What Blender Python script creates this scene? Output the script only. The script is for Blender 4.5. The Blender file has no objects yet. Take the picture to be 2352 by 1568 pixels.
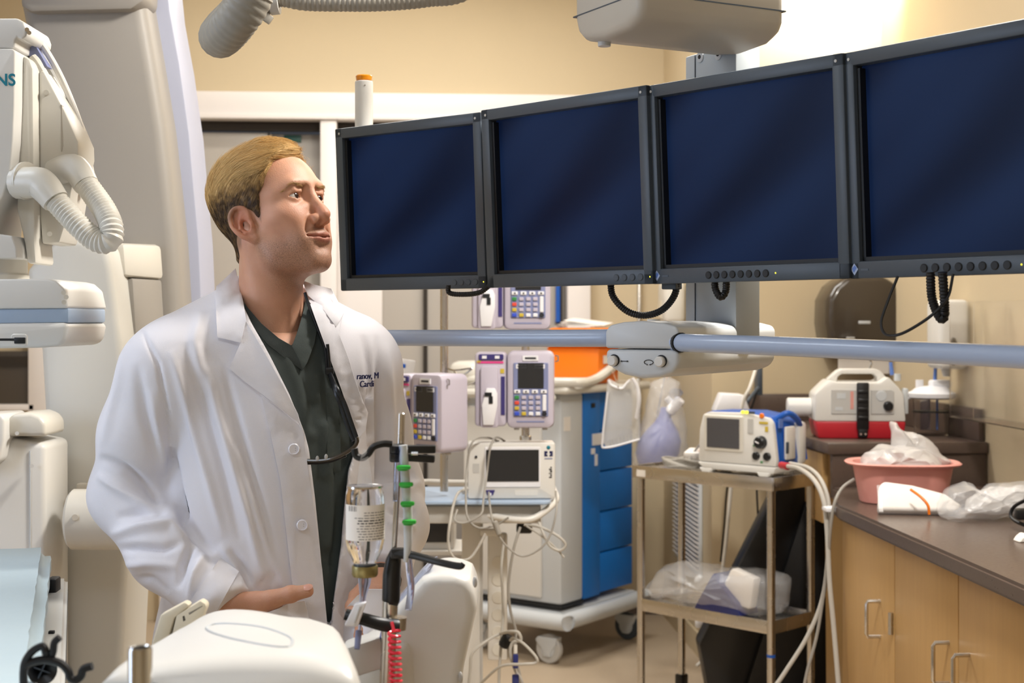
import bpy, bmesh, math, random
import numpy as np
from mathutils import Vector as V, Matrix as MX, noise as mnoise
from mathutils.bvhtree import BVHTree
from mathutils.geometry import delaunay_2d_cdt

SC = bpy.context.scene
COL = SC.collection
# ------------------------------------------------------------------ camera
FPX = 3267.0            # focal length in pixels of the 2352 px wide frame
HZ = 738.0              # horizon row
PSI = math.atan(219 / FPX)
CAM = V((0, 0, 1.45))
FW = V((math.sin(PSI), math.cos(PSI), 0))
RT = V((math.cos(PSI), -math.sin(PSI), 0))
UP = V((0, 0, 1))
cd = bpy.data.cameras.new('camera')
cam = bpy.data.objects.new('camera', cd)
COL.objects.link(cam)
cam.location = CAM
cam.rotation_euler = (math.pi / 2, 0, -PSI)
cd.sensor_width = 36
cd.lens = FPX * 36 / 2352
cd.shift_y = (HZ - 784) / 2352
cd.clip_start = .05
cd.dof.use_dof = True
cd.dof.focus_distance = 2.42
cd.dof.aperture_fstop = 7.0
SC.camera = cam
# ------------------------------------------------------------------ exposure, world, lamps
SC.view_settings.view_transform = 'Standard'
SC.view_settings.look = 'None'
SC.view_settings.gamma = 1
SC.view_settings.use_curve_mapping = False
SC.view_settings.exposure = 0.13
wd = bpy.data.worlds.new('world')
SC.world = wd
wd.use_nodes = True
wd.node_tree.nodes['Background'].inputs[0].default_value = (.8, .85, 1, 1)
wd.node_tree.nodes['Background'].inputs[1].default_value = .05


def area(name, loc, to, sx, sy, power, rgb, spread=180):
    l = bpy.data.lights.new(name, 'AREA')
    l.shape = 'RECTANGLE'
    l.size, l.size_y, l.energy, l.color = sx, sy, power, rgb
    l.spread = math.radians(spread)
    o = bpy.data.objects.new(name, l)
    COL.objects.link(o)
    o.location = loc
    o.rotation_euler = (V(to) - V(loc)).to_track_quat('-Z', 'Y').to_euler()
    return o


area('ceiling_panel_key', (.85, 2.5, 3.05), (-.1, 2.45, 1.4), .4, .7, 128, (1, .95, .88))
area('ceiling_panel_near', (-.6, .2, 3.05), (-.6, .6, 0), 1.2, .6, 14, (.80, .89, 1))
area('side_fill_left', (-2.75, 1.5, 1.75), (-.3, 2.5, 1.2), 1.0, 1.3, 24, (.58, .73, 1))  # added unseen cool light from the left, for lilac stripes on the coat
area('ceiling_panel_left', (-1.9, 2.4, 3.05), (-1.9, 2.6, 0), 1.2, .6, 20, (.80, .89, 1))
area('ceiling_panel_back', (.2, 5.4, 3.05), (.2, 5.5, 0), 1.8, .6, 50, (1, .97, .92))
area('ceiling_panel_right', (1.3, 3.7, 3.05), (1.3, 3.7, 0), .6, 1.2, 13, (1, .95, .88))
area('back_wall_fill', (-.2, 6.25, 3.02), (-.2, 7.0, 2.55), 2.4, .08, 4.5, (1, .94, .84), 150)  # added unseen strip light that brightens the upper back wall
area('wall_washer', (1.70, 5.46, 2.93), (1.70, 5.9, 2.90), .42, .10, 11, (1, .93, .78), 140)


# ------------------------------------------------------------------ helpers
def lin(c):
    if isinstance(c, str):
        c = [int(c[i:i + 2], 16) / 255 for i in (0, 2, 4)]
    return tuple(x / 12.92 if x <= .04045 else ((x + .055) / 1.055) ** 2.4 for x in c) + (1,)


def P(px, py, d):
    return CAM + FW * d + RT * ((px - 1176) / FPX * d) + UP * ((HZ - py) / FPX * d)


def PG(px, d):                       # floor point below a pixel column
    p = P(px, HZ, d)
    p.z = 0
    return p


def fr(px, py, d, yaw=0):            # frame at a point: x to the right, y away, z up, turned by yaw degrees
    a = math.radians(yaw)
    x = RT * math.cos(a) + FW * math.sin(a)
    y = FW * math.cos(a) - RT * math.sin(a)
    o = P(px, py, d)
    return MX(((x.x, y.x, 0, o.x), (x.y, y.y, 0, o.y), (0, 0, 1, o.z), (0, 0, 0, 1)))


MAT = {}


def mat(name, rgb, rough=.5, metal=0, var=0, vs=8, bump=0, bs=40, trans=0, ior=1.45, alpha=1, sss=0, coat=0, emit=0, spec=.5, stretch=None, rvar=0):
    m = bpy.data.materials.new(name)
    m.use_nodes = True
    nt = m.node_tree
    b = nt.nodes['Principled BSDF']
    c = lin(rgb)
    b.inputs['Base Color'].default_value = c
    b.inputs['Roughness'].default_value = rough
    b.inputs['Metallic'].default_value = metal
    b.inputs['IOR'].default_value = ior
    b.inputs['Transmission Weight'].default_value = trans
    b.inputs['Alpha'].default_value = alpha
    b.inputs['Coat Weight'].default_value = coat
    b.inputs['Specular IOR Level'].default_value = spec
    if sss:
        b.inputs['Subsurface Weight'].default_value = sss
        b.inputs['Subsurface Radius'].default_value = (.012, .005, .003)
        b.inputs['Subsurface Scale'].default_value = 1
    if emit:
        b.inputs['Emission Color'].default_value = c
        b.inputs['Emission Strength'].default_value = emit
    tc = None
    if var or bump or rvar:
        tc = nt.nodes.new('ShaderNodeTexCoord')
        vec = tc.outputs['Object']
        if stretch:
            mp = nt.nodes.new('ShaderNodeMapping')
            mp.inputs['Scale'].default_value = stretch
            nt.links.new(vec, mp.inputs[0])
            vec = mp.outputs[0]
    if var:
        n = nt.nodes.new('ShaderNodeTexNoise')
        n.inputs['Scale'].default_value = vs
        n.inputs['Detail'].default_value = 5
        nt.links.new(vec, n.inputs['Vector'])
        mxn = nt.nodes.new('ShaderNodeMix')
        mxn.data_type = 'RGBA'
        mxn.inputs[6].default_value = tuple(x * (1 - var) for x in c[:3]) + (1,)
        mxn.inputs[7].default_value = tuple(min(1, x * (1 + var)) for x in c[:3]) + (1,)
        nt.links.new(n.outputs['Fac'], mxn.inputs[0])
        nt.links.new(mxn.outputs[2], b.inputs['Base Color'])
    if rvar:
        n = nt.nodes.new('ShaderNodeTexNoise')
        n.inputs['Scale'].default_value = vs
        nt.links.new(vec, n.inputs['Vector'])
        mr = nt.nodes.new('ShaderNodeMapRange')
        mr.inputs[3].default_value = max(0, rough - rvar)
        mr.inputs[4].default_value = min(1, rough + rvar)
        nt.links.new(n.outputs['Fac'], mr.inputs[0])
        nt.links.new(mr.outputs[0], b.inputs['Roughness'])
    if bump:
        n = nt.nodes.new('ShaderNodeTexNoise')
        n.inputs['Scale'].default_value = bs
        n.inputs['Detail'].default_value = 4
        nt.links.new(vec, n.inputs['Vector'])
        bp = nt.nodes.new('ShaderNodeBump')
        bp.inputs['Strength'].default_value = bump
        bp.inputs['Distance'].default_value = .01
        nt.links.new(n.outputs['Fac'], bp.inputs['Height'])
        nt.links.new(bp.outputs[0], b.inputs['Normal'])
    MAT[name] = m
    return m


def catmull(pts, step=None, n=8, closed=False):
    pts = [V(p) for p in pts]
    if len(pts) < 3 and not closed:
        return pts
    out = []
    N = len(pts)
    for i in range(N if closed else N - 1):
        if closed:
            p0, p1, p2, p3 = pts[i - 1], pts[i], pts[(i + 1) % N], pts[(i + 2) % N]
        else:
            p1, p2 = pts[i], pts[i + 1]
            p0 = pts[i - 1] if i else p1 * 2 - p2
            p3 = pts[i + 2] if i + 2 < N else p2 * 2 - p1
        k = n if step is None else max(1, int((p2 - p1).length / step + .5))
        for j in range(k):
            t = j / k
            out.append(.5 * ((2 * p1) + (p2 - p0) * t + (2 * p0 - 5 * p1 + 4 * p2 - p3) * t * t + (3 * p1 - p0 - 3 * p2 + p3) * t ** 3))
    if not closed:
        out.append(pts[-1])
    return out


class MB:
    def __init__(s):
        s.bm = bmesh.new()

    def _ins(s, b2, m=None):
        me = bpy.data.meshes.new('t')
        if m is not None:
            b2.transform(m)
        b2.to_mesh(me)
        s.bm.from_mesh(me)
        b2.free()
        bpy.data.meshes.remove(me)
        return s

    def box(s, c, size, bev=0, seg=2, rot=None, m=None):
        b = bmesh.new()
        bmesh.ops.create_cube(b, size=1)
        for v in b.verts:
            v.co = V((v.co.x * size[0], v.co.y * size[1], v.co.z * size[2]))
        if bev:
            bmesh.ops.bevel(b, geom=list(b.edges), offset=min(bev, min(size) * .49), segments=seg, profile=.5, affect='EDGES')
        T = MX.Translation(V(c))
        if rot is not None:
            T = T @ rot.to_4x4()
        return s._ins(b, T if m is None else m @ T)

    def prism(s, poly, y0, y1, bev=0, seg=2, m=None, taper=0):
        """outline in the x-z plane, extruded along y from y0 (front) to y1"""
        b = bmesh.new()
        f = [b.verts.new((p[0], y0, p[1])) for p in poly]
        cx = sum(p[0] for p in poly) / len(poly)
        cz = sum(p[1] for p in poly) / len(poly)
        k = [b.verts.new((cx + (p[0] - cx) * (1 + taper), y1, cz + (p[1] - cz) * (1 + taper))) for p in poly]
        n = len(poly)
        b.faces.new(f)
        b.faces.new(k[::-1])
        for i in range(n):
            b.faces.new((f[i], k[i], k[(i + 1) % n], f[(i + 1) % n]))
        bmesh.ops.recalc_face_normals(b, faces=list(b.faces))
        if bev:
            es = [e for e in b.edges if len(e.link_faces) == 2 and e.calc_face_angle(0) > .5]
            bmesh.ops.bevel(b, geom=es, offset=bev, segments=seg, profile=.5, affect='EDGES', clamp_overlap=True)
        return s._ins(b, m)

    def loft(s, rings, cap=True, closed=False, m=None):
        b = bmesh.new()
        vs = [[b.verts.new(V(p)) for p in r] for r in rings]
        n = len(vs[0])
        R = len(vs)
        for i in range(R if closed else R - 1):
            a, c = vs[i], vs[(i + 1) % R]
            for j in range(n):
                b.faces.new((a[j], a[(j + 1) % n], c[(j + 1) % n], c[j]))
        if cap and not closed:
            b.faces.new(vs[0][::-1])
            b.faces.new(vs[-1])
        bmesh.ops.recalc_face_normals(b, faces=list(b.faces))
        return s._ins(b, m)

    def tube(s, pts, r, segs=8, smooth=True, step=None, n=6, cap=True, closed=False, ribs=None, m=None, flat=1):
        """round tube; r may be a number or a list per control point; ribs = (pitch, amplitude)"""
        pts = [V(p) for p in pts]
        rr = None
        if isinstance(r, (list, tuple)):
            rr = list(r)
        if smooth and len(pts) > 2:
            if ribs:
                step = ribs[0] / 4
            P2 = catmull(pts, step, n, closed)
        elif ribs:
            L = (pts[1] - pts[0]).length
            k = max(2, int(L / (ribs[0] / 4)))
            P2 = [pts[0].lerp(pts[1], i / k) for i in range(k + 1)]
        else:
            P2 = pts
        N = len(P2)
        rings = []
        t0 = (P2[1] - P2[0]).normalized()
        nrm = t0.orthogonal().normalized()
        for i in range(N):
            if closed:
                t = (P2[(i + 1) % N] - P2[i - 1])
            else:
                t = P2[min(i + 1, N - 1)] - P2[max(i - 1, 0)]
            t.normalize()
            nrm = (nrm - t * nrm.dot(t))
            if nrm.length < 1e-6:
                nrm = t.orthogonal()
            nrm.normalize()
            bn = t.cross(nrm)
            if rr:
                u = i / (N - 1) * (len(rr) - 1)
                a = int(min(u, len(rr) - 2))
                ra = rr[a] + (rr[a + 1] - rr[a]) * (u - a)
            else:
                ra = r
            if ribs:
                ra = ra * (1 - ribs[1] * (0, .45, 1, .45)[i % 4])
            rings.append([P2[i] + (nrm * math.cos(k * 2 * math.pi / segs) + bn * flat * math.sin(k * 2 * math.pi / segs)) * ra for k in range(segs)])
        return s.loft(rings, cap, closed, m)

    def cyl(s, p0, p1, r, r1=None, segs=20, bev=0, m=None):
        p0, p1 = V(p0), V(p1)
        r1 = r if r1 is None else r1
        if bev:
            L = (p1 - p0).length
            d = (p1 - p0) / L
            return s.tube([p0, p0 + d * 1e-5 + V((0, 0, 0)), p0 + d * bev, p1 - d * bev, p1 - d * 1e-5, p1][0:1] + [p0 + d * bev, p1 - d * bev, p1], [r - bev, r, r1, r1 - bev], segs, False, m=m)
        return s.tube([p0, p1], [r, r1], segs, False, m=m)

    def lathe(s, prof, segs=24, m=None):
        """profile (radius, z) about the z axis"""
        return s.loft([[(max(r, 1e-5) * math.cos(k * 2 * math.pi / segs), max(r, 1e-5) * math.sin(k * 2 * math.pi / segs), z) for k in range(segs)] for r, z in prof], True, False, m)

    def sph(s, c, r, seg=12, m=None):
        r = (r, r, r) if not isinstance(r, (tuple, list)) else r
        b = bmesh.new()
        bmesh.ops.create_uvsphere(b, u_segments=seg, v_segments=max(6, seg // 2), radius=1)
        T = MX.Translation(V(c)) @ MX.Diagonal((r[0], r[1], r[2], 1))
        return s._ins(b, T if m is None else m @ T)

    def poly(s, verts, faces, m=None):
        b = bmesh.new()
        vs = [b.verts.new(V(p)) for p in verts]
        for f in faces:
            try:
                b.faces.new([vs[i] for i in f])
            except ValueError:
                pass
        return s._ins(b, m)

    def add(s, bm2, m=None):
        return s._ins(bm2, m)


WM = {}


def part(name, mb, material, parent=None, world=False, ang=35, label=None, kind=None):
    me = bpy.data.meshes.new(name)
    bm = mb.bm if isinstance(mb, MB) else mb
    if isinstance(bm, bmesh.types.BMesh):
        if world and parent is not None and parent.name in WM:
            bm.transform(WM[parent.name].inverted())
        bm.to_mesh(me)
        bm.free()
    else:
        vv, ff = bm
        me.from_pydata(vv, [], ff)
        if world and parent is not None and parent.name in WM:
            me.transform(WM[parent.name].inverted())
    if len(me.polygons):
        me.polygons.foreach_set('use_smooth', [True] * len(me.polygons))
        if ang < 180:
            me.set_sharp_from_angle(angle=math.radians(ang))
    me.materials.append(MAT[material] if isinstance(material, str) else material)
    o = bpy.data.objects.new(name, me)
    COL.objects.link(o)
    if parent is not None:
        o.parent = parent
        if parent.name in WM:
            WM[o.name] = WM[parent.name]
    if label:
        o['label'] = label
    if kind:
        o['kind'] = kind
    return o


def thing(name, label, cat, m=None, group=None):
    o = bpy.data.objects.new(name, None)
    COL.objects.link(o)
    o.empty_display_size = .05
    m = MX.Identity(4) if m is None else m
    o.matrix_world = m
    o.location, o.rotation_euler = m.to_translation(), m.to_euler()
    WM[o.name] = m.copy()
    o['label'] = label
    o['category'] = cat
    if group:
        o['group'] = group
    return o


def tag(o, label, cat, group=None):
    o['label'] = label
    o['category'] = cat
    if group:
        o['group'] = group
    return o


def struct(name, mb, material, parent=None, ang=35):
    o = part(name, mb, material, parent, ang=ang)
    if parent is None:
        o['kind'] = 'structure'
    return o


def dup(o, m=None, parent=None, label=None):
    """a thing, its parts and sub-parts, sharing mesh data"""
    c = o.copy()
    COL.objects.link(c)
    if parent is not None:
        c.parent = parent
        WM[c.name] = WM[parent.name]
    else:
        c.location, c.rotation_euler = m.to_translation(), m.to_euler()
        WM[c.name] = m.copy()
    if label:
        c['label'] = label
    for ch in list(o.children):
        dup(ch, None, c)
    return c


def letters(name, body, size, material, parent, m, thick=.0004, align='LEFT', shear=0, bold=0):
    cu = bpy.data.curves.new(name, 'FONT')
    cu.body = body
    cu.size = size
    cu.align_x = align
    cu.extrude = thick
    cu.shear = shear
    cu.offset = bold
    t = bpy.data.objects.new(name + '_t', cu)
    COL.objects.link(t)
    dg = bpy.context.evaluated_depsgraph_get()
    me = bpy.data.meshes.new_from_object(t.evaluated_get(dg))
    bpy.data.objects.remove(t)
    bm = bmesh.new()
    bm.from_mesh(me)
    bpy.data.meshes.remove(me)
    # lettering is laid out in x-y; turn it upright so that it reads from -y
    bm.transform(m @ MX.Rotation(math.pi / 2, 4, 'X'))
    return part(name, bm, material, parent, ang=30)


def rpoly(x0, z0, x1, z1, r, n=4):
    """rounded rectangle outline"""
    out = []
    for cx, cz, a0 in ((x1 - r, z1 - r, 0), (x0 + r, z1 - r, 90), (x0 + r, z0 + r, 180), (x1 - r, z0 + r, 270)):
        for i in range(n + 1):
            a = math.radians(a0 + 90 * i / n)
            out.append((cx + r * math.cos(a), cz + r * math.sin(a)))
    return out


def pxpoly(pts, d, m):
    """pixel outline at depth d, as x-z coordinates of frame m"""
    inv = m.inverted()
    return [((inv @ P(x, y, d)).x, (inv @ P(x, y, d)).z) for x, y in pts]


RND = random.Random(7)

# ------------------------------------------------------------------ materials
mat('wall_paint', 'c8b798', .75, var=.03, vs=2, bump=.03, bs=300)
mat('ceiling_tile', 'e8e4da', .9)
mat('floor_vinyl', 'b8a68f', .45, var=.10, vs=60, rvar=.1)
mat('white_trim', 'e2dcd8', .4)
mat('door_panel', 'aea79e', .45, var=.02, vs=3)
mat('dark_gap', '2b241d', .7)
mat('white_plastic', 'd9d7d2', .32, var=.01, vs=3)
mat('cream_plastic', 'd3cfc5', .35)
mat('grey_plastic', 'bcbbb8', .38)
mat('cool_plastic', 'c5c9cc', .35)
mat('warm_grey', 'b9b3a8', .45, var=.02, vs=2)
mat('tray_film', 'dcdad6', .2, alpha=.5, spec=.8, bump=.3, bs=18)
mat('arm_paint', '97928b', .5, var=.02, vs=2)
mat('base_white', 'd3d2cc', .4)
mat('lavender', 'a9adc0', .45)
mat('blue_stripe', 'a3b7d0', .3)
mat('bar_blue', 'a4b4cf', .33, coat=.3)
mat('column_paint', 'b4bcc2', .4)
mat('bezel', '444d57', .4)
mat('bezel_dark', '14171b', .5)
mat('black_rubber', '0e0e10', .45)
mat('black_plastic', '17181a', .35)
mat('dark_screen', '2b2c2e', .25)
mat('grey_screen', '4c4c50', .25)
mat('chrome', 'c9c9c9', .16, 1)
mat('steel', 'cdc9c3', .27, 1, rvar=.08, vs=12)
mat('orange_cap', 'e08a10', .25, coat=.5)
mat('orange_plastic', 'f07a12', .4)
mat('blue_cart', '0a6cc0', .4)
mat('pump_body', 'bdb6c4', .4)
mat('pump_face', '7f86ac', .4)
mat('purple', '3b3470', .4)
mat('magenta', 'e0448c', .4)
mat('key_white', 'e8e8ec', .4)
mat('key_red', 'd8503f', .4)
mat('key_green', '3a8a4a', .4)
mat('key_yellow', 'c8b040', .4)
mat('key_blue', '3c55c8', .4)
mat('ink', '22232a', .6)
mat('ink_blue', '1b2152', .6)
mat('teal_print', '10798c', .5)
mat('paper', 'e9e4de', .7)
mat('wood', 'b6925f', .42, var=.10, vs=6, stretch=(9, 9, .8), bump=.02, bs=30)
mat('countertop', '564840', .3, var=.08, vs=90, rvar=.06)
mat('red_plastic', 'b0202c', .35)
mat('pink_plastic', 'dd9a90', .42, sss=.1)
mat('blue_plastic', '1c56ae', .35)
mat('green_plastic', '2fae3c', .35)
mat('red_coil', 'e8304a', .3, coat=.3)
mat('brass', '8f8458', .35, .7)
mat('cable_grey', '9a968f', .5)
mat('cable_pale', 'b4b0a8', .5)
mat('cable_white', 'd5d1c8', .45)
mat('hose_grey', '938f86', .5)
mat('pad_blue', 'b4c6cf', .5, var=.03, vs=6, bump=.25, bs=14)
mat('glass', 'ffffff', .03, trans=1, ior=1.33, spec=.5)
mat('clear', 'ffffff', .12, trans=1, ior=1.12)
mat('clear_tint', 'cdd5ee', .15, trans=1, ior=1.1)
mat('film', 'f2f2f4', .12, alpha=.27, spec=.8, bump=.5, bs=25)
mat('film_white', 'e6e4e2', .2, alpha=.62, spec=.8, bump=.4, bs=25)
mat('water', 'ffffff', .02, trans=1, ior=1.33)
mat('navy_plastic', '2c3470', .3)
mat('lilac_plastic', '8088c0', .3)
mat('smoke_plastic', '40382f', .22, coat=.4)
mat('exit_green', '2e5a52', .4)
mat('yellow_led', 'd8d040', .4, emit=1.5)
mat('beige_card', 'ddd3bd', .6)
# ------------------------------------------------------------------ the room
XL, XR, YB, YB2, YF, ZC = -2.9, 1.947, 7.0, 5.9, -1.6, 3.1
XC = 1.225
struct('floor', MB().box(((XL + XR) / 2, (YB + YF) / 2, -.05), (XR - XL + .4, YB - YF + .4, .1)), 'floor_vinyl')
struct('ceiling', MB().box(((XL + XR) / 2, (YB + YF) / 2, ZC + .05), (XR - XL + .4, YB - YF + .4, .1)), 'ceiling_tile')
struct('wall_left', MB().box((XL - .05, (YB + YF) / 2, ZC / 2), (.1, YB - YF + .2, ZC)), 'wall_paint')
struct('wall_right', MB().box((XR + .05, (YB + YF) / 2, ZC / 2), (.1, YB - YF + .2, ZC)), 'wall_paint')
struct('wall_front', MB().box(((XL + XR) / 2, YF - .05, ZC / 2), (XR - XL, .1, ZC)), 'wall_paint')


def bx(px, y):                        # room x of a pixel column on the plane at room depth y
    k = (px - 1176) / FPX
    # X = d(sin+k cos), Y = d(cos-k sin)
    d = y / (math.cos(PSI) - k * math.sin(PSI))
    return d * (math.sin(PSI) + k * math.cos(PSI))


def bz(py, y):
    return 1.45 + (HZ - py) / FPX * y


zl = bz(221, YB)       # top of the white header
x0, x1 = bx(372, YB), bx(1352, YB)
mbk = MB().box(((XL + XC) / 2, YB + .05, (zl + ZC) / 2), (XC - XL, .1, ZC - zl))
mbk.box(((XL + x0) / 2, YB + .05, zl / 2), (x0 - XL, .1, zl))
mbk.box(((x1 + XC) / 2, YB + .05, zl / 2), (XC - x1, .1, zl))
struct('wall_back', mbk, 'wall_paint')
struct('wall_back_right', MB().box(((XC + XR) / 2, (YB2 + YB) / 2, ZC / 2), (XR - XC, YB - YB2 + .1, ZC)), 'wall_paint')
# header and jambs of the sliding doors
zb = bz(283, YB)
m = MB().box(((x0 + .0 - .9 + x1) / 2, YB - .02, (zb + zl) / 2 + .01), (x1 - x0 + .9, .12, zl - zb - .02), .004)
m.box(((x0 - .9 + x1) / 2, YB - .035, zb + .012), (x1 - x0 + .9, .13, .024), .003)
struct('trim_1', m, 'white_trim')
for i, (a, b) in enumerate(((372, 405), (738, 775), (1300, 1352))):
    xa, xb = bx(a, YB), bx(b, YB)
    struct('trim_%d' % (i + 2), MB().box(((xa + xb) / 2, YB - .02, zb / 2), (xb - xa, .12, zb), .004), 'white_trim')
struct('trim_5', MB().box(((bx(372, YB) + x1) / 2, YB + .03, zb - .02), (x1 - bx(372, YB), .05, .045)), 'dark_gap')
# the room behind the doors is closed by the panels
dn = 1


def door(xa, xb, y, mt, handle=None, pane=None):
    global dn
    o = struct('door_%d' % dn, MB().box(((xa + xb) / 2, y, zb / 2 - .02), (xb - xa, .04, zb - .06), .004), mt)
    dn += 1
    if handle:
        h = MB().tube([(handle, y - .02, 1.45), (handle, y - .06, 1.45), (handle, y - .06, 1.72), (handle, y - .02, 1.72)], .012, 8, False)
        part('handle', h, 'blue_plastic', o)
    return o


d1 = door(bx(402, YB), bx(620, YB), YB + .06, 'door_panel')
d2 = door(bx(612, YB), bx(742, YB), YB + .11, 'door_panel')
part('edge_strip', MB().box((bx(616, YB), YB + .035, 1.2), (.008, .012, 2.35)), 'dark_gap', d1)
sg = MB().box((bx(672, YB + .08), YB + .085, bz(317, YB)), (.085, .012, .035), .003)
part('sign_plate', sg, 'exit_green', d2)
d3 = door(bx(772, YB), bx(878, YB), YB + .05, 'white_trim')
d4 = door(bx(876, YB), bx(978, YB), YB + .07, 'door_panel')
d5 = door(bx(974, YB), bx(1283, YB), YB + .045, 'door_panel', bx(1281, YB))
part('edge_strip', MB().box((bx(977, YB), YB + .02, 1.2), (.02, .012, 2.3)), 'dark_gap', d5)
part('edge_strip', MB().box((bx(1287, YB), YB + .02, 1.2), (.02, .012, 2.3)), 'dark_gap', d5)
d6 = door(bx(1284, YB), bx(1312, YB), YB + .08, 'door_panel')
# vertical bumper rail in the corner and the baseboard
struct('trim_6', MB().box((bx(1467, YB), YB - .02, 1.2), (.018, .03, 1.5), .004), 'steel')
struct('baseboard_back', MB().box(((XC + x1) / 2, YB - .01, .05), (XC - x1, .02, .1)), 'countertop')
struct('baseboard_right', MB().box((XC - .006, (YB2 + YB) / 2, .05), (.012, YB - YB2, .1)), 'wall_paint')
# louvred return-air grille on the return of the wall, and its mate round the corner
gr = thing('louvre_grille', 'pale louvred air grille low on the wall behind the steel trolley', 'grille', MX.Translation((XC, 6.2, .0)))
g0, g1 = 1.45 - 555 / FPX * 6.35, 1.45 - 355 / FPX * 6.35
part('grille_frame', MB().box((-.008, .12, (g0 + g1) / 2), (.014, .58, g1 - g0 + .04), .004), 'cool_plastic', gr)
n = 20
for i in range(n):
    z = g0 + (i + .5) * (g1 - g0) / n
    part('slat', MB().box((-.022, .12, z), (.02, .53, .005), rot=MX.Rotation(math.radians(28), 3, 'Y')), 'white_trim', gr)

# ------------------------------------------------------------------ right-hand counters
CT = .89
ZL2 = 1.04                     # raised ledge
YL = 4.72                      # front of the raised ledge
XF = 1.30                      # cabinet front line
lo = thing('raised_counter', 'dark brown raised counter ledge with backsplash along the rear wall', 'counter', MX.Translation((1.6, 5.3, 0)))
part('ledge_top', MB().box(((1.385 + XR) / 2 - 1.6 - .002, (YL + YB2 - .06) / 2 - 5.3, ZL2 - .02), (XR - 1.385 - .004, YB2 - .06 - YL - .004, .04), .006), 'countertop', lo)
part('riser', MB().box(((1.40 + XR) / 2 - 1.6, YL + .03 - 5.3, (CT + ZL2) / 2 - .03), (XR - 1.40 - .01, .03, ZL2 - CT + .02), .003), 'countertop', lo)
part('riser_joint', MB().box((bx(2300, YL) - 1.6, YL + .012 - 5.3, (CT + ZL2) / 2 - .01), (.006, .004, ZL2 - CT - .04)), 'smoke_plastic', lo)
part('backsplash', MB().box(((1.36 + XR) / 2 - 1.6, YB2 - .08 - 5.3, ZL2 + .055), (XR - 1.36 - .01, .02, .11), .003), 'countertop', lo)
part('side_splash', MB().box((XR - .014 - 1.6, 5.26 - 5.3, ZL2 + .055), (.02, 1.0, .11), .003), 'countertop', lo)
part('end_panel', MB().box((1.405 - 1.6, 4.97 - 5.3, ZL2 - .165), (.02, .30, .24), .002), 'wood', lo)
part('cabinet_body', MB().box((1.78 - 1.6, 5.30 - 5.3, ZL2 / 2 - .02), (.31, 1.02, ZL2 - .045), .003), 'wood', lo)
# worktop along the right wall, with a rounded inner corner
wt = thing('worktop', 'dark brown laminate worktop running along the right wall', 'worktop', MX.Translation((1.6, 3.0, 0)))
yk = [(-.20, YL - .06 - 3.0), (-.26, YL - .22 - 3.0), (-.305, YL - .36 - 3.0), (-.32, YL - .46 - 3.0), (-.32, -2.4), (XR - 1.6 - .003, -2.4), (XR - 1.6 - .003, YL + .01 - 3.0), (-.2, YL + .01 - 3.0)]
b = MB()
vv = [(x, y, CT - .045) for x, y in yk] + [(x, y, CT) for x, y in yk]
nn = len(yk)
b.poly(vv, [tuple(range(nn))[::-1], tuple(range(nn, 2 * nn))] + [(i, (i + 1) % nn, nn + (i + 1) % nn, nn + i) for i in range(nn)])
bmesh.ops.recalc_face_normals(b.bm, faces=list(b.bm.faces))
bmesh.ops.bevel(b.bm, geom=[e for e in b.bm.edges if e.calc_face_angle(0) > .5], offset=.008, segments=2, affect='EDGES')
part('slab', b, 'countertop', wt)
part('wall_splash', MB().box((XR - 1.6 - .015, .6 - 1.5, CT + .12), (.02, 4.3, .23), .003), 'countertop', wt)
# base cabinets: doors traced along the receding front
def cabinet(ya, yb, label, hs, hinge_at=None, cut=None):
    c = thing('base_cabinet', label, 'cabinet', MX.Translation((XF, (ya + yb) / 2, 0)), 'base cabinets under the worktop')
    L = yb - ya
    part('carcass', MB().box((.32, 0, CT / 2 + .02), (.58, L - .004, CT - .10), .002), 'wood', c)
    part('toe_kick', MB().box((.33, 0, .04), (.50, L - .01, .07)), 'dark_gap', c)
    k = len(hs)
    for i, (hy) in enumerate(hs):
        y0 = -L / 2 + L * i / k
        y1 = -L / 2 + L * (i + 1) / k
        dd = part('cabinet_door', MB().box((.018, (y0 + y1) / 2, CT / 2 + .02), (.022, y1 - y0 - .005, CT - .14), .002), 'wood', c)
        part('handle', MB().tube([(.008, hy, .56), (-.028, hy, .56), (-.033, hy, .568), (-.033, hy, .652), (-.028, hy, .66), (.008, hy, .66)], .0055, 8, False), 'steel', dd)
        if hinge_at is not None and i == (0 if len(hs) == 1 else -1):
            for z in (.62, .22):
                part('hinge', MB().cyl((.0, y0 + .012, z - .03), (.0, y0 + .012, z + .03), .007), 'steel', dd)
    return c


yA = 3.82
cabinet(yA, YL - .42, 'single-door light wood cabinet at the far end of the worktop', [yA - (yA + YL - .42) / 2 + .12], 1)
yc = yA - .46
cabinet(yA - .92, yA, 'double-door light wood cabinet nearest the camera, two bow handles side by side', [-.07, .06])

# ------------------------------------------------------------------ wall fixtures at the right rear
z0 = bz(778, 5.7)
td = thing('paper_towel_dispenser', 'smoked brown plastic paper towel dispenser on the rear wall', 'dispenser', MX.Translation((bx(1988, 5.68), 5.79, bz(720, 5.68))))
w, h = (bx(2080, 5.68) - bx(1898, 5.68)) / 2, (bz(645, 5.68) - bz(790, 5.68)) / 2 
pl = [(-w, -h * .3), (-w * .98, h * .45), (-w * .8, h * .9), (-w * .45, h * 1.25), (w * .45, h * 1.25), (w * .8, h * .95), (w, h * .5), (w, -h), (-w * .92, -h)]
part('cover', MB().prism(pl, -.12, .1, .03, 3), 'smoke_plastic', td)
part('lower_tray', MB().box((0, -.02, -h - .02), (w * 1.7, .17, .03), .012), 'grey_plastic', td)
part('paper_tail', MB().box((w * .05, -.06, -h - .07), (w * 1.3, .002, .1)), 'paper', td)
part('badge', MB().box((-w * .05, -.122, -h * .28), (.05, .004, .012), .003), 'cool_plastic', td)
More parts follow.
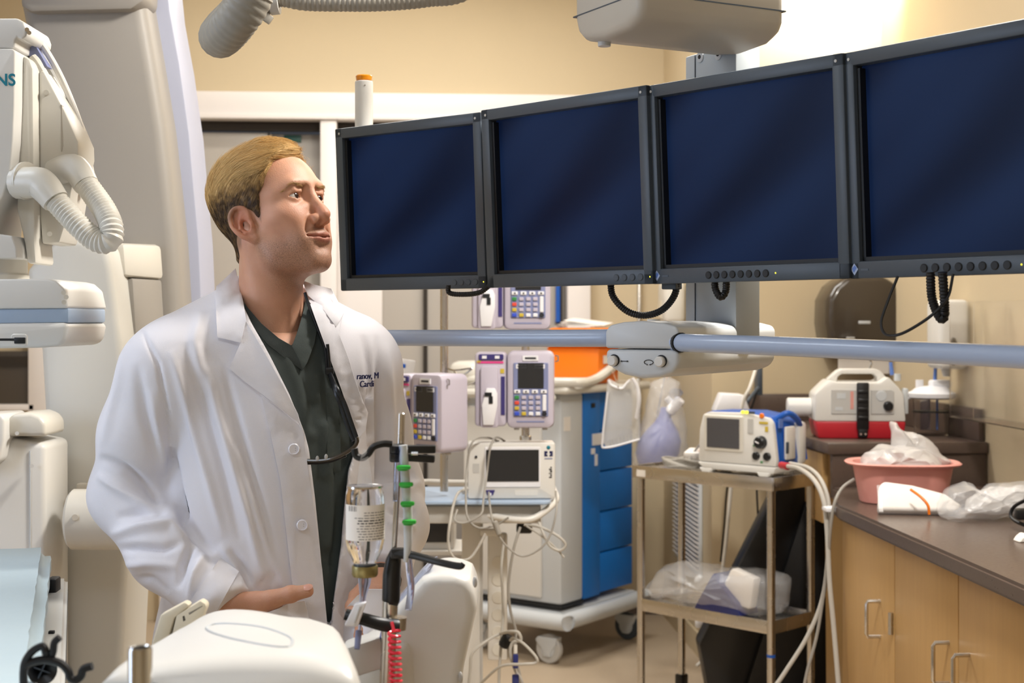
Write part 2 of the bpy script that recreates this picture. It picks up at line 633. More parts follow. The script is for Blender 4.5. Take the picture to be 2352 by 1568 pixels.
part('badge', MB().box((-w * .4, -.122, -h * .78), (.035, .004, .008), .002), 'grey_plastic', td)
sd = thing('soap_dispenser', 'white soap dispenser with a dark oval window on the right wall', 'dispenser', MX.Translation((XR - .005, 4.95, bz(768, 4.95))))
part('housing', MB().box((-.055, 0, .0), (.11, .14, .245), .02, 3), 'white_plastic', sd)
part('window', MB().sph((-.06, -.0705, -.06), (.018, .006, .05), 14), 'smoke_plastic', sd)
part('nozzle', MB().cyl((-.06, 0, -.12), (-.06, 0, -.15), .02, .012, 12), 'grey_plastic', sd)
ah = thing('acrylic_holder', 'large clear acrylic holder on the right wall above the backsplash', 'holder', MX.Translation((XR - .004, 4.4, bz(835, 4.4))))
hy, hz = .37, .195
for nm, c, s in (('front_sheet', (-.115, 0, 0), (.004, 2 * hy, 2 * hz)), ('bottom_sheet', (-.06, 0, -hz), (.115, 2 * hy, .004)),
                 ('side_sheet', (-.06, hy, 0), (.115, .004, 2 * hz)), ('side_sheet', (-.06, -hy, 0), (.115, .004, 2 * hz)), ('divider', (-.06, hy * .45, 0), (.112, .004, 2 * hz - .01))):
    part(nm, MB().box(c, s, .0008, 1), 'clear', ah)
# ------------------------------------------------------------------ bank of four monitors on the ceiling boom
ZB0, MH = 1.45 + .0635, .336


def two(px, d):
    p = P(px, HZ, d)
    return V((p.x, p.y))


edges = [(two(784, 2.965), two(1121, 2.722)), (two(1121, 2.70), two(1505, 2.41)), (two(1500, 2.425), two(1958, 2.12)), (two(1953, 2.13), two(2545, 1.80))]
MLAB = ['black-framed blank navy monitor, leftmost and farthest of the row of four', 'blank navy monitor second from the left, above the looped black cable',
        'blank navy monitor third from the left, in front of the grey column', 'largest-looking blank navy monitor, cut by the right edge of the picture']
m_scr = mat('screen_navy_haze', '030509', .35, spec=.08)
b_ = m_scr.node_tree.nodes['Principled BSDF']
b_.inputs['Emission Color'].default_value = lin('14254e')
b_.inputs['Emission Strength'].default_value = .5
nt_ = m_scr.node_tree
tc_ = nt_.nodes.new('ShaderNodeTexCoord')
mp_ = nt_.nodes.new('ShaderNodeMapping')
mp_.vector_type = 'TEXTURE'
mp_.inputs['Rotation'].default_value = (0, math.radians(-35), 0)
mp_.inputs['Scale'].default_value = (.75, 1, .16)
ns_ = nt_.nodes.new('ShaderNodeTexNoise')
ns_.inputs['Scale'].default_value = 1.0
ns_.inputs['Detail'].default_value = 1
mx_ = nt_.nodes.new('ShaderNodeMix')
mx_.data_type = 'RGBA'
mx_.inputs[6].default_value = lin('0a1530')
mx_.inputs[7].default_value = lin('223760')  # paler tone: diagonal haze on the screens, painted into their emission
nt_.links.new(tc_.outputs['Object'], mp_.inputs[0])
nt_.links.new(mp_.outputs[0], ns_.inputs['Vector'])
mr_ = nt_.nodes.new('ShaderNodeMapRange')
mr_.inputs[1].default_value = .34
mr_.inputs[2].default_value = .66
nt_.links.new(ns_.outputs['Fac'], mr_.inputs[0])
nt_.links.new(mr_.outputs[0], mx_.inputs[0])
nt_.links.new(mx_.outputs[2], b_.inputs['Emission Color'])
mat('logo_blue', '5f7fc4', .4)
mat('logo_pale', 'a9b8d6', .4)
mat('faint_print', '4a5562', .5)
mons = []
for i, (a, b) in enumerate(edges):
    u = b - a
    w = u.length - .003
    ang = math.atan2(u.y, u.x)
    T = MX.Translation((a.x, a.y, ZB0)) @ MX.Rotation(ang, 4, 'Z') @ MX.Rotation(math.radians(3), 4, 'X')
    mo = thing('monitor', MLAB[i], 'monitor', T, 'monitors on the ceiling boom')
    mons.append(mo)
    BW, BB = .021, .026
    # frame: four bars
    mb = MB()
    mb.box((w / 2, .02, BB / 2), (w, .045, BB), .003)
    mb.box((w / 2, .02, MH - BW / 2), (w, .045, BW), .003)
    mb.box((BW / 2, .02, MH / 2), (BW, .045, MH), .003)
    mb.box((w - BW / 2, .02, MH / 2), (BW, .045, MH), .003)
    part('bezel', mb, 'bezel', mo)
    part('inner_lip', MB().box((w / 2, .012, BB + .003), (w - 2 * BW, .014, .006)).box((BW + .003, .012, MH / 2), (.006, .014, MH - .05)), 'bezel_dark', mo)
    part('screen', MB().box((w / 2, .021, (BB + MH - BW) / 2), (w - 2 * BW + .004, .006, MH - BW - BB + .004)), 'screen_navy_haze', mo)
    part('rear_shell', MB().prism([(w * .04, .02), (w * .96, .02), (w * .96, MH - .02), (w * .04, MH - .02)], .035, .085, .01, m=None, taper=-.12), 'bezel', mo)
    nb, bx0, dx = (4, .80, .045) if i < 2 else (8, .50 if i == 2 else .53, .043 if i == 2 else .046)
    if i == 2:
        bx0, dx = .315, .042
    if i == 3:
        bx0, dx = .33, .047
    for k in range(nb):
        cx = w * (bx0 + dx * k)
        part('button', MB().cyl((cx, -.0045, BB * .48), (cx, .002, BB * .48), .0062, segs=14, bev=.001), 'bezel_dark' if i > 1 else 'bezel', mo)
    part('power_led', MB().sph((w * (bx0 + dx * (nb - .1)) + .004, -.002, BB * .48), .0016, 8), 'yellow_led', mo)
    for sx, sz in ((.013, MH - .011), (w - .013, MH - .011)):
        part('frame_screw', MB().cyl((sx, -.0035, sz), (sx, 0, sz), .0024, segs=10), 'grey_plastic', mo)
    if i > 1:
        cx, cz = w * (.03 if i == 2 else .026), BB * .55
        part('maker_emblem', MB().poly([(cx - .007, -.0028, cz), (cx, -.0028, cz + .009), (cx + .007, -.0028, cz), (cx, -.0028, cz - .009)], [(0, 3, 2, 1)]), 'logo_pale', mo)
        part('maker_emblem', MB().poly([(cx - .004, -.0031, cz + .001), (cx + .001, -.0031, cz + .006), (cx + .0045, -.0031, cz + .002), (cx - .001, -.0031, cz - .005)], [(0, 3, 2, 1)]), 'logo_blue', mo)
        part('maker_print', MB().box((cx + .019, -.0027, cz - .001), (.014, .0006, .003)), 'faint_print', mo)

# ---- boom: ceiling carriage, column, handle box and bars
bo = thing('monitor_boom', 'pale grey ceiling boom with a square column, carriage above and blue handlebar', 'boom', fr(1390, HZ, 2.372, -32))
BI = WM[bo.name].inverted()


def faces_from(pxl, pxc, pxr, dc, yaw):
    """plan of a box from its three visible vertical edges: returns frame at the left edge, width, length"""
    a = math.radians(yaw)
    R = (pxc - 1176) / FPX * dc
    kl, kr = (pxl - 1176) / FPX, (pxr - 1176) / FPX
    c, s_ = math.cos(a), math.sin(a)
    t = (R - kl * dc) / (c - kl * s_)      # towards -x
    q = (kr * dc - R) / (-s_ - kr * c)     # along y = (-sin, cos)
    return fr(pxl, HZ, dc - s_ * t, yaw), t, q


# handle box: belly profile across, length along y
w_, L_ = .135, .42
prof_lo = [(w_, -.046), (w_, -.070), (w_ * .93, -.083), (w_ * .75, -.091), (w_ * .5, -.094), (w_ * .25, -.088), (w_ * .08, -.078), (0, -.064), (0, -.046)]
prof_up = [(0, -.0445), (0, -.016), (w_ * .06, -.006), (w_ * .25, -.001), (w_ * .5, .001), (w_ * .8, -.003), (w_ * .96, -.008), (w_, -.016), (w_, -.0445)]
part('handle_box_lower', MB().prism(prof_lo, 0, L_, .009, 3), 'cool_plastic', bo, ang=50)
hu = part('handle_box_upper', MB().prism(prof_up, 0, L_, .009, 3), 'cool_plastic', bo, ang=50)
part('round_plug', MB().cyl((.055, .07, -.001), (.055, .07, .004), .011, segs=18, bev=.001), 'white_plastic', hu)
for x in (.016, .103):
    part('push_button', MB().cyl((x, -.009, -.0655), (x, .002, -.0655), .0088, segs=20, bev=.002), 'white_plastic', bo)
    part('button_ring', MB().cyl((x + .001, -.001, -.0645), (x + .001, .002, -.0645), .0101, segs=20), 'bezel_dark', bo)
ar = MB()
ar.box((.0365, -.0006, -.0657), (.012, .001, .0011))
for sgn in (-1, 1):
    ar.poly([(.0365 + sgn * .0078, -.0012, -.0657), (.0365 + sgn * .0045, -.0012, -.0640), (.0365 + sgn * .0045, -.0012, -.0674)], [(0, 1, 2) if sgn > 0 else (0, 2, 1)])
part('arrow_mark', ar, 'ink', bo)
ar = MB()
ar.tube([(.081 + .0082 * math.cos(a), -.0008, -.0668 + .0038 * math.sin(a)) for a in [math.radians(x) for x in range(-65, 246, 15)]], .0006, 5, False)
for sgn in (-1, 1):
    ar.poly([(.081 + sgn * .0009, -.0012, -.0706), (.081 + sgn * .0036, -.0012, -.0690), (.081 + sgn * .0036, -.0012, -.0722)], [(0, 1, 2) if sgn < 0 else (0, 2, 1)])
part('rotate_mark', ar, 'ink', bo)
# blue bars, one each side
hb = MB().tube([P(1402, 776, 2.40), P(1385, 776, 2.405), P(1250, 776.5, 2.47), P(1050, 776, 2.57), P(900, 775.5, 2.67), P(852, 775, 2.72)], .0150, 20)
part('handlebar', hb, 'bar_blue', bo, world=True)
hb = MB().tube([P(1500, 781, 2.42), P(1545, 785, 2.355), P(1570, 787, 2.30), P(1800, 795, 2.15), P(2100, 808, 1.96), P(2352, 820, 1.79), P(2600, 836, 1.62)], .0148, 20)
part('handlebar', hb, 'bar_blue', bo, world=True)
part('bar_socket', MB().tube([P(1556, 786, 2.32), P(1565, 786.5, 2.302)], .0162, 20, False), 'bezel_dark', bo, world=True)
# column
cm, ct, cq = faces_from(1574, 1690, 1746, 2.50, -62)
part('column', MB().box((ct / 2, cq / 2, .225), (ct, cq, .53), .003, m=BI @ cm), 'column_paint', bo)
part('column_seam', MB().box((ct * .21, -.0006, .225), (.0014, .002, .525), m=BI @ cm), 'bezel', bo)
for px, py in ((1610, 131), (1652, 125)):
    u_ = (px - 1574) / 116 * ct
    dd = 2.50 + math.sin(math.radians(62)) * (ct - u_)
    z_ = (HZ - py) / FPX * dd
    part('screw_cap', MB().cyl((u_, -.002, z_), (u_, .001, z_), .0105, segs=20, bev=.0008, m=BI @ cm), 'cool_plastic', bo)
    part('screw_hole', MB().cyl((u_, -.003, z_), (u_, -.001, z_), .0038, segs=12, m=BI @ cm), 'bezel_dark', bo)
# ceiling carriage
km, kt, kq = faces_from(1317, 1470, 1772, 2.25, -62)
kq += .03
zb_ = .470
pr = [(0, .62), (0, zb_ + .045), (.008, zb_ + .02), (.03, zb_ + .005), (kt * .45, zb_ - .004), (kt * .8, zb_), (kt - .008, zb_ + .012), (kt, zb_ + .03), (kt, .62)]
part('carriage_lower_shell', MB().prism(pr, 0, kq, .016, 3, m=BI @ km), 'warm_grey', bo, ang=50)
part('carriage_groove', MB().box((kt / 2, kq / 2, .52), (kt + .001, kq + .001, .0022), m=BI @ km), 'bezel', bo)
part('carriage_groove', MB().box((kt / 2, kq / 2, .6215), (kt - .008, kq - .008, .006), m=BI @ km), 'bezel', bo)
part('carriage_upper_shell', MB().box((kt / 2, kq / 2, .74), (kt, kq, .232), .014, 3, m=BI @ km), 'warm_grey', bo)
part('underside_plug', MB().cyl((kt * .25, .03, zb_ - .006), (kt * .25, .03, zb_ + .01), .011, segs=18, bev=.001, m=BI @ km), 'cool_plastic', bo)
part('ceiling_tube', MB().cyl((kt / 2, kq / 2, .84), (kt / 2, kq / 2, ZC - 1.45), .06, segs=24, m=BI @ km), 'warm_grey', bo)
# hidden crossbar carrying the monitors
part('mounting_bar', MB().tube([P(900, 520, 3.08), P(1300, 500, 2.77), P(1620, 480, 2.50), P(2100, 450, 2.21), P(2400, 440, 2.05)], .02, 8), 'bezel', bo, world=True)
# corrugated black cable loops under the monitors
for nm, pts, r in (('cable_loop', [(1030, 655, 2.74), (1032, 672, 2.74), (1060, 676, 2.73), (1100, 672, 2.71), (1125, 655, 2.70)], .0052),
                   ('cable_loop', [(1402, 640, 2.52), (1408, 680, 2.51), (1440, 714, 2.50), (1480, 724, 2.49), (1520, 712, 2.47), (1548, 680, 2.45), (1558, 640, 2.44)], .0064),
                   ('cable_loop', [(1642, 635, 2.33), (1643, 662, 2.33), (1655, 682, 2.32), (1667, 668, 2.32), (1668, 630, 2.31)], .0062),
                   ('cable_loop', [(2137, 625, 1.97), (2140, 680, 1.97), (2151, 715, 1.96), (2163, 733, 1.95), (2170, 715, 1.95), (2165, 625, 1.94)], .0066)):
    mb = MB().tube([P(*p) for p in pts], r, 12, ribs=(.0042, .16))
    part(nm, mb, 'black_rubber', bo, world=True)
mb = MB().tube([P(*p) for p in ((2062, 635, 2.0), (2040, 690, 1.99), (2024, 740, 1.98), (2034, 767, 1.97), (2065, 768, 1.95), (2110, 745, 1.94), (2150, 715, 1.935), (2178, 680, 1.94), (2189, 630, 1.95))], .0021, 8)
part('thin_cable', mb, 'black_rubber', bo, world=True)
part('cable_box', MB().box((.0, 0, 0), (.03, .02, .014), .002, m=BI @ fr(1543, 655, 2.45, -40)), 'bezel', bo)
# beacon behind the first monitor
be = thing('indicator_beacon', 'slim white indicator post with an orange cap behind the first monitor', 'beacon', fr(836, 320, 3.02))
part('post', MB().cyl((0, 0, -.05), (0, 0, .123), .0192, segs=24, bev=.0015), 'white_plastic', be)
part('cap', MB().cyl((0, 0, .1235), (0, 0, .1355), .0165, .0178, segs=24, bev=.002), 'orange_cap', be)
part('post_foot', MB().cyl((0, 0, -.06), (0, 0, -.045), .028, segs=24, bev=.003), 'bezel', be)
part('post_screw', MB().cyl((.004, -.0185, .112), (.004, -.0200, .112), .0016, segs=8), 'steel', be)
part('bracket', MB().box((.02, .02, -.1), (.06, .02, .1), .002), 'bezel', be)

# ------------------------------------------------------------------ x-ray gantry at the left
ga = thing('x_ray_gantry', 'tall pale grey curved x-ray gantry behind the doctor', 'gantry', MX.Translation(PG(240, 3.45)))
GF = fr(240, HZ, 3.4)
arc = [(20, -260), (44, 12), (60, 90), (78, 300), (92, 560), (100, 800), (108, 1100), (112, 1330), (270, 1330), (340, 1270), (400, 1130), (424, 900), (414, 690), (406, 548), (392, 417), (378, 290), (351, 126), (329, 0), (300, -260)]
GI = WM[ga.name].inverted()
part('arc_arm', MB().prism(pxpoly(arc, 3.4, GF), 0, .30, .03, 3, m=GI @ GF), 'arm_paint', ga, ang=50)
edge_ = [(200, -262), (200, 1325), (280, 1325), (350, 1280), (415, 1140), (444, 900), (437, 690), (431, 548), (419, 417), (408, 290), (385, 126), (362, 0), (335, -262)]
part('arc_edge', MB().prism(pxpoly(edge_, 3.4, GF), .12, .29, .004, 2, m=GI @ GF), 'lavender', ga)
hood = [(60, -250), (45, 14), (70, 28), (300, 22), (332, 2), (345, -250)]
part('top_hood', MB().prism(pxpoly(hood, 3.37, GF), -.03, .1, .012, 2, m=GI @ GF), 'arm_paint', ga)
# nearer base shell with its own outline
GN = fr(190, HZ, 3.16)
base = [(58, 620), (140, 540), (244, 562), (256, 620), (280, 806), (296, 1000), (300, 1180), (289, 1340), (280, 1534), (262, 1782), (90, 1782), (106, 1250), (106, 1020), (100, 926), (93, 805)]
part('base_shell', MB().prism(pxpoly(base, 3.16, GN), 0, .22, .016, 3, m=GI @ GN), 'base_white', ga, ang=50)
# small bevelled cover on the arm
CVF = fr(310, HZ, 3.36, -20)
cv = [(262, 640), (266, 556), (352, 558), (356, 640)]
part('cover_cap', MB().prism(pxpoly([(258, 637), (262, 560), (338, 563), (345, 637)], 3.34, CVF), -.10, .05, .012, 2, m=GI @ CVF, taper=.1), 'cream_plastic', ga)
part('cover_body', MB().prism(pxpoly([(262, 640), (342, 640), (362, 900), (285, 900)], 3.34, CVF), -.07, .05, .008, 2, m=GI @ CVF), 'arm_paint', ga)
# motor drum
dm = MB().cyl(P(163, 1192, 3.02), P(420, 1192, 3.02), .064, segs=32, bev=.006)
dr = part('motor_drum', dm, 'cream_plastic', ga, world=True)
part('drum_flange', MB().box((.095, .075, .0), (.21, .02, .139), .006, 2, m=GI @ fr(163, 1193, 3.02)), 'warm_grey', ga)
part('drum_screw', MB().cyl(P(172, 1188, 2.953), P(172, 1188, 2.97), .0065, segs=14), 'warm_grey', dr, world=True)

# ------------------------------------------------------------------ detector arm with its two hoses
de = thing('detector_head', 'white x-ray detector head with blue stripe, looping hose and teal lettering', 'detector', fr(0, HZ, 2.5))
DI = WM[de.name].inverted()
DF = fr(0, HZ, 2.5)
fx = lambda pts, d=2.5: pxpoly(pts, d, DF)
# main housing: front shell with a rounded right edge
hs = [(-210, 120), (52, 124), (57, 130), (56, 250), (53, 330), (46, 400), (30, 455), (10, 490), (4, 540), (50, 545), (60, 570), (62, 596), (-210, 596)]
part('front_shell', MB().prism(fx(hs), -.05, .10, .012, 3), 'white_plastic', de, ang=50)
part('top_cap', MB().prism(fx([(-210, 62), (-100, 55), (60, 54), (74, 62), (81, 80), (80, 92), (70, 102), (60, 96), (55, 104), (54, 122), (-210, 119)]), -.045, .09, .008, 3), 'white_plastic', de)
part('side_panel', MB().prism(fx([(56, 128), (72, 138), (80, 160), (82, 330), (84, 560), (88, 606), (66, 606), (60, 560), (42, 480)]), -.01, .09, .006, 2), 'cream_plastic', de)
part('rear_cover', MB().prism(fx([(80, 162), (86, 156), (92, 160), (140, 250), (171, 322), (172, 352), (160, 410), (146, 500), (128, 556), (88, 558), (83, 500)]), .02, .12, .005, 2), 'cream_plastic', de)
part('cover_seam', MB().prism(fx([(132, 236), (134.5, 238), (137, 330), (134, 345), (132, 345)]), .0185, .03), 'warm_grey', de)
for px, py in ((106, 212), (114, 537)):
    part('cover_clip', MB().cyl(P(px, py, 2.515), P(px, py, 2.53), .0045, segs=10), 'cream_plastic', de, world=True)
part('guide_rail', MB().tube([P(74, 132, 2.53), P(88, 150, 2.53), P(120, 208, 2.54), P(160, 300, 2.55), P(185, 370, 2.56), P(203, 440, 2.57)], .0085, 10), 'cream_plastic', de, world=True)
part('guide_rail', MB().tube([P(72, 78, 2.54), P(100, 108, 2.55), P(140, 178, 2.57), P(178, 270, 2.6), P(198, 340, 2.61), P(212, 410, 2.62)], .006, 10), 'white_plastic', de, world=True)
part('cable_band', MB().tube([P(66, 100, 2.56), P(92, 126, 2.57), P(132, 190, 2.59), P(172, 284, 2.62), P(204, 400, 2.64)], .0065, 8), 'grey_plastic', de, world=True)
part('inner_bracket', MB().prism(fx([(56, 100), (78, 104), (104, 150), (92, 150), (70, 132), (57, 122)], 2.52), .03, .06), 'pump_face', de)
for px, py in ((62, 68), (67, 75)):
    part('cap_screw', MB().cyl(P(px, py, 2.453), P(px, py, 2.46), .0038, segs=12), 'steel', de, world=True)
part('neck', MB().lathe([(.05, .0), (.05, .012), (.047, .016), (.047, .052), (.05, .055), (.05, .075)], 32, m=MX.Translation(DI @ P(0, 648, 2.53))), 'cream_plastic', de)
# detector block
KF = fr(0, HZ, 2.44)
kx = lambda pts: pxpoly(pts, 2.44, DF)
part('upper_block', MB().prism(kx([(-260, 644), (120, 641), (140, 646), (160, 664), (168, 702), (168, 708), (-260, 712)]), -.09, .14, .012, 3), 'white_plastic', de, ang=50)
part('blue_band', MB().prism(kx([(-258, 711), (168, 707), (168, 741), (-258, 747)]), -.085, .135, .004, 2), 'blue_stripe', de)
part('lower_block', MB().prism(kx([(-260, 746), (166, 740), (169, 752), (164, 782), (148, 795), (100, 798), (-260, 803)]), -.09, .14, .012, 3), 'white_plastic', de, ang=50)
part('slot_line', MB().box((.02, -.0915, -.030), (.085, .003, .004), m=DI @ fr(0, HZ, 2.44)), 'bezel_dark', de)
part('socket_plate', MB().prism(rpoly(.051, -.041, .078, -.0205, .005), -.092, -.088, .001, 1, m=DI @ fr(0, HZ, 2.44)), 'white_plastic', de)
part('socket', MB().box((.066, -.0925, -.0315), (.018, .004, .010), .001, m=DI @ fr(0, HZ, 2.44)), 'bezel_dark', de)
for px, py in ((146, 672), (152, 682), (147, 694)):
    part('block_screw', MB().cyl(P(px, py, 2.36), P(px, py, 2.37), .004, segs=10), 'cream_plastic', de, world=True)
letters('lettering', 'SIEMENS', .0285, 'teal_print', de, DI @ fr(36, 196, 2.449) @ MX.Translation((.0, 0, .0)), align='RIGHT', bold=.0006)
part('link_post', MB().box((-.30, .06, .52), (.14, .12, .66), .02, m=DI @ DF), 'warm_grey', de)
# elbows and hose
e1 = part('hose_elbow', MB().tube([P(40, 420, 2.47), P(70, 419, 2.46), P(92, 421, 2.455), P(108, 436, 2.45), P(128, 462, 2.445)], [.028, .027, .0275, .0265, .0235], 18), 'cream_plastic', de, world=True)
e2 = part('hose_elbow', MB().tube([P(128, 398, 2.53), P(150, 388, 2.52), P(168, 386, 2.51), P(182, 398, 2.50), P(198, 425, 2.49)], [.0255, .025, .025, .024, .022], 18), 'cream_plastic', de, world=True)
part('elbow_flange', MB().cyl(P(57, 415, 2.47), P(62, 415, 2.468), .033, segs=24), 'cream_plastic', e1, world=True)
hp = [(120, 452, 2.448), (150, 485, 2.44), (185, 522, 2.43), (215, 548, 2.425), (240, 556, 2.42), (256, 545, 2.42), (254, 515, 2.43), (238, 480, 2.455), (216, 448, 2.475), (194, 418, 2.492)]
part('ribbed_hose', MB().tube([P(*p) for p in hp], .0208, 16, ribs=(.0072, .13)), 'cream_plastic', de, world=True)
part('support_arm', MB().box((-.40, .38, .86), (.46, .62, .16), .02, m=DI @ DF), 'warm_grey', de)
part('ceiling_stand', MB().box((-.50, .55, 1.2), (.18, .25, .88), .02, m=DI @ DF), 'warm_grey', de)

# ------------------------------------------------------------------ hoses below the ceiling
ch = thing('ceiling_hose', 'grey corrugated hose loops hanging from the ceiling at the top edge', 'hose', MX.Translation(P(560, -200, 2.5)))
part('hanging_loop', MB().tube([P(640, -420, 2.45), P(610, -120, 2.42), P(578, -10, 2.42), P(540, 50, 2.43), P(507, 84, 2.48), P(512, 70, 2.58), P(560, 10, 2.68), P(600, -100, 2.7), P(640, -420, 2.7)], .037, 18, ribs=(.0105, .05)), 'hose_grey', ch, world=True)
part('side_hose', MB().tube([P(598, 20, 2.9), P(640, -6, 2.9), P(700, 2, 2.9), P(780, 4, 2.9), P(880, 3, 2.9), P(980, -6, 2.9), P(1080, -28, 2.9), P(1240, -160, 2.9), P(1300, -520, 2.9)], .0205, 14, ribs=(.010, .08)), 'hose_grey', ch, world=True)
part('hose_collar', MB().tube([P(620, 2, 2.9), P(640, 0, 2.9)], .029, 20, False), 'grey_plastic', ch, world=True)
part('hose_strap', MB().box((0, 0, 0), (.05, .01, .018), .002, rot=MX.Rotation(math.radians(35), 3, 'Y'), m=MX.Translation(-WM[ch.name].to_translation()) @ fr(600, 32, 2.89)), 'hose_grey', ch)
# ------------------------------------------------------------------ infusion pumps on their poles
def instance(o, parent, loc):
    c = o.copy()
    COL.objects.link(c)
    c.parent = parent
    c.location = loc
    WM[c.name] = WM[parent.name]
    return c


def pump(label, m, w=.145, h=.236, dep=.11, module=True, top_clip=True):
    t = thing('infusion_pump', label, 'pump', m, 'infusion pumps on poles')
    part('body', MB().prism(rpoly(0, 0, w, h, .02), 0, dep, .012, 2), 'pump_body', t)
    fp = part('face_panel', MB().prism(rpoly(.02, .036, w - .018, h - .036, .004), -.004, .004, .0015, 1), 'pump_face', t)
    part('screen', MB().box((w / 2 + .001, -.0045, h * .68), (w - .066, .003, .078), .001, 1), 'dark_screen', t)
    for k in (0, 1):
        part('label_plate', MB().box((w * .31 + k * w * .38, -.005, h - .047), (.033, .002, .013)), 'key_white', t)
        part('plate_print', MB().box((w * .31 + k * w * .38, -.0062, h - .047), (.024, .0008, .004)), 'ink', t)
    part('asset_tag', MB().box((w * .5, -.0015, h - .022), (.048, .003, .016)), 'key_white', t)
    part('tag_print', MB().box((w * .5, -.0034, h - .022), (.034, .0008, .006)), 'ink', t)
    k0 = None
    for k in range(4):
        loc = (.032 + k * (w - .064) / 3, -.006, h * .475)
        if k0 is None:
            k0 = part('soft_key', MB().box((0, 0, 0), (.019, .005, .011), .0015, 1), 'key_white', t)
            part('key_mark', MB().box((0, -.003, 0), (.005, .001, .005)), 'ink', k0)
            k0.location = loc
        else:
            k1 = instance(k0, t, loc)
            c = k0.children[0].copy()
            COL.objects.link(c)
            c.parent = k1
    cols = {}
    for r_ in range(4):
        for c_ in range(4):
            col = ['key_green', 'key_red', 'key_yellow', 'key_blue'][r_] if c_ == 0 else ('pump_body' if not (r_ == 3) else ['', 'key_yellow', 'key_white', 'key_white'][c_])
            loc = (.031 + c_ * .0215, -.006, h * .40 - r_ * .0165)
            if col not in cols:
                cols[col] = part('key', MB().box((0, 0, 0), (.014, .005, .011), .0015, 1), col, t)
                cols[col].location = loc
            else:
                instance(cols[col], t, loc)
    part('rocker_key', MB().box((w - .030, -.006, h * .33), (.012, .005, .05), .002, 1), 'key_white', t)
    part('round_key', MB().cyl((w - .030, -.0085, h * .19), (w - .030, -.003, h * .19), .0075, segs=12), 'ink', t)
    part('brand_line', MB().box((w * .5, -.0006, .020), (.085, .0012, .0045)), 'pump_face', t)
    for x in (w * .2, w * .8):
        part('foot', MB().box((x, dep * .4, -.004), (.016, .03, .008), .002, 1), 'grey_plastic', t)
    part('rear_clamp', MB().box((w * .45, dep + .012, h * .5), (.05, .035, .08), .006), 'black_plastic', t)
    if top_clip:
        part('side_latch', MB().tube([(w + .003, .02, h * .86), (w + .012, .02, h * .87), (w + .012, .02, h * .93), (w + .003, .02, h * .94)], .0025, 6, False), 'chrome', t)
    if module:
        x0 = -.098
        part('module_body', MB().prism(rpoly(x0, .005, -.002, h - .004, .012), .004, dep - .01, .008, 2), 'pump_body', t)
        part('module_top', MB().prism(rpoly(x0 + .012, h - .028, -.010, h - .010, .004), -.001, .01, .001, 1), 'purple', t)
        for k in (.3, .7):
            part('digit_window', MB().box((x0 + .098 * k, -.0015, h - .019), (.014, .002, .009)), 'key_white', t)
        part('magenta_strip', MB().box((x0 + .049, .0035, h - .035), (.078, .003, .006)), 'magenta', t)
        dr = part('module_door', MB().prism(rpoly(x0 + .018, .002, -.026, h * .80, .008), -.008, .01, .003, 2), 'pump_body', t)
        part('latch', MB().prism([(x0 + .022, h * .30), (x0 + .036, h * .52), (-.036, h * .52), (-.028, h * .45), (-.028, h * .30), (-.040, .010), (x0 + .026, .010)], -.015, -.006, .003, 2), 'key_white', dr)
        part('latch_slot', MB().box((x0 + .042, -.016, h * .44), (.022, .004, .012)).box((x0 + .05, -.016, h * .37), (.012, .004, .022)), 'bezel_dark', dr)
        part('caution_sticker', MB().box((-.014, .0032, h * .74), (.012, .002, .014)), 'key_yellow', t)
        part('module_gap', MB().box((-.012, .004, h * .42), (.012, .004, h * .5)), 'purple', t)
        part('tube_channel', MB().box((x0 + .012, .003, h * .86), (.012, .002, .006)), 'key_yellow', t)
    return t


p1 = pump('grey infusion pump turned sideways at the lower left, nearest the coat sleeve', fr(942, 1035, 4.33, -46), module=True)
p2 = pump('grey infusion pump with channel module, below the blue handlebar', fr(1164, 983, 4.35, -2))
p3 = pump('grey infusion pump with channel module, just under the second monitor above the bar', fr(1158, 757, 4.37, 3))


ck = thing('pole_hook', 'small chrome wire hook on the pole between the two lower pumps', 'hook', MX.Translation(P(1062, 860, 4.40)))
part('wire', MB().tube([P(1022, 845, 4.47), P(1045, 850, 4.42), P(1078, 846, 4.38), P(1082, 848, 4.38), P(1052, 868, 4.38), P(1044, 852, 4.4), P(1060, 876, 4.37), P(1066, 870, 4.37)], .0028, 8), 'chrome', ck, world=True)
part('clamp_rod', MB().cyl(P(1070, 885, 4.39), P(1110, 872, 4.39), .003, segs=8), 'chrome', ck, world=True)

# ------------------------------------------------------------------ white equipment cart with a patient monitor
mc = thing('equipment_cart', 'white equipment cart with tubular rail and power strip column', 'cart', MX.Translation(PG(1110, 4.52)))
CI = WM[mc.name].inverted()
CFm = fr(1110, HZ, 4.52)
zs = .903 - 1.45
part('shelf', MB().prism(rpoly(-.25, -.19, .21, .19, .03), -zs - .0, -zs + .012, .003, 1, m=CI @ CFm @ MX.Rotation(-math.pi / 2, 4, 'X') @ MX.Identity(4)), 'blue_stripe', mc)
part('drawer', MB().box((-.02, 0, zs - .045), (.40, .32, .055), .006, m=CI @ CFm), 'grey_plastic', mc)
part('front_rail', MB().tube([P(930, 1130, 4.60), P(945, 1158, 4.46), P(1000, 1170, 4.42), P(1100, 1180, 4.38), P(1180, 1193, 4.34), P(1225, 1190, 4.34), P(1262, 1165, 4.38), P(1278, 1145, 4.46), P(1270, 1120, 4.7)], .0105, 12), 'white_plastic', mc, world=True)
part('rear_rail', MB().tube([P(930, 1130, 4.60), P(960, 1108, 4.8), P(1040, 1108, 4.86), P(1150, 1110, 4.88), P(1270, 1120, 4.7)], .010, 10), 'white_plastic', mc, world=True)
col_ = part('post', MB().box((-.035, .02, -.98), (.066, .06, .90), .008, m=CI @ CFm), 'white_plastic', mc)
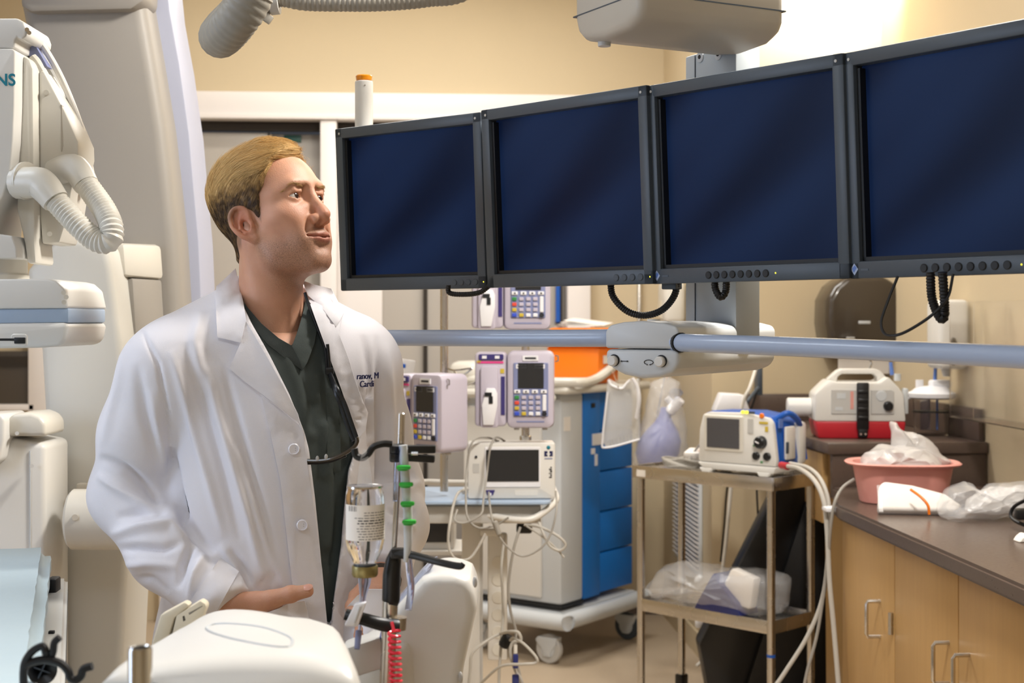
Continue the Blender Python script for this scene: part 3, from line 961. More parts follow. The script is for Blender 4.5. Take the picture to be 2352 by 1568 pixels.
part('post_groove', MB().box((-.005, -.011, -.98), (.008, .003, .86), m=CI @ CFm), 'grey_plastic', mc)
ps = part('power_strip', MB().box((.045, .01, -.87), (.062, .045, .40), .008, m=CI @ fr(1110, HZ, 4.50)), 'white_plastic', mc)
for k in range(6):
    part('outlet', MB().cyl((.047, -.015, -.76 - k * .055), (.047, -.010, -.76 - k * .055), .020, segs=18, bev=.001, m=CI @ fr(1110, HZ, 4.50)), 'cream_plastic', ps)
part('strip_clip', MB().box((.02, -.008, -.665), (.06, .03, .02), .004, m=CI @ fr(1110, HZ, 4.50)), 'white_plastic', mc)
for k in range(4):
    a = math.radians(45 + 90 * k)
    q = CI @ CFm @ V((-.035 + .24 * math.cos(a), .02 + .24 * math.sin(a), -1.45))
    c_ = CI @ CFm @ V((-.035, .02, -1.45 + .09))
    lg = part('leg', MB().tube([c_, q + V((0, 0, .07))], .016, 8), 'white_plastic', mc)
    part('caster', MB().cyl(q + V((-.012, 0, .032)), q + V((.012, 0, .032)), .032, segs=16, bev=.003), 'bezel', lg)
part('instrument_pole', MB().cyl(CI @ P(1207, 1150, 4.51), CI @ P(1207, 600, 4.51), .0125, segs=16), 'steel', mc)
part('instrument_pole', MB().cyl(CI @ P(1020, 1128, 4.475), CI @ P(1020, 600, 4.475), .0125, segs=16), 'steel', mc)
part('pole_collar', MB().cyl(CI @ P(1207, 1018, 4.51), CI @ P(1207, 1000, 4.51), .019, segs=16, bev=.002), 'chrome', mc)
part('cable_hanger', MB().box((.13, -.03, zs - .105), (.05, .05, .03), .008, m=CI @ CFm), 'black_plastic', mc)
# dark unit on a further shelf, left of the post
du = thing('printer_unit', 'dark-fronted unit in a white frame low behind the coat sleeve', 'printer', fr(1000, 1250, 4.95, 0))
part('frame', MB().box((-.03, .1, .04), (.19, .2, .115), .006), 'white_plastic', du)
part('dark_front', MB().box((-.03, -.002, .05), (.165, .008, .085), .003), 'dark_screen', du)
part('shelf_board', MB().box((-.03, .1, -.025), (.25, .26, .016), .003), 'white_plastic', du)
for sx in (-.14, .08):
    part('leg', MB().box((sx, .2, -.37), (.02, .02, .67)), 'grey_plastic', du)
    part('leg', MB().box((sx, .0, -.37), (.02, .02, .67)), 'grey_plastic', du)

pm = thing('patient_monitor', 'white patient monitor with a blank dark screen on the equipment cart', 'monitor', fr(1074, 1146, 4.37, 2))
W_, H_ = .270, .173
part('casing', MB().prism(rpoly(0, 0, W_, H_, .008), 0, .09, .006, 2), 'white_plastic', pm)
part('screen_rim', MB().prism(rpoly(.052, .036, .224, .160, .004), -.003, .004, .0015, 1), 'key_white', pm)
part('screen', MB().box((.138, -.0035, .103), (.162, .003, .097)), 'dark_screen', pm)
part('port', MB().prism([(.060, .012), (.078, .012), (.084, .028), (.056, .028)], -.004, .004, .001, 1), 'purple', pm)
part('port_plug', MB().box((.069, -.008, .015), (.008, .012, .008), .001), 'key_white', pm)
part('maker_emblem', MB().sph((.249, -.001, .158), (.006, .002, .006), 12), 'teal_print', pm)
part('maker_emblem', MB().prism([(.236, .131), (.246, .131), (.246, .135), (.241, .138), (.246, .141), (.246, .147), (.236, .147)], -.0015, .001).prism([(.262, .131), (.252, .131), (.252, .135), (.257, .138), (.252, .141), (.252, .147), (.262, .147)], -.0015, .001), 'ink_blue', pm)
part('print_line', MB().box((.249, -.0008, .124), (.024, .001, .003)), 'pump_face', pm)
sp0 = MB()
for k, (w2, h2) in enumerate(((.009, .003), (.004, .006), (.010, .002), (.006, .005), (.009, .004), (.005, .003))):
    sp0.box((.255 + (k % 2) * .002, -.0008, .066 + k * .0062), (w2, .001, h2))
part('side_print', sp0, 'ink', pm, kind='stuff')
part('tray_outline', MB().prism(rpoly(.145, .010, .215, .026, .003), -.0012, .002, .0004, 1), 'white_plastic', pm)
part('knob', MB().cyl((.026, -.004, .13), (.026, 0, .13), .004, segs=10), 'ink', pm)
part('side_label', MB().box((.026, -.0006, .095), (.02, .001, .028)), 'grey_plastic', pm)
# loose cables on the monitor and cart
CABS = [('grey monitor cable draped over the patient monitor and looping under the rail', [(1160, 1020, 4.46), (1120, 1005, 4.38), (1085, 1015, 4.33), (1072, 1080, 4.32), (1070, 1150, 4.22), (1075, 1190, 4.18), (1100, 1212, 4.17), (1140, 1205, 4.18), (1168, 1188, 4.17)], .0032, 'cable_grey'),
        ('grey cable crossing the left part of the dark monitor screen', [(1170, 1020, 4.46), (1140, 1004, 4.38), (1126, 1030, 4.33), (1118, 1090, 4.33), (1110, 1150, 4.22), (1105, 1180, 4.18), (1070, 1200, 4.17), (1045, 1195, 4.17), (1050, 1170, 4.19)], .0032, 'cable_grey'),
        ('thick pale cable coming round the left end of the cart rail', [(1075, 1122, 4.36), (1050, 1135, 4.28), (1035, 1190, 4.16), (1030, 1250, 4.14), (1045, 1282, 4.14), (1075, 1284, 4.15), (1095, 1262, 4.16), (1115, 1225, 4.17)], .0042, 'cable_white'),
        ('grey cable hanging from the blue monitor port with a dark inline ferrite', [(1123, 1130, 4.34), (1124, 1150, 4.24), (1130, 1190, 4.16), (1140, 1220, 4.15), (1165, 1255, 4.15), (1200, 1277, 4.15), (1240, 1260, 4.15), (1265, 1225, 4.16), (1278, 1170, 4.18), (1277, 1128, 4.28)], .0030, 'cable_grey'),
        ('pale cable loop hanging right of the black cable hanger', [(1205, 1205, 4.28), (1240, 1210, 4.24), (1280, 1230, 4.22), (1299, 1250, 4.22), (1285, 1264, 4.22), (1262, 1252, 4.22), (1246, 1220, 4.23), (1238, 1200, 4.26)], .0042, 'cable_white'),
        ('short pale cable end dangling under the hanging loop', [(1210, 1208, 4.27), (1250, 1235, 4.23), (1280, 1262, 4.23), (1296, 1280, 4.23)], .0032, 'cable_white'),
        ('grey cable running straight down from the black cable hanger', [(1195, 1210, 4.30), (1180, 1260, 4.28), (1168, 1340, 4.28), (1172, 1400, 4.28), (1185, 1450, 4.28), (1182, 1500, 4.27), (1195, 1560, 4.26), (1190, 1640, 4.26)], .0042, 'cable_grey'),
        ('white mains cable running down the power strip to the floor', [(1160, 1228, 4.41), (1152, 1300, 4.36), (1156, 1400, 4.32), (1150, 1490, 4.28), (1146, 1570, 4.26), (1150, 1680, 4.24)], .0045, 'cable_white'),
        ('large white cable loop spreading right of the power strip near the floor', [(1105, 1568, 4.22), (1150, 1530, 4.18), (1200, 1525, 4.16), (1230, 1522, 4.16), (1232, 1510, 4.16), (1205, 1480, 4.18), (1180, 1465, 4.22), (1172, 1470, 4.24)], .0045, 'cable_white'),
        ('white cable bundle knotted at the foot of the power strip', [(1150, 1455, 4.28), (1170, 1450, 4.22), (1190, 1452, 4.20), (1196, 1470, 4.20), (1178, 1475, 4.21), (1172, 1500, 4.21), (1184, 1540, 4.21), (1200, 1570, 4.21), (1210, 1660, 4.19)], .0050, 'cable_white'),
        ('white cable arching left of the cart post low down', [(1155, 1452, 4.30), (1120, 1470, 4.26), (1085, 1500, 4.24), (1080, 1540, 4.24), (1072, 1620, 4.24)], .0045, 'cable_white')]
for lab, pts, r, mt in CABS:
    tag(part('loose_cable', MB().tube([P(*p) for p in pts], r, 8, n=7), 'cable_pale' if mt == 'cable_white' else mt, None), lab, 'cable', 'loose cables around the equipment cart')
fe = thing('cable_ferrite', 'grey cable joint hanging under the cart rail', 'connector', MX.Translation(P(1141, 1212, 4.145)))
part('shell', MB().cyl(P(1136, 1196, 4.145), P(1147, 1228, 4.145), .0085, segs=12, bev=.003), 'cable_grey', fe, world=True)
bc = thing('blue_plug', 'dark blue cable plug hanging low among the white cables', 'plug', MX.Translation(P(1184, 1515, 4.200)))
part('plug_body', MB().box(P(1184, 1518, 4.190), (.016, .012, .042), .003), 'navy_plastic', bc, world=True)
part('plug_body', MB().box(P(1184, 1560, 4.190), (.02, .012, .03), .003), 'navy_plastic', bc, world=True)
part('grip', MB().cyl(P(1184, 1500, 4.195), P(1184, 1480, 4.200), .006, segs=10), 'cable_white', bc, world=True)
kb = thing('cable_tie', 'black strap gathering the cables at the foot of the power strip', 'strap', MX.Translation(P(1165, 1470, 4.260)))
part('strap', MB().box(P(1162, 1472, 4.260), (.035, .03, .045), .012, rot=MX.Rotation(.5, 3, 'Y')), 'black_rubber', kb, world=True)

# ------------------------------------------------------------------ white and blue supply cart
sm, sw, sq = faces_from(1065, 1289, 1462, 6.0, -36)
sc_ = thing('supply_cart', 'white supply cart with a blue drawer side and grey bumper, behind the pumps', 'cart', sm)
zt = 1.145 - 1.45
zf = .25 - 1.45
part('cabinet_shell', MB().box((sw / 2, sq * .14, (zt + zf) / 2), (sw, sq * .28, zt - zf), .015), 'cool_plastic', sc_)
part('front_panel', MB().box((sw * .42, -.006, (zt + zf) / 2 - .02), (sw * .80, .02, (zt - zf) * .9), .008), 'white_plastic', sc_)
part('base_gap', MB().box((sw / 2, sq * .14, zf - .006), (sw + .004, sq * .28 + .004, .014)), 'bezel_dark', sc_)
part('blue_pillar', MB().box((sw / 2 + .002, sq * .39, (zt + zf) / 2 + .01), (sw - .004, sq * .22, zt - zf + .02), .006), 'blue_cart', sc_)
nd = 5
dh = (zt - zf + .0) / nd
for k in range(nd):
    dd = part('drawer', MB().box((sw / 2 - .01, sq * .75, zf + dh * (k + .5)), (sw - .02, sq * .49, dh - .006), .004), 'blue_cart', sc_)
part('top_slab', MB().box((sw / 2 + .015, sq / 2, zt + .016), (sw + .09, sq + .09, .035), .016, 3), 'cream_plastic', sc_)
rim = [(-.02, -.03, zt + .05), (sw + .04, -.03, zt + .05), (sw + .05, sq * .3, zt + .055), (sw + .05, sq * .62, zt + .12), (sw + .05, sq + .03, zt + .14)]
part('top_rim', MB().tube(rim, .02, 10), 'cream_plastic', sc_)
part('push_handle', MB().tube([(sw * .9, -.02, zt - .03), (sw * .95, -.07, zt - .01), (sw * .4, -.075, zt - .005), (sw * .1, -.07, zt - .01), (sw * .05, -.02, zt - .03)], .02, 10), 'cream_plastic', sc_)
part('top_block', MB().box((.02, .1, zt + .08), (.16, .3, .10), .04, 3), 'cream_plastic', sc_)
part('bumper', MB().tube([(-.03, -.02, zf - .06), (sw * .3, -.035, zf - .06), (sw + .02, -.035, zf - .06), (sw + .045, 0, zf - .055), (sw + .045, sq * .5, zf - .055), (sw + .03, sq + .03, zf - .055)], .035, 12), 'cool_plastic', sc_)
part('chassis', MB().box((sw / 2, sq / 2, zf - .05), (sw, sq, .05), .01), 'cool_plastic', sc_)
part('key_lock', MB().box((sw - .085, -.017, zt - .06), (.03, .006, .016), .003), 'bezel_dark', sc_)
part('sticker', MB().box((sw + .001, sq * .07, zt - .13), (.002, sq * .08, .06)), 'paper', sc_)
part('tape_piece', MB().box((sw + .0018, sq * .08, zt - .10), (.002, sq * .10, .03)), 'exit_green', sc_) if False else None
for y_, z_, w2, h2 in ((.46, -.21, .085, .05), (.40, -.26, .03, .025), (.44, -.30, .02, .05)):
    part('sticker', MB().box((sw + .001, sq * y_, zt + z_), (.004, w2, h2)), 'key_white', sc_)
part('drawer_lock', MB().box((sw + .002, sq * .40, zt - .06), (.006, .03, .02), .002), 'bezel_dark', sc_)
for k, (x, y) in enumerate(((sw - .06, .0), (.05, .05), (sw - .03, sq - .03), (.05, sq - .03))):
    q = V((x, y, 0))
    cs = part('caster', MB().prism([(-.045, .115), (.05, .115), (.045, .085), (.018, .05), (.02, .03), (-.02, .03), (-.02, .055), (-.055, .09), (-.06, .10)], -.022, .022, .005, 2, m=MX.Translation((x, y, -1.45))), 'cool_plastic', sc_)
    part('wheel', MB().cyl((x, y - .013, -1.45 + .063), (x, y + .013, -1.45 + .063), .062, segs=24, bev=.004), 'grey_plastic' if k < 2 else 'bezel', cs)
    part('wheel_hub', MB().cyl((x, y - .016, -1.45 + .063), (x, y + .016, -1.45 + .063), .035, segs=20), 'cool_plastic', cs)
SI = sm.inverted()
# orange bin with papers on it
om, ow, oq = faces_from(1254, 1376, 1424, 6.16, -32)
ob = thing('orange_bin', 'bright orange lidded bin standing on the supply cart', 'bin', om @ MX.Translation((0, 0, zt + .034)))
part('tub', MB().prism([(.012, 0), (ow - .006, 0), (ow, .16), (0, .16)], 0, oq, .012, 2), 'orange_plastic', ob)
part('lid', MB().box((ow / 2, oq / 2, .175), (ow + .04, oq + .04, .03), .01), 'orange_plastic', ob)
part('lid_ridge', MB().box((ow / 2, oq / 2, .215), (ow * .98, oq * .9, .055), .015), 'orange_plastic', ob)
part('warning_label', MB().box((ow + .001, oq * .5, .105), (.003, oq * .6, .035)), 'paper', ob)
pp = thing('paper_stack', 'loose white papers lying on top of the orange bin', 'papers', om @ MX.Translation((ow / 2, oq / 2, zt + .034 + .2445)))
for k in range(4):
    part('sheet', MB().box((.01 * k - .015, .008 * k, .004 + .007 * k), (.19, .13, .002), rot=MX.Rotation(.12 * k - .2, 3, 'Z') @ MX.Rotation(.04 * k, 3, 'Y') @ MX.Rotation(.03 * k, 3, 'X')), 'paper', pp)

# clear tray and bagged resuscitator hanging beyond the cart
def film(nm, lab, cat, m, pts, d_, mt, seed, depth=.05, amp=.012, n=26):
    """crumpled plastic: a puffed closed skin inside an outline"""
    rnd = random.Random(seed)
    N = 46
    per = catmull([V((p[0], 0, p[1])) for p in pts], None, max(2, N // len(pts)), True)
    c = sum(per, V()) / len(per)
    rings = []
    R_ = 12
    for i in range(R_ + 1):
        a = math.pi * i / R_
        s_, y = math.sin(a) ** .7, -math.cos(a) * depth
        ring = []
        for p in per:
            q = c + (p - c) * max(s_, .02)
            nn = mnoise.noise_vector(q * 22 + V((seed, seed * 2, i * .35))) * amp
            cr = abs(mnoise.noise(q * 38 + V((0, 0, seed)))) * amp * .9
            ring.append(q + V((nn.x, y + nn.y - cr * (1 if y < 0 else -1), nn.z)))
        rings.append(ring)
    o = part(nm, MB().loft(rings, m=None), mt, None, ang=28)
    o.matrix_world = m
    o.location, o.rotation_euler = m.to_translation(), m.to_euler()
    WM[o.name] = m.copy()
    tag(o, lab, cat)
    return o


tf = fr(1425, 950, 5.75, -10)
tr = thing('clear_tray', 'clear plastic tray with a white rim hanging beside the blue cart', 'tray', tf)
tp = pxpoly([(1395, 870), (1425, 885), (1468, 868), (1470, 1010), (1392, 1030), (1380, 1010)], 5.75, tf)
part('panel', MB().prism(tp, 0, .05, .006, 2), 'tray_film', tr)
part('rim', MB().tube([(x, -.004, z) for x, z in pxpoly([(1397, 872), (1404, 884), (1428, 892), (1440, 880), (1448, 872)], 5.75, tf)], .005, 8), 'key_white', tr)
part('rim', MB().tube([(x, -.004, z) for x, z in pxpoly([(1396, 900), (1384, 1008), (1392, 1028), (1470, 1008)], 5.75, tf)], .004, 8), 'key_white', tr)
for k in range(9):
    x_, z_ = pxpoly([(1398 + k * 8, 1024 - k * 2)], 5.75, tf)[0]
    part('rib', MB().cyl((x_, -.003, z_), (x_, -.003, z_ + .025), .0016, segs=5), 'grey_plastic', tr)
part('white_tube', MB().tube([P(1452, 868, 5.66), P(1464, 890, 5.66), P(1468, 920, 5.66), P(1462, 960, 5.68)], .008, 8), 'key_white', tr, world=True)
part('hanger', MB().tube([P(1420, 888, 5.74), P(1410, 860, 5.9), P(1405, 850, 6.2)], .003, 6), 'steel', tr, world=True)
bf = fr(1520, 980, 5.82, 0)
bp = pxpoly([(1500, 872), (1552, 868), (1568, 930), (1578, 1000), (1576, 1062), (1520, 1085), (1462, 1075), (1458, 1030), (1478, 960), (1490, 900)], 5.82, bf)
rb = thing('resuscitator_bag', 'blue-violet manual resuscitator inside a clear bag beyond the steel trolley', 'resuscitator', bf)
part('balloon', MB().loft([[(( -.005 + .05 * (u - .5) + rr * math.cos(a)), rr * .8 * math.sin(a), -.17 + .25 * u) for a in [k * 2 * math.pi / 18 for k in range(18)]] for u, rr in [(0, .03), (.08, .07), (.25, .09), (.45, .088), (.62, .066), (.75, .04), (.85, .026), (1, .024)]]), 'lilac_plastic', rb)
part('valve', MB().cyl((.03, -.01, .06), (.075, -.03, .115), .022, segs=14, bev=.004).cyl((.05, -.01, .09), (.02, -.01, .12), .014, segs=12), 'key_white', rb)
part('mask', MB().sph((.055, -.02, .14), (.03, .03, .02), 14), 'clear_tint', rb)
film('clear_bag', 'clear hanging bag wrapped round the blue-violet resuscitator', 'bag', bf, bp, 5.82, 'film', 3, .1, .012)
tb = thing('bag_hook', 'steel hook holding the hanging clear bag on the trolley', 'hook', MX.Translation(P(1528, 868, 5.85)))
part('wire', MB().tube([P(1470, 1085, 5.75), P(1500, 1000, 5.96), P(1520, 900, 5.96), P(1528, 860, 5.93), P(1535, 870, 5.85)], .004, 6), 'steel', tb, world=True)

sb = thing('hanging_pouch', 'small clear pouch with a blue label hanging behind the coat sleeve, above the sideways pump', 'pouch', fr(925, 848, 4.9))
part('pouch_body', MB().prism([(-.045, -.03), (.03, -.035), (.045, .03), (-.03, .04)], 0, .03, .006, 2), 'film', sb)
part('blue_label', MB().box((-.012, -.002, .012), (.045, .003, .014), .002), 'blue_plastic', sb)
part('hanger_wire', MB().tube([(-.06, .0, -.045), (.0, .0, -.05), (.06, .01, -.052), (.075, .02, -.04), (.09, .04, -.03)], .0028, 6), 'steel', sb)
part('hanger_arm', MB().tube([(.09, .04, -.03), (.10, -.2, -.03), (.135, -.43, -.03)], .004, 6), 'steel', sb)

# ------------------------------------------------------------------ stainless trolley
tm, tw, tq = faces_from(1453, 1775, 1882, 4.80, -45)
st = thing('steel_trolley', 'two-shelf stainless steel trolley in the aisle', 'trolley', tm)
z1, z2 = .913 - 1.45, .425 - 1.45


def shelf(nm, z, ins):
    o = part(nm, MB().box((tw / 2, tq / 2, z - .008), (tw - ins, tq - ins, .012), .002), 'steel', st)
    part('shelf_lip', MB().box((tw / 2, ins / 2, z - .014), (tw - ins, .006, .046), .002), 'steel', o)
    part('shelf_lip', MB().box((tw / 2, tq - ins / 2, z - .014), (tw - ins, .006, .046), .002), 'steel', o)
    part('shelf_lip', MB().box((ins / 2, tq / 2, z - .014), (.006, tq - ins, .046), .002), 'steel', o)
    part('shelf_lip', MB().box((tw - ins / 2, tq / 2, z - .014), (.006, tq - ins, .046), .002), 'steel', o)
    return o


shelf('top_shelf', z1, .0)
shelf('lower_shelf', z2, .03)
for k, (x, y) in enumerate(((.022, .022), (tw - .022, .022), (tw - .022, tq - .022), (.022, tq - .022))):
    lg = part('leg', MB().cyl((x, y, z1 - .02), (x, y, -1.45 + .11), .0145, segs=16), 'steel', st)
    part('caster', MB().cyl((x - .012, y, -1.45 + .042), (x + .012, y, -1.45 + .042), .042, segs=18, bev=.003), 'black_plastic', lg)
    part('caster_fork', MB().box((x, y, -1.45 + .09), (.036, .04, .045), .006), 'black_plastic', lg)
    if k == 1:
        part('blue_tape', MB().cyl((x, y, z2 - .115), (x, y, z2 - .105), .0152, segs=16), 'blue_plastic', lg)
part('asset_label', MB().box((.042, -.0035, z1 - .018), (.04, .002, .024)), 'paper', st)
TI = tm.inverted()
# defibrillator
dm_, dw, dq = faces_from(1604, 1786, 1838, 4.88, -42)
df = thing('defibrillator', 'white and blue defibrillator with grey screen on the trolley top shelf', 'defibrillator', dm_ @ MX.Translation((0, 0, z1 + .001)))
hh = .218
pr = [(.0, .045), (.005, hh * .7), (.02, hh - .01), (.05, hh), (dw * .6, hh + .003), (dw - .03, hh - .012), (dw - .015, hh - .03), (dw, .06), (dw - .002, .035), (.004, .035)]
part('blue_casing', MB().prism(pr, .012, dq, .006, 2), 'blue_plastic', df)
part('front_panel', MB().prism([(x * .985 + .002, z * .975 + .002) for x, z in pr], -.004, .02, .006, 2), 'white_plastic', df)
part('screen_rim', MB().prism(rpoly(.030, .078, .192, .205, .005), -.009, .0, .003, 1), 'cream_plastic', df)
part('screen', MB().box((.111, -.0095, .142), (.135, .003, .104)), 'grey_screen' if 'grey_screen' in MAT else 'dark_screen', df)
part('base_plate', MB().prism([(.0, .035), (dw, .035), (dw * .97, .012), (.03, .012)], -.012, dq * .9, .006, 2), 'white_plastic', df)
for x in (.04, dw - .05):
    part('foot', MB().prism([(x - .03, .016), (x + .03, .016), (x + .018, .0), (x - .018, .0)], -.012, .02, .003, 1), 'white_plastic', df)
    part('foot', MB().prism([(x - .03, .016), (x + .03, .016), (x + .018, .0), (x - .018, .0)], dq * .6, dq * .85, .003, 1), 'white_plastic', df)
part('rotary_knob', MB().cyl((dw - .062, -.026, .118), (dw - .062, 0, .118), .021, .023, segs=20, bev=.004), 'black_plastic', df)
part('knob_pointer', MB().box((dw - .066, -.027, .119), (.016, .002, .004), rot=MX.Rotation(.4, 3, 'Y')), 'key_white', df)
for x in (dw - .082, dw - .038):
    part('round_button', MB().cyl((x, -.013, .070), (x, 0, .070), .0145, segs=18, bev=.003), 'black_plastic', df)
part('orange_button', MB().cyl((dw - .060, -.009, .21), (dw - .060, 0, .21), .009, segs=14, bev=.002), 'orange_plastic', df)
for x in (.190, .206):
    part('indicator_light', MB().cyl((x, -.009, .220), (x, 0, .220), .0055, segs=10), 'yellow_led', df)
part('display_strip', MB().box((.228, -.007, .219), (.024, .004, .009)), 'bezel', df)
part('yellow_print', MB().box((dw - .052, -.0062, .186), (.035, .0015, .008)).box((dw - .04, -.0062, .165), (.012, .0015, .018)), 'key_yellow', df)
part('grey_print', MB().box((.222, -.0062, .172), (.022, .0015, .05)), 'grey_plastic', df)
part('green_print', MB().box((dw - .088, -.0062, .105), (.014, .0012, .005)).box((dw - .06, -.0062, .05), (.01, .0012, .006)), 'key_green', df)
part('side_door', MB().box((dw + .003, dq * .50, .115), (.012, dq * .42, .115), .008), 'white_plastic', df)
part('side_latch', MB().box((dw + .008, dq * .34, .10), (.006, .014, .04), .002), 'bezel', df)
part('side_emblem', MB().box((dw + .001, dq * .12, .185), (.004, dq * .16, .03)), 'logo_blue', df)
part('carry_handle', MB().tube([(dw - .03, dq * .25, hh - .02), (dw + .005, dq * .42, hh + .0), (dw + .005, dq * .85, hh - .03), (dw - .01, dq * 1.15, hh - .08), (dw - .0, dq * 1.2, .05)], .011, 8), 'blue_plastic', df)
part('rear_pod', MB().box((dw - .03, dq * 1.05, .11), (.08, dq * .35, .15), .015), 'white_plastic', df)
# cable coil and packet on the trolley
cc = thing('coiled_cable', 'coil of grey cable lying on the trolley top left of the defibrillator', 'cable', tm @ MX.Translation((.155, .14, z1)))
pts = []
for k in range(70):
    a = k * .55
    r_ = .075 + .012 * math.sin(k * 1.7)
    pts.append((r_ * math.cos(a) * 1.25, r_ * math.sin(a), .006 + .028 * k / 70 + .004 * math.sin(k * 2.3)))
part('loops', MB().tube(pts, .0042, 6, n=3), 'cable_grey', cc)
part('cable_end', MB().tube([(.02, -.03, .03), (.03, .0, .07), (.06, .02, .105), (.12, .03, .10), (.17, .0, .045)], .0042, 8), 'cable_grey', cc)
pk = thing('small_packet', 'small white packet with an orange flash lying on the cable coil', 'packet', tm @ MX.Translation((.19, .16, z1 + .046)) @ MX.Rotation(.3, 4, 'Z'))
part('pouch', MB().prism(rpoly(-.055, -.035, .055, .035, .01), -.02, .008, .008, 2, m=MX.Rotation(-math.pi / 2 + .2, 4, 'X')), 'paper', pk)
part('orange_flash', MB().box((.015, -.0, .022), (.03, .04, .003), rot=MX.Rotation(.2, 3, 'X')), 'orange_plastic', pk)
# bag of navy packaging on the lower shelf
lf = tm @ MX.Translation((tw / 2 + .0, tq * .45, z2))
lb = thing('navy_pack', 'folded navy pouch inside the clear bag on the lower trolley shelf', 'pouch', lf @ MX.Translation((.05, -.05, 0)))
part('fold', MB().prism([(-.09, .004), (.12, .004), (.10, .05), (.04, .10), (.0, .145), (-.03, .10)], -.07, .05, .012, 2), 'navy_plastic', lb)
part('white_insert', MB().prism([(.0, .05), (.14, .03), (.16, .14), (.06, .165)], -.045, -.0, .01, 2), 'paper', lb)
film('clear_wrap_bag', 'crumpled clear plastic bag filling the lower trolley shelf', 'bag', lf @ MX.Translation((0, -.02, .082)), [(-.31, -.06), (-.24, .04), (-.12, .065), (.02, .06), (.13, .075), (.27, .06), (.285, -.02), (.24, -.07), (0, -.075), (-.2, -.07)], 0, 'film', 5, .12, .016)
# black leaning case behind the trolley
kf = fr(1750, HZ, 5.12)
lc = thing('black_case', 'tall black slanted case between the trolley and the cabinets', 'case', MX.Translation(PG(1760, 5.12)))
KI = WM[lc.name].inverted()
part('side_face', MB().prism(pxpoly([(1795, 1104), (1868, 1104), (1690, 1662), (1640, 1662), (1612, 1510), (1606, 1480)], 5.12, kf), .0, .12, .01, 2, m=KI @ kf), 'black_plastic', lc)
part('front_face', MB().prism(pxpoly([(1866, 1104), (1894, 1104), (1898, 1662), (1686, 1662)], 5.11, kf), -.02, .10, .006, 2, m=KI @ kf), 'black_rubber', lc)
# hoses and leads off the defibrillator, the cords behind the trolley
LEADS = [('thick pale lead from the red connector, falling to the floor right of the trolley', [(1808, 1070, 4.76), (1840, 1078, 4.60), (1872, 1105, 4.48), (1892, 1150, 4.42), (1900, 1220, 4.40), (1905, 1330, 4.38), (1915, 1440, 4.36), (1925, 1560, 4.33), (1935, 1700, 4.30), (1938, 1815, 4.28)], .0078, 'cable_pale'),
         ('second pale lead crossing behind to the trolley foot', [(1815, 1064, 4.78), (1860, 1076, 4.62), (1890, 1110, 4.50), (1905, 1170, 4.44), (1903, 1260, 4.43), (1890, 1370, 4.43), (1855, 1460, 4.43), (1800, 1548, 4.43), (1740, 1640, 4.43), (1690, 1800, 4.42)], .0070, 'cable_pale'),
         ('thin grey-blue lead rising to the pink basin', [(1962, 1100, 4.40), (1935, 1120, 4.38), (1917, 1155, 4.36), (1908, 1210, 4.37), (1900, 1300, 4.40), (1878, 1450, 4.41), (1850, 1560, 4.41), (1835, 1680, 4.41), (1830, 1805, 4.41)], .0050, 'cable_grey'),
         ('white cord hanging behind the trolley from the wall tray', [(1735, 850, 5.75), (1722, 890, 5.7), (1706, 925, 5.7), (1695, 1000, 5.72), (1680, 1110, 5.75), (1668, 1240, 5.76), (1655, 1340, 5.76), (1640, 1420, 5.74), (1625, 1500, 5.7), (1600, 1530, 5.66)], .0075, 'cable_white'),
         ('black cord beside the white cord behind the trolley', [(1742, 885, 5.80), (1728, 930, 5.80), (1700, 1000, 5.80), (1672, 1110, 5.82), (1664, 1200, 5.83), (1655, 1290, 5.83)], .004, 'black_rubber'),
         ('black cord hanging in front of the black case', [(1735, 1000, 5.64), (1738, 1120, 5.6), (1742, 1200, 5.58), (1748, 1280, 5.56), (1752, 1400, 5.56)], .004, 'black_rubber')]
for lab, pts, r, mt in LEADS:
    tag(part('hanging_lead', MB().tube([P(*p) for p in pts], r, 10, n=7), mt, None), lab, 'cable', 'leads and cords around the trolley')
rc = thing('red_connector', 'red connector ring where the lead leaves the defibrillator', 'connector', MX.Translation(P(1800, 1069, 4.78)))
part('ring', MB().cyl(P(1794, 1068, 4.80), P(1810, 1071, 4.75), .0125, segs=14, bev=.002), 'red_plastic', rc, world=True)
lcp = thing('lead_clip', 'white clip joining the pale leads near the worktop corner', 'clip', MX.Translation(P(1905, 1168, 4.39)))
part('clip_body', MB().box(P(1907, 1168, 4.40), (.040, .05, .014), .003), 'key_white', lcp, world=True)
wp = thing('white_plug', 'white plug hanging on the cord under the trolley', 'plug', MX.Translation(P(1610, 1435, 5.68)))
part('plug_body', MB().box(P(1606, 1432, 5.68), (.03, .03, .03), .005).box(P(1618, 1445, 5.68), (.016, .03, .03), .004), 'key_white', wp, world=True)
wt_ = thing('wall_tray', 'tilted white tray on the wall behind the defibrillator', 'tray', MX.Translation(P(1685, 925, 5.75)))
part('tray_face', MB().prism(pxpoly([(1657, 903), (1708, 906), (1722, 945), (1640, 945)], 5.72, fr(1685, 925, 5.72)), -.02, .10, .006, 2, m=WM[wt_.name].inverted() @ fr(1685, 925, 5.72)), 'key_white', wt_)
part('wall_bracket', MB().box(P(1742, 870, 5.82), (.02, .07, .13), .004), 'bezel', wt_, world=True)
part('bracket_arm', MB().tube([P(1742, 890, 5.78), P(1722, 915, 5.74), P(1712, 930, 5.74)], .008, 8), 'bezel', wt_, world=True)
gl = thing('wall_glove_box', 'pale rounded dispenser on the wall behind the looped black cable, left of the column', 'dispenser', MX.Translation((XC - .001, 6.5, bz(695, 6.5))))
part('housing', MB().box((-.05, 0, 0), (.1, .2, .2), .03, 3), 'cream_plastic', gl)
part('brown_label', MB().box((-.101, .02, -.03), (.004, .08, .08)), 'beige_card', gl)
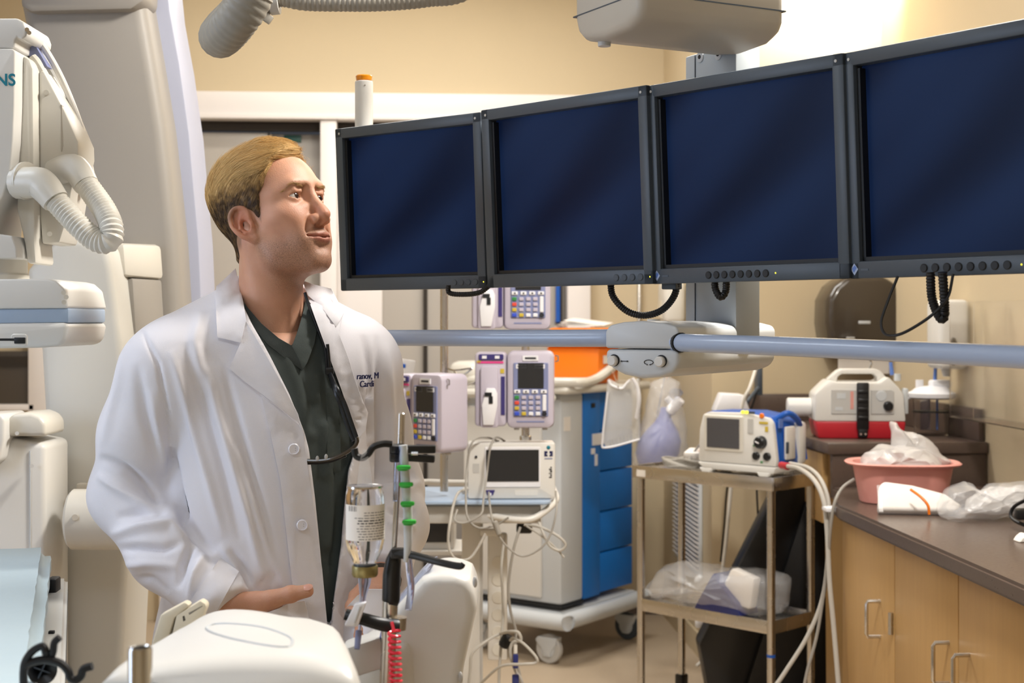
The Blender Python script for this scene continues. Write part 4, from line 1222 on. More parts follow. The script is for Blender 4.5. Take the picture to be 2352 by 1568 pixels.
# ------------------------------------------------------------------ on the counters
sf = fr(1872, 1010, 4.98, -4)
su = thing('suction_machine', 'portable suction machine, white over red, with a carry handle and black strap', 'suction unit', MX.Translation((sf.to_translation().x, sf.to_translation().y, ZL2)) @ fr(1872, HZ, 4.98, -4).to_3x3().to_4x4())
sw_, sh_ = .318, .242
part('red_base', MB().prism([(0.012, .0), (sw_ - .012, 0), (sw_ - .004, .062), (.0, .062)], 0, .17, .008, 2), 'red_plastic', su)
ol = [(0, .060), (0, .155), (.012, .168), (.065, .218), (.085, .236), (.1, .242), (.218, .242), (.235, .236), (.290, .180), (.306, .155), (.314, .060)]
inn = [(.083, .198), (.083, .214), (.1, .226), (.215, .226), (.222, .214), (.222, .198)]
# shell with a handle opening: an upper arch and a lower block
part('shell', MB().prism([(0, .060), (0, .155), (.012, .168), (.050, .205), (.082, .198), (.222, .198), (.252, .218), (.290, .180), (.306, .155), (.314, .060)], 0, .16, .008, 2), 'white_plastic', su)
part('handle', MB().prism([(.050, .204), (.065, .218), (.085, .236), (.1, .243), (.218, .243), (.235, .236), (.256, .213), (.222, .196), (.223, .214), (.212, .225), (.1, .225), (.086, .214), (.083, .196)], .05, .11, .005, 2), 'white_plastic', su)
part('control_panel', MB().prism([(.056, .086), (.145, .086), (.145, .172), (.056, .172)], -.004, .004, .002, 1), 'grey_plastic', su)
part('control_panel', MB().prism([(.192, .086), (.272, .086), (.272, .165), (.262, .172), (.192, .172)], -.004, .004, .002, 1), 'grey_plastic', su)
part('scale_print', MB().box((.127, -.0048, .135), (.011, .001, .062)), 'pink_plastic', su)
part('panel_print', MB().box((.082, -.0048, .105), (.026, .001, .012)).box((.09, -.0048, .15), (.03, .001, .02)), 'cool_plastic', su)
part('gauge', MB().cyl((.228, -.006, .15), (.228, 0, .15), .019, segs=18, bev=.002), 'cool_plastic', su)
part('dial_knob', MB().cyl((.252, -.02, .115), (.252, 0, .115), .015, .018, segs=18, bev=.003), 'black_plastic', su)
sp = part('strap', MB().box((.163, -.012, .115), (.042, .014, .165), .005), 'black_rubber', su)
for z in (.075, .105, .135, .165):
    part('strap_ridge', MB().box((.163, -.020, z), (.036, .008, .012), .003), 'black_plastic', sp)
part('strap_tab', MB().box((.163, -.012, .022), (.034, .012, .035), .006), 'black_rubber', su)
for x in (.155, .171):
    part('rivet', MB().cyl((x, -.020, .018), (x, -.017, .018), .004, segs=10), 'chrome', su)
part('side_cylinder', MB().cyl((-.085, .1, .105), (.002, .1, .105), .033, segs=24, bev=.004), 'white_plastic', su)
part('side_post', MB().box((.322, .06, .13), (.014, .05, .09), .004).cyl((.30, .08, .2), (.30, .08, .225), .012), 'cool_plastic', su)
part('hose_port', MB().cyl((.285, .1, .22), (.280, .1, .265), .0075, .006), 'logo_blue', su)
part('wire_ring', MB().tube([(.205, .1, .24), (.212, .1, .262), (.208, .1, .275)], .004, 8), 'chrome', su)

cn = thing('suction_canister', 'clear suction canister with a white lid beside the red suction machine', 'canister', MX.Translation((P(2140, HZ, 5.12).x, P(2140, HZ, 5.12).y, ZL2)))
part('jar', MB().lathe([(.056, 0), (.060, .004), (.066, .135), (.064, .135), (.058, .006), (.0, .005)], 28), 'clear', cn)
part('lid', MB().lathe([(.07, .132), (.085, .138), (.087, .152), (.07, .160), (.05, .176), (.0, .18)], 28), 'key_white', cn)
part('lid_port', MB().box((.03, 0, .185), (.075, .05, .03), .01).cyl((-.045, 0, .165), (-.045, 0, .2), .014, segs=14), 'key_white', cn)
part('lid_tab', MB().tube([(-.075, 0, .15), (-.1, 0, .15), (-.095, 0, .135), (-.075, 0, .135)], .005, 8), 'key_white', cn)
part('float_rod', MB().cyl((.02, 0, .02), (.02, 0, .13), .004, segs=8), 'logo_blue', cn)
part('inner_filter', MB().cyl((-.02, .01, .02), (-.02, .01, .13), .018, segs=14), 'clear_tint', cn)
part('black_band', MB().lathe([(.0675, .084), (.0685, .084), (.0685, .089), (.0675, .089)], 28), 'black_rubber', cn)
part('hose_stub', MB().cyl((.012, 0, .195), (.014, 0, .25), .007, .006, segs=10), 'logo_blue', cn)

# pink basin and its contents
bo_ = P(2073, HZ, 4.42)
ba = thing('pink_basin', 'pink plastic wash basin on the worktop', 'basin', MX.Translation((bo_.x, bo_.y, CT)) @ MX.Rotation(-PSI - .12, 4, 'Z'))


def oval(a, b_, z, n=40, e=2.6):
    out = []
    for k in range(n):
        t = 2 * math.pi * k / n
        c, s_ = math.cos(t), math.sin(t)
        out.append((a * abs(c) ** (2 / e) * (1 if c > 0 else -1), b_ * abs(s_) ** (2 / e) * (1 if s_ > 0 else -1), z))
    return out


part('bowl', MB().loft([oval(.125, .09, .0), oval(.13, .095, .003), oval(.150, .115, .11), oval(.158, .122, .117), oval(.172, .136, .118), oval(.176, .140, .123), oval(.170, .134, .127), oval(.152, .116, .124), oval(.145, .11, .11), oval(.125, .09, .006)]), 'pink_plastic', ba)
bw = WM[ba.name]
film('white_film_bag', 'white crumpled bag heaped in the pink basin', 'bag', bw @ MX.Translation((-.01, -.01, .125)), [(-.12, -.03), (-.10, .02), (-.06, .045), (-.02, .05), (.03, .045), (.09, .03), (.13, -.01), (.10, -.055), (-.08, -.055)], 0, 'film_white', 11, .08, .016)
film('clear_film_bag', 'clear pointed plastic bag standing up out of the pink basin', 'bag', bw @ MX.Translation((.03, .03, .145)), [(-.055, .0), (-.062, .085), (-.05, .10), (-.02, .065), (.04, .055), (.10, -.01), (.12, -.03), (-.02, -.04)], 0, 'film_white', 14, .045, .012)
w0 = P(2120, HZ, 4.08)
k1 = thing('white_packet', 'white pouch with an orange stripe leaning on the pink basin', 'packet', MX.Translation((w0.x, w0.y, CT)) @ MX.Rotation(-PSI - .15, 4, 'Z'))
part('pouch', MB().prism([(-.125, .0), (.09, -.0), (.115, .02), (.07, .06), (-.02, .088), (-.10, .10), (-.115, .085)], -.016, .02, .012, 3, m=MX.Translation((0, .03, .007)) @ MX.Rotation(-.7, 4, 'X')), 'paper', k1, ang=60)
part('orange_stripe', MB().tube([(-.035, -.003, .078), (-.01, -.028, .06), (.008, -.04, .038), (.012, -.04, .012)], .004, 6), 'orange_plastic', k1)
part('clear_edge', MB().box((-.12, .0, .05), (.012, .004, .09), rot=MX.Rotation(-.7, 3, 'X')), 'film', k1)
w1 = P(2275, HZ, 4.02)
film('clear_wrap', 'heap of crumpled clear packaging at the right edge of the worktop', 'packaging', MX.Translation((w1.x, w1.y, CT + .052)) @ MX.Rotation(-PSI, 4, 'Z'), [(-.14, -.045), (-.12, .02), (-.075, .05), (-.04, .02), (.02, .045), (.10, .05), (.16, .02), (.17, -.045), (0, -.05)], 0, 'film', 21, .09, .02)
film('white_dressing', 'white folded dressing inside the clear packaging at the right edge', 'dressing', MX.Translation((w1.x + .04, w1.y + .02, CT + .055)) @ MX.Rotation(-PSI, 4, 'Z'), [(-.10, -.03), (-.06, .025), (.0, .035), (.12, .03), (.14, -.02), (.05, -.035)], 0, 'film_white', 23, .05, .012)
bg = thing('black_tubing', 'loop of thin black tubing lying on the worktop at the right edge', 'tubing', MX.Translation((P(2300, HZ, 3.86).x, P(2300, HZ, 3.86).y, CT + .004)))
q0 = WM[bg.name].to_translation()
for pts in ([(2212, 1162), (2240, 1158), (2290, 1150), (2330, 1158), (2325, 1172), (2280, 1174), (2235, 1170), (2210, 1165)],):
    part('loop', MB().tube([P(x, y, .556 * FPX / (y - HZ)) for x, y in pts], .0042, 8), 'black_rubber', bg, world=True)
part('loop', MB().tube([P(2400, 1130, 3.75), P(2352, 1150, 3.8), P(2328, 1165, 3.84), P(2322, 1185, 3.84), P(2340, 1200, 3.8), P(2380, 1215, 3.75)], .005, 8), 'black_rubber', bg, world=True)
part('black_joint', MB().box(P(2352, 1180, 3.79), (.05, .03, .03), .008), 'black_plastic', bg, world=True)
wsx = P(2350, HZ, 3.62)
pw = thing('paper_scrap', 'small white scrap on the worktop at the right edge of the picture', 'scrap', MX.Translation((wsx.x, wsx.y, CT)))
part('scrap', MB().prism([(-.02, 0), (.03, 0), (.035, .012), (.0, .022), (-.012, .012)], -.02, .02, .003, 1), 'paper', pw)

# ------------------------------------------------------------------ left: window, side unit, patient table
wn = struct('window_1', MB().box((bx(40, 6.9), YB - .04, bz(865, 6.9)), (bx(62, 6.9) - bx(-60, 6.9), .02, bz(806, 6.9) - bz(926, 6.9))), 'smoke_plastic')
part('window_frame', MB().box((bx(5, 6.9), YB - .05, bz(932, 6.9)), (bx(80, 6.9) - bx(-60, 6.9), .05, .03), .004).box((bx(82, 6.9), YB - .05, bz(850, 6.9)), (.085, .05, .45), .004), 'white_trim', wn)
part('sill_strip', MB().box((bx(0, 6.9), YB - .06, bz(829, 6.9)), (bx(60, 6.9) - bx(-60, 6.9), .01, .05)), 'dark_gap', wn)
su2 = thing('gantry_base_unit', 'white rounded equipment unit at the left edge behind the patient table', 'equipment', MX.Translation(PG(20, 3.05)))
UF = fr(20, HZ, 2.98)
UI = WM[su2.name].inverted()
part('body_shell', MB().prism(pxpoly([(-200, 1004), (14, 1004), (104, 1020), (106, 1900), (-200, 1900)], 2.98, UF), 0, .16, .012, 3, m=UI @ UF), 'white_plastic', su2, ang=50)
part('top_dome', MB().prism(pxpoly([(10, 1002), (16, 962), (30, 950), (70, 948), (92, 956), (104, 972), (105, 1002)], 2.97, UF), -.01, .12, .014, 3, m=UI @ UF), 'cream_plastic', su2, ang=50)
part('left_arm', MB().prism(pxpoly([(-160, 955), (6, 950), (14, 962), (14, 1010), (4, 1055), (-20, 1075), (-160, 1075)], 2.95, UF), -.04, .1, .014, 3, m=UI @ UF), 'white_plastic', su2, ang=50)
for px, py in ((39, 995), (-1, 1021), (73, 1070)):
    part('shell_screw', MB().cyl(P(px, py, 2.955), P(px, py, 2.97), .0042, segs=10), 'grey_plastic', su2, world=True)
part('panel_groove', MB().prism(pxpoly([(66, 1035), (69, 1035), (69, 1600), (66, 1600)], 2.975, UF), -.002, .02, m=UI @ UF), 'cool_plastic', su2)

# table: runs from the lower left towards the gantry
tz = 1.45 - (1247 - HZ) / FPX * 2.55     # top of the pad at its far end
pt = thing('patient_table', 'white patient table edge with an accessory rail at the lower left', 'table', MX.Translation((P(0, HZ, 2.0).x - .2, P(0, HZ, 2.0).y, 0)))


def onz(px, py, z):
    d = (1.45 - z) * FPX / (py - HZ)
    return P(px, py, d)


a_, b2 = onz(118, 1252, tz), onz(84, 1568, tz)
drc = (b2 - a_).normalized()
side = V((-drc.y, drc.x, 0))
if side.dot(RT) > 0:
    side = -side
b3 = a_ + drc * 1.5
padv = [a_, b3, b3 + side * .6, a_ + side * .6]


def slab(vs, z0_, z1_, bev):
    vv = [V((p.x, p.y, z0_)) for p in vs] + [V((p.x, p.y, z1_)) for p in vs]
    b = MB().poly(vv, [(3, 2, 1, 0), (4, 5, 6, 7)] + [(i, (i + 1) % 4, 4 + (i + 1) % 4, 4 + i) for i in range(4)])
    bmesh.ops.recalc_face_normals(b.bm, faces=list(b.bm.faces))
    bmesh.ops.bevel(b.bm, geom=list(b.bm.edges), offset=bev, segments=3, affect='EDGES')
    return b


tp2 = a_ - drc * -.04 - side * .028
rail = [tp2, tp2 + drc * 1.5, tp2 + drc * 1.5 + side * .65, tp2 + side * .65]
part('table_frame', slab(rail, tz - .085, tz - .052, .006), 'white_plastic', pt, world=True)
part('frame_groove', slab([p - side * .0008 for p in (tp2 + drc * .02, tp2 + drc * 1.45, tp2 + drc * 1.45 + side * .01, tp2 + drc * .02 + side * .01)], tz - .074, tz - .069, .0005), 'bezel', pt, world=True)
part('pedestal', MB().box(tuple((tp2 + drc * .6 + side * .4).xy) + ((tz - .09) / 2,), (.35, .5, tz - .09), .03), 'white_plastic', pt, world=True)
part('rail_bracket', MB().box((a_ + drc * .16 - side * .006).xy[:] + (tz - .045,), (.016, .035, .03), .003), 'bezel_dark', pt, world=True)
part('rail_stud', MB().box((a_ + drc * .50 - side * .008).xy[:] + (tz - .051,), (.008, .008, .006), .001), 'bezel_dark', pt, world=True)
mt_ = slab(padv, tz - .052, tz, .016)
bmesh.ops.subdivide_edges(mt_.bm, edges=[e for e in mt_.bm.edges if e.calc_length() > .3], cuts=40, use_grid_fill=True)
for v in mt_.bm.verts:
    n_ = mnoise.noise(V((v.co.x * 14, v.co.y * 9, 3))) * .003
    v.co.z += n_
    if v.co.z > tz - .045:
        v.co -= side * (mnoise.noise(V((v.co.x * 60, v.co.y * 60, 1))) * .0025)
cov = part('table_pad', mt_, 'pad_blue', None, ang=60)
tag(cov, 'pale blue padded cover lying on the patient table at the lower left', 'mattress')
# black accessory hooks and lamp-like cone in the lower left corner
hk = thing('cable_hook', 'black wire cable hook with curled prongs in the lower left corner', 'hook', MX.Translation(P(60, 1600, 1.45)))
dk = 1.45
part('main_wire', MB().tube([P(58, 1640, dk), P(54, 1560, dk), P(58, 1530, dk), P(80, 1518, dk), P(110, 1515, dk), P(140, 1524, dk), P(156, 1540, dk), P(162, 1556, dk), P(174, 1561, dk), P(186, 1552, dk), P(192, 1536, dk), P(212, 1529, dk)], .0042, 10), 'black_rubber', hk, world=True)
part('upper_wire', MB().tube([P(54, 1560, dk), P(56, 1525, dk), P(70, 1500, dk), P(88, 1486, dk), P(100, 1485, dk), P(106, 1500, dk), P(110, 1512, dk + .01)], .0040, 10), 'black_rubber', hk, world=True)
part('short_prong', MB().tube([P(116, 1514, dk + .005), P(122, 1495, dk), P(125, 1475, dk), P(137, 1463, dk)], .0038, 10), 'black_rubber', hk, world=True)
part('stem', MB().cyl(P(58, 1640, dk), P(58, 1900, dk), .006), 'black_rubber', hk, world=True)
cp = thing('black_cone', 'small black cone-shaped cup under the cable hook', 'cup', MX.Translation(P(98, 1540, 1.62)))
qd = (P(118, 1542, 1.58) - P(78, 1512, 1.66)).normalized()
Mq = V((0, 0, 1)).rotation_difference(qd).to_matrix().to_4x4()
part('cone', MB().lathe([(.008, -.022), (.010, -.021), (.0165, .0), (.016, .001), (.0, -.014)], 22, m=Mq), 'black_plastic', cp)
part('cone_rib', MB().box((0, 0, -.006), (.02, .001, .006), m=Mq).box((0, 0, -.006), (.001, .02, .006), m=Mq), 'bezel', cp)
# ------------------------------------------------------------------ foreground injector and its pole
DJ = 1.62
ij = thing('contrast_injector', 'large white rounded injector housing in the foreground', 'injector', MX.Translation(PG(560, DJ)))
JI = WM[ij.name].inverted()


def shell_sections(secs, n=28):
    """rounded body given by (depth, outline in px) sections of equal point count"""
    return [[P(x, y, d) for x, y in catmull2(o, n)] for d, o in secs]


def catmull2(o, n):
    pts = catmull([V((x, y, 0)) for x, y in o], None, max(1, n // len(o)), True)
    return [(p.x, p.y) for p in pts]


# left housing: top sloping up and back; broad shoulder rounded at its right end
secs = [
    (1.30, [(215, 1600), (330, 1560), (560, 1545), (760, 1560), (840, 1640), (850, 1900), (215, 1900)]),
    (1.36, [(250, 1565), (360, 1520), (560, 1495), (750, 1505), (828, 1570), (840, 1900), (240, 1900)]),
    (1.45, [(285, 1545), (392, 1484), (560, 1455), (725, 1463), (808, 1520), (822, 1900), (270, 1900)]),
    (1.58, [(330, 1525), (420, 1448), (560, 1418), (690, 1425), (790, 1478), (806, 1800), (310, 1800)]),
    (1.68, [(362, 1505), (440, 1430), (520, 1400), (640, 1412), (760, 1462), (785, 1760), (345, 1760)]),
    (1.75, [(380, 1505), (450, 1435), (510, 1412), (620, 1425), (735, 1475), (765, 1740), (360, 1740)]),
]
part('main_shell', MB().loft(shell_sections(secs, 42)), 'white_plastic', ij, world=True, ang=180)
# recessed badge on the top
bgp = [(478, 1438), (520, 1432), (600, 1440), (660, 1460), (672, 1474), (660, 1486), (610, 1482), (530, 1466), (482, 1450)]
BV = BVHTree.FromObject(ij.children[0], bpy.context.evaluated_depsgraph_get())
ring = []
for x, y in catmull2(bgp, 36):
    o_ = P(x, y, 1)
    h_ = BV.ray_cast(JI @ CAM, (o_ - CAM).normalized())
    if h_[0] is not None:
        ring.append(h_[0])
if len(ring) > 8:
    cen = sum(ring, V()) / len(ring)
    mbx = MB().tube(ring, .0016, 6, False, closed=True)
    part('badge_recess', mbx, 'cool_plastic', ij)
# right housing, the tilted leg with the sloping white face
RF = fr(950, HZ, 1.90)
ro = [(800, 1520), (890, 1410), (975, 1312), (1000, 1298), (1058, 1298), (1082, 1312), (1096, 1335), (1098, 1380), (1070, 1500), (1035, 1700), (760, 1700), (790, 1560)]
part('side_shell', MB().prism(pxpoly(ro, 1.92, RF), -.05, .10, .028, 4, m=JI @ RF), 'white_plastic', ij, ang=60)
part('front_shoulder', MB().loft(shell_sections([(1.84, [(815, 1548), (860, 1500), (905, 1490), (935, 1515), (920, 1700), (810, 1700)]), (1.86, [(800, 1525), (850, 1470), (915, 1455), (960, 1490), (950, 1700), (795, 1700)]), (1.92, [(800, 1515), (860, 1445), (930, 1425), (985, 1460), (980, 1700), (795, 1700)]), (1.98, [(805, 1515), (860, 1445), (930, 1430), (985, 1465), (980, 1690), (800, 1690)])], 36)), 'white_plastic', ij, world=True, ang=180)
part('glass_edge', MB().prism(pxpoly([(868, 1440), (960, 1330), (985, 1305), (1000, 1298), (985, 1322), (890, 1432)], 1.84, RF), -.012, .02, .002, 1, m=JI @ RF), 'exit_glass' if 'exit_glass' in MAT else 'clear_tint', ij)
for px, py in ((1091, 1336), (1058, 1555)):
    part('slot_screw', MB().sph(P(px, py, 1.852), (.0032, .003, .0075), 10), 'grey_plastic', ij, world=True)
part('floor_column', MB().box((P(560, HZ, 1.6).x, P(560, HZ, 1.6).y, .45), (.14, .14, .85), .02), 'white_plastic', ij, world=True)
part('floor_base', MB().box((P(560, HZ, 1.6).x, P(560, HZ, 1.6).y, .05), (.45, .45, .08), .03), 'grey_plastic', ij, world=True)
part('blue_light', MB().prism(pxpoly([(788, 1476), (835, 1462), (880, 1452), (880, 1470), (815, 1498), (795, 1495)], 1.80, RF), -.02, .02, .004, 2, m=JI @ fr(950, HZ, 1.80)), 'navy_plastic', ij)
part('clear_block', MB().box(P(842, 1500, 1.80), (.05, .05, .04), .006, rot=MX.Rotation(-.3, 3, 'Y')), 'grey_plastic', ij, world=True)

# cream clips behind the housing
cl = thing('cream_clip', 'cream plastic clip leaning behind the injector, left one of the pair', 'clip', MX.Translation(P(370, 1470, 1.79)), 'cream clips behind the injector')
LF = fr(380, HZ, 1.79)
part('plate', MB().prism(pxpoly([(345, 1490), (368, 1412), (424, 1382), (436, 1390), (400, 1420), (375, 1500)], 1.79, LF), 0, .02, .003, 2, m=WM[cl.name].inverted() @ LF), 'beige_card', cl)
part('inner_face', MB().prism(pxpoly([(376, 1480), (388, 1420), (420, 1402), (430, 1500)], 1.78, LF), .012, .024, .002, 1, m=WM[cl.name].inverted() @ LF), 'cream_plastic', cl)
c2 = thing('cream_clip', 'cream plastic clip with brown slots, right one of the pair behind the injector', 'clip', MX.Translation(P(420, 1460, 1.76)), 'cream clips behind the injector')
part('plate', MB().prism(pxpoly([(378, 1500), (396, 1420), (452, 1386), (464, 1394), (466, 1402), (440, 1470), (400, 1510)], 1.77, LF), 0, .02, .003, 2, m=WM[c2.name].inverted() @ LF), 'beige_card', c2)
part('slot', MB().prism(pxpoly([(406, 1424), (414, 1420), (418, 1434), (409, 1440)], 1.765, LF), 0, .01, .001, 1, m=WM[c2.name].inverted() @ LF), 'smoke_plastic', c2)
part('slot', MB().prism(pxpoly([(420, 1416), (455, 1397), (458, 1402), (424, 1424)], 1.765, LF), 0, .01, .001, 1, m=WM[c2.name].inverted() @ LF), 'arm_paint', c2)
# chrome socket tube
ct_ = thing('chrome_tube', 'short open chrome tube standing left of the injector', 'tube', MX.Translation(P(322, 1490, 1.27)))
part('tube', MB().lathe([(.0108, -.16), (.0108, .0), (.0095, .0022), (.0075, .001), (.0075, -.03), (.0, -.031)], 28), 'chrome', ct_)
part('collar', MB().lathe([(.0108, -.036), (.017, -.034), (.018, -.045), (.0108, -.046)], 28), 'bezel', ct_)
part('lower_post', MB().cyl((0, 0, -.75), (0, 0, -.1), .0108, segs=20), 'chrome', ct_)

# IV pole
DP = 1.78
ip = thing('injector_pole', 'thin steel pole with black grip and clamp rising from the injector', 'pole', MX.Translation(P(900, 1500, DP)))
part('upper_rod', MB().cyl(P(922, 952, DP), P(905, 1260, DP), .0034, segs=14), 'chrome', ip, world=True)
part('rod_tip', MB().cyl(P(922.5, 948, DP), P(920, 1020, DP), .0046, segs=14, bev=.001), 'steel', ip, world=True)
part('grip', MB().tube([P(906, 1262, DP), P(904, 1285, DP), P(900, 1320, DP), P(898, 1375, DP), P(897, 1382, DP)], [.0048, .0098, .0114, .0112, .0095], 18), 'black_plastic', ip, world=True)
part('lever', MB().tube([P(905, 1268, DP - .012), P(950, 1275, DP - .02), P(1010, 1291, DP - .03), P(1056, 1300, DP - .04), P(1064, 1293, DP - .04)], [.0055, .0056, .005, .0052, .004], 10, flat=.6), 'black_plastic', ip, world=True)
part('lever_head', MB().box(P(915, 1270, DP - .008), (.019, .016, .013), .003), 'black_plastic', ip, world=True)
part('lower_rod', MB().cyl(P(897, 1375, DP), P(886, 1640, DP), .0098, segs=20), 'steel', ip, world=True)
part('clamp', MB().tube([P(793, 1410, DP - .03), P(830, 1420, DP - .03), P(880, 1434, DP - .025), P(916, 1438, DP - .02)], [.0078, .0085, .0092, .0088], 10, flat=.7), 'black_plastic', ip, world=True)
part('clamp_ring', MB().tube([P(912, 1416, DP - .002), P(910, 1444, DP - .002)], .0125, 20, False), 'steel', ip, world=True)
# top holder: black arm with a hook, crossing the rod
hd = thing('line_holder', 'black cross arm clipped near the top of the thin steel pole', 'holder', MX.Translation(P(920, 1040, DP)))
part('hook_arm', MB().tube([P(814, 1030, DP - .02), P(818, 1046, DP - .02), P(832, 1051, DP - .02), P(846, 1042, DP - .02), P(858, 1026, DP - .02), P(880, 1019, DP - .015), P(900, 1020, DP - .012)], .0044, 10), 'black_rubber', hd, world=True)
part('upper_jaw', MB().box(P(950, 1031, DP - .012), (.055, .016, .0095), .0015, rot=MX.Rotation(-PSI, 3, 'Z')), 'black_plastic', hd, world=True)
part('lower_jaw', MB().box(P(948, 1051, DP - .012), (.055, .016, .0085), .0015, rot=MX.Rotation(-PSI, 3, 'Z') @ MX.Rotation(.06, 3, 'Y')), 'black_plastic', hd, world=True)
part('clamp_block', MB().box(P(913, 1040, DP - .004), (.020, .022, .022), .003), 'black_plastic', hd, world=True)
part('spring', MB().tube([P(945, 1041, DP - .02), P(960, 1041, DP - .02)], .003, 8, False), 'chrome', hd, world=True)
# bottle
bt = thing('glass_bottle', 'upside-down clear glass vial with a printed label hanging in front of the coat', 'bottle', MX.Translation(P(838, 1210, DP - .03)))
S = (DP - .03) / FPX
prof = [(.0, (1210 - 1120) * S), (38 * S, (1210 - 1118) * S), (43 * S, (1210 - 1130) * S), (45 * S, (1210 - 1150) * S), (45 * S, (1210 - 1240) * S), (40 * S, (1210 - 1262) * S), (31 * S, (1210 - 1280) * S), (26 * S, (1210 - 1292) * S), (26 * S, (1210 - 1305) * S), (.0, (1210 - 1305) * S)]
part('glass_body', MB().lathe(prof, 36), 'glass', bt, ang=60)
part('label', MB().lathe([(45.4 * S, (1210 - 1152) * S), (45.6 * S, (1210 - 1153) * S), (45.6 * S, (1210 - 1236) * S), (45.4 * S, (1210 - 1237) * S)], 36) if False else MB().loft([[(45.6 * S * math.cos(a), 45.6 * S * math.sin(a), z) for a in [math.radians(-160 + 160 * k / 30) for k in range(31)]] + [(45.2 * S * math.cos(a), 45.2 * S * math.sin(a), z) for a in [math.radians(0 - 160 * k / 30) for k in range(31)]] for z in ((1210 - 1155) * S, (1210 - 1236) * S)]), 'paper', bt)
rl = random.Random(4)
mb = MB()


def lblock(a0, a1, z, h, r=45.75):
    n = 6
    A = [math.radians(a0 + (a1 - a0) * k / n) for k in range(n + 1)]
    vs = [(r * S * math.cos(a), r * S * math.sin(a), z - h / 2) for a in A] + [(r * S * math.cos(a), r * S * math.sin(a), z + h / 2) for a in A]
    return vs, [(k, k + 1, n + 2 + k, n + 1 + k) for k in range(n)]


for row in range(11):
    z = (1210 - (1172 + row * 6)) * S
    x = -120 + rl.uniform(0, 20) if row not in (0, 1) else -90
    while x < -18:
        w = rl.uniform(5, 16)
        mb.poly(*lblock(x, min(x + w, -15), z, (2.6 if row in (3, 4) else 1.5) * S))
        x += w + 3
part('label_print', mb, 'ink', bt, kind='stuff')
mb = MB()
for k in range(9):
    a = -140 + k * 3.4
    mb.poly(*lblock(a, a + (1 if k % 3 else 2), (1210 - 1163) * S, 12 * S))
part('barcode', mb, 'ink', bt, kind='stuff')
part('base_rim', MB().lathe([(37 * S, (1210 - 1116) * S), (41 * S, (1210 - 1115) * S), (41.5 * S, (1210 - 1119) * S), (37 * S, (1210 - 1119) * S)], 36), 'chrome', bt)
part('stopper', MB().lathe([(0, (1210 - 1293) * S), (25 * S, (1210 - 1293) * S), (25 * S, (1210 - 1303) * S), (0, (1210 - 1303) * S)], 28), 'bezel', bt)
part('crimp_cap', MB().lathe([(0, (1210 - 1298) * S), (29 * S, (1210 - 1298) * S), (30 * S, (1210 - 1301) * S), (30 * S, (1210 - 1318) * S), (27 * S, (1210 - 1323) * S), (0, (1210 - 1324) * S)], 32), 'brass', bt)
part('hanger_strip', MB().prism([(-20 * S, 90 * S), (18 * S, 90 * S), (10 * S, 150 * S), (4 * S, 176 * S), (-6 * S, 176 * S), (-12 * S, 150 * S)], .006, .008), 'film', bt)
dc = thing('drip_spike', 'clear spike and drip line under the upside-down vial, with a white roller clip', 'drip line', MX.Translation(P(834, 1360, DP - .03)))
part('spike', MB().tube([P(838, 1322, DP - .03), P(837, 1340, DP - .03), P(834, 1365, DP - .03), P(830, 1400, DP - .03)], [.0085, .0075, .0045, .0028], 12), 'clear_tint', dc, world=True)
part('roller_clip', MB().prism(pxpoly([(815, 1386), (842, 1382), (822, 1438), (791, 1436)], DP - .05, fr(815, HZ, DP - .05)), -.004, .008, .002, 2, m=WM[dc.name].inverted() @ fr(815, HZ, DP - .05)), 'key_white', dc)
part('clip_slot', MB().prism(pxpoly([(826, 1392), (829, 1392), (816, 1430), (813, 1430)], DP - .056, fr(815, HZ, DP - .056)), -.001, .006, m=WM[dc.name].inverted() @ fr(815, HZ, DP - .056)), 'grey_plastic', dc)
part('drip_tube', MB().tube([P(830, 1400, DP - .03), P(826, 1440, DP - .03), P(822, 1480, DP - .04)], .0018, 8), 'clear_tint', dc, world=True)
part('luer_end', MB().cyl(P(824, 1448, DP - .035), P(820, 1490, DP - .045), .0042, .0035, segs=12), 'pump_face', dc, world=True)
# manifold with green taps
mf = thing('stopcock_manifold', 'clear manifold with four green taps hung on the steel pole', 'manifold', MX.Translation(P(932, 1130, DP - .02)))
part('body', MB().tube([P(926, 1022, DP - .02), P(930, 1090, DP - .02), P(936, 1170, DP - .02), P(937, 1245, DP - .02), P(932, 1290, DP - .02)], [.0055, .006, .006, .0055, .003], 12), 'cool_plastic', mf, world=True)
part('side_tube', MB().tube([P(914, 1025, DP - .025), P(911, 1060, DP - .025), P(908, 1150, DP - .02)], .0032, 8), 'clear_tint', mf, world=True)
for k, (x, y) in enumerate(((925, 1073), (931, 1112), (934, 1156), (938, 1198))):
    tp_ = part('tap', MB().box(P(x + 2, y, DP - .03), (.0175, .010, .0052), .0022, rot=MX.Rotation(-PSI, 3, 'Z')), 'green_plastic', mf, world=True)
    part('tap_hub', MB().cyl(P(x, y - 4, DP - .024), P(x, y + 7, DP - .024), .0065, segs=12), 'green_plastic', mf, world=True)
part('fitting', MB().tube([P(936, 1255, DP - .02), P(940, 1300, DP - .01), P(944, 1350, DP), P(938, 1400, DP)], .0045, 10), 'clear_tint', mf, world=True)
# red coil
rcoil = thing('red_coil_line', 'coiled bright red line hanging at the foot of the steel pole', 'coil', MX.Translation(P(906, 1500, DP - .05)))
pts = []
p0, p1 = P(905, 1448, DP - .045), P(912, 1640, DP - .045)
tn = 15
for k in range(tn * 8):
    a = k * 2 * math.pi / 8
    pts.append(p0.lerp(p1, k / (tn * 8)) + RT * (.0068 * math.cos(a)) + FW * (.0068 * math.sin(a)))
part('coil', MB().tube(pts, .0019, 6, n=2), 'red_coil', rcoil, world=True)
part('lead_in', MB().tube([P(900, 1428, DP - .045), P(902, 1438, DP - .045), P(905, 1450, DP - .045)], .0022, 6), 'red_coil', rcoil, world=True)
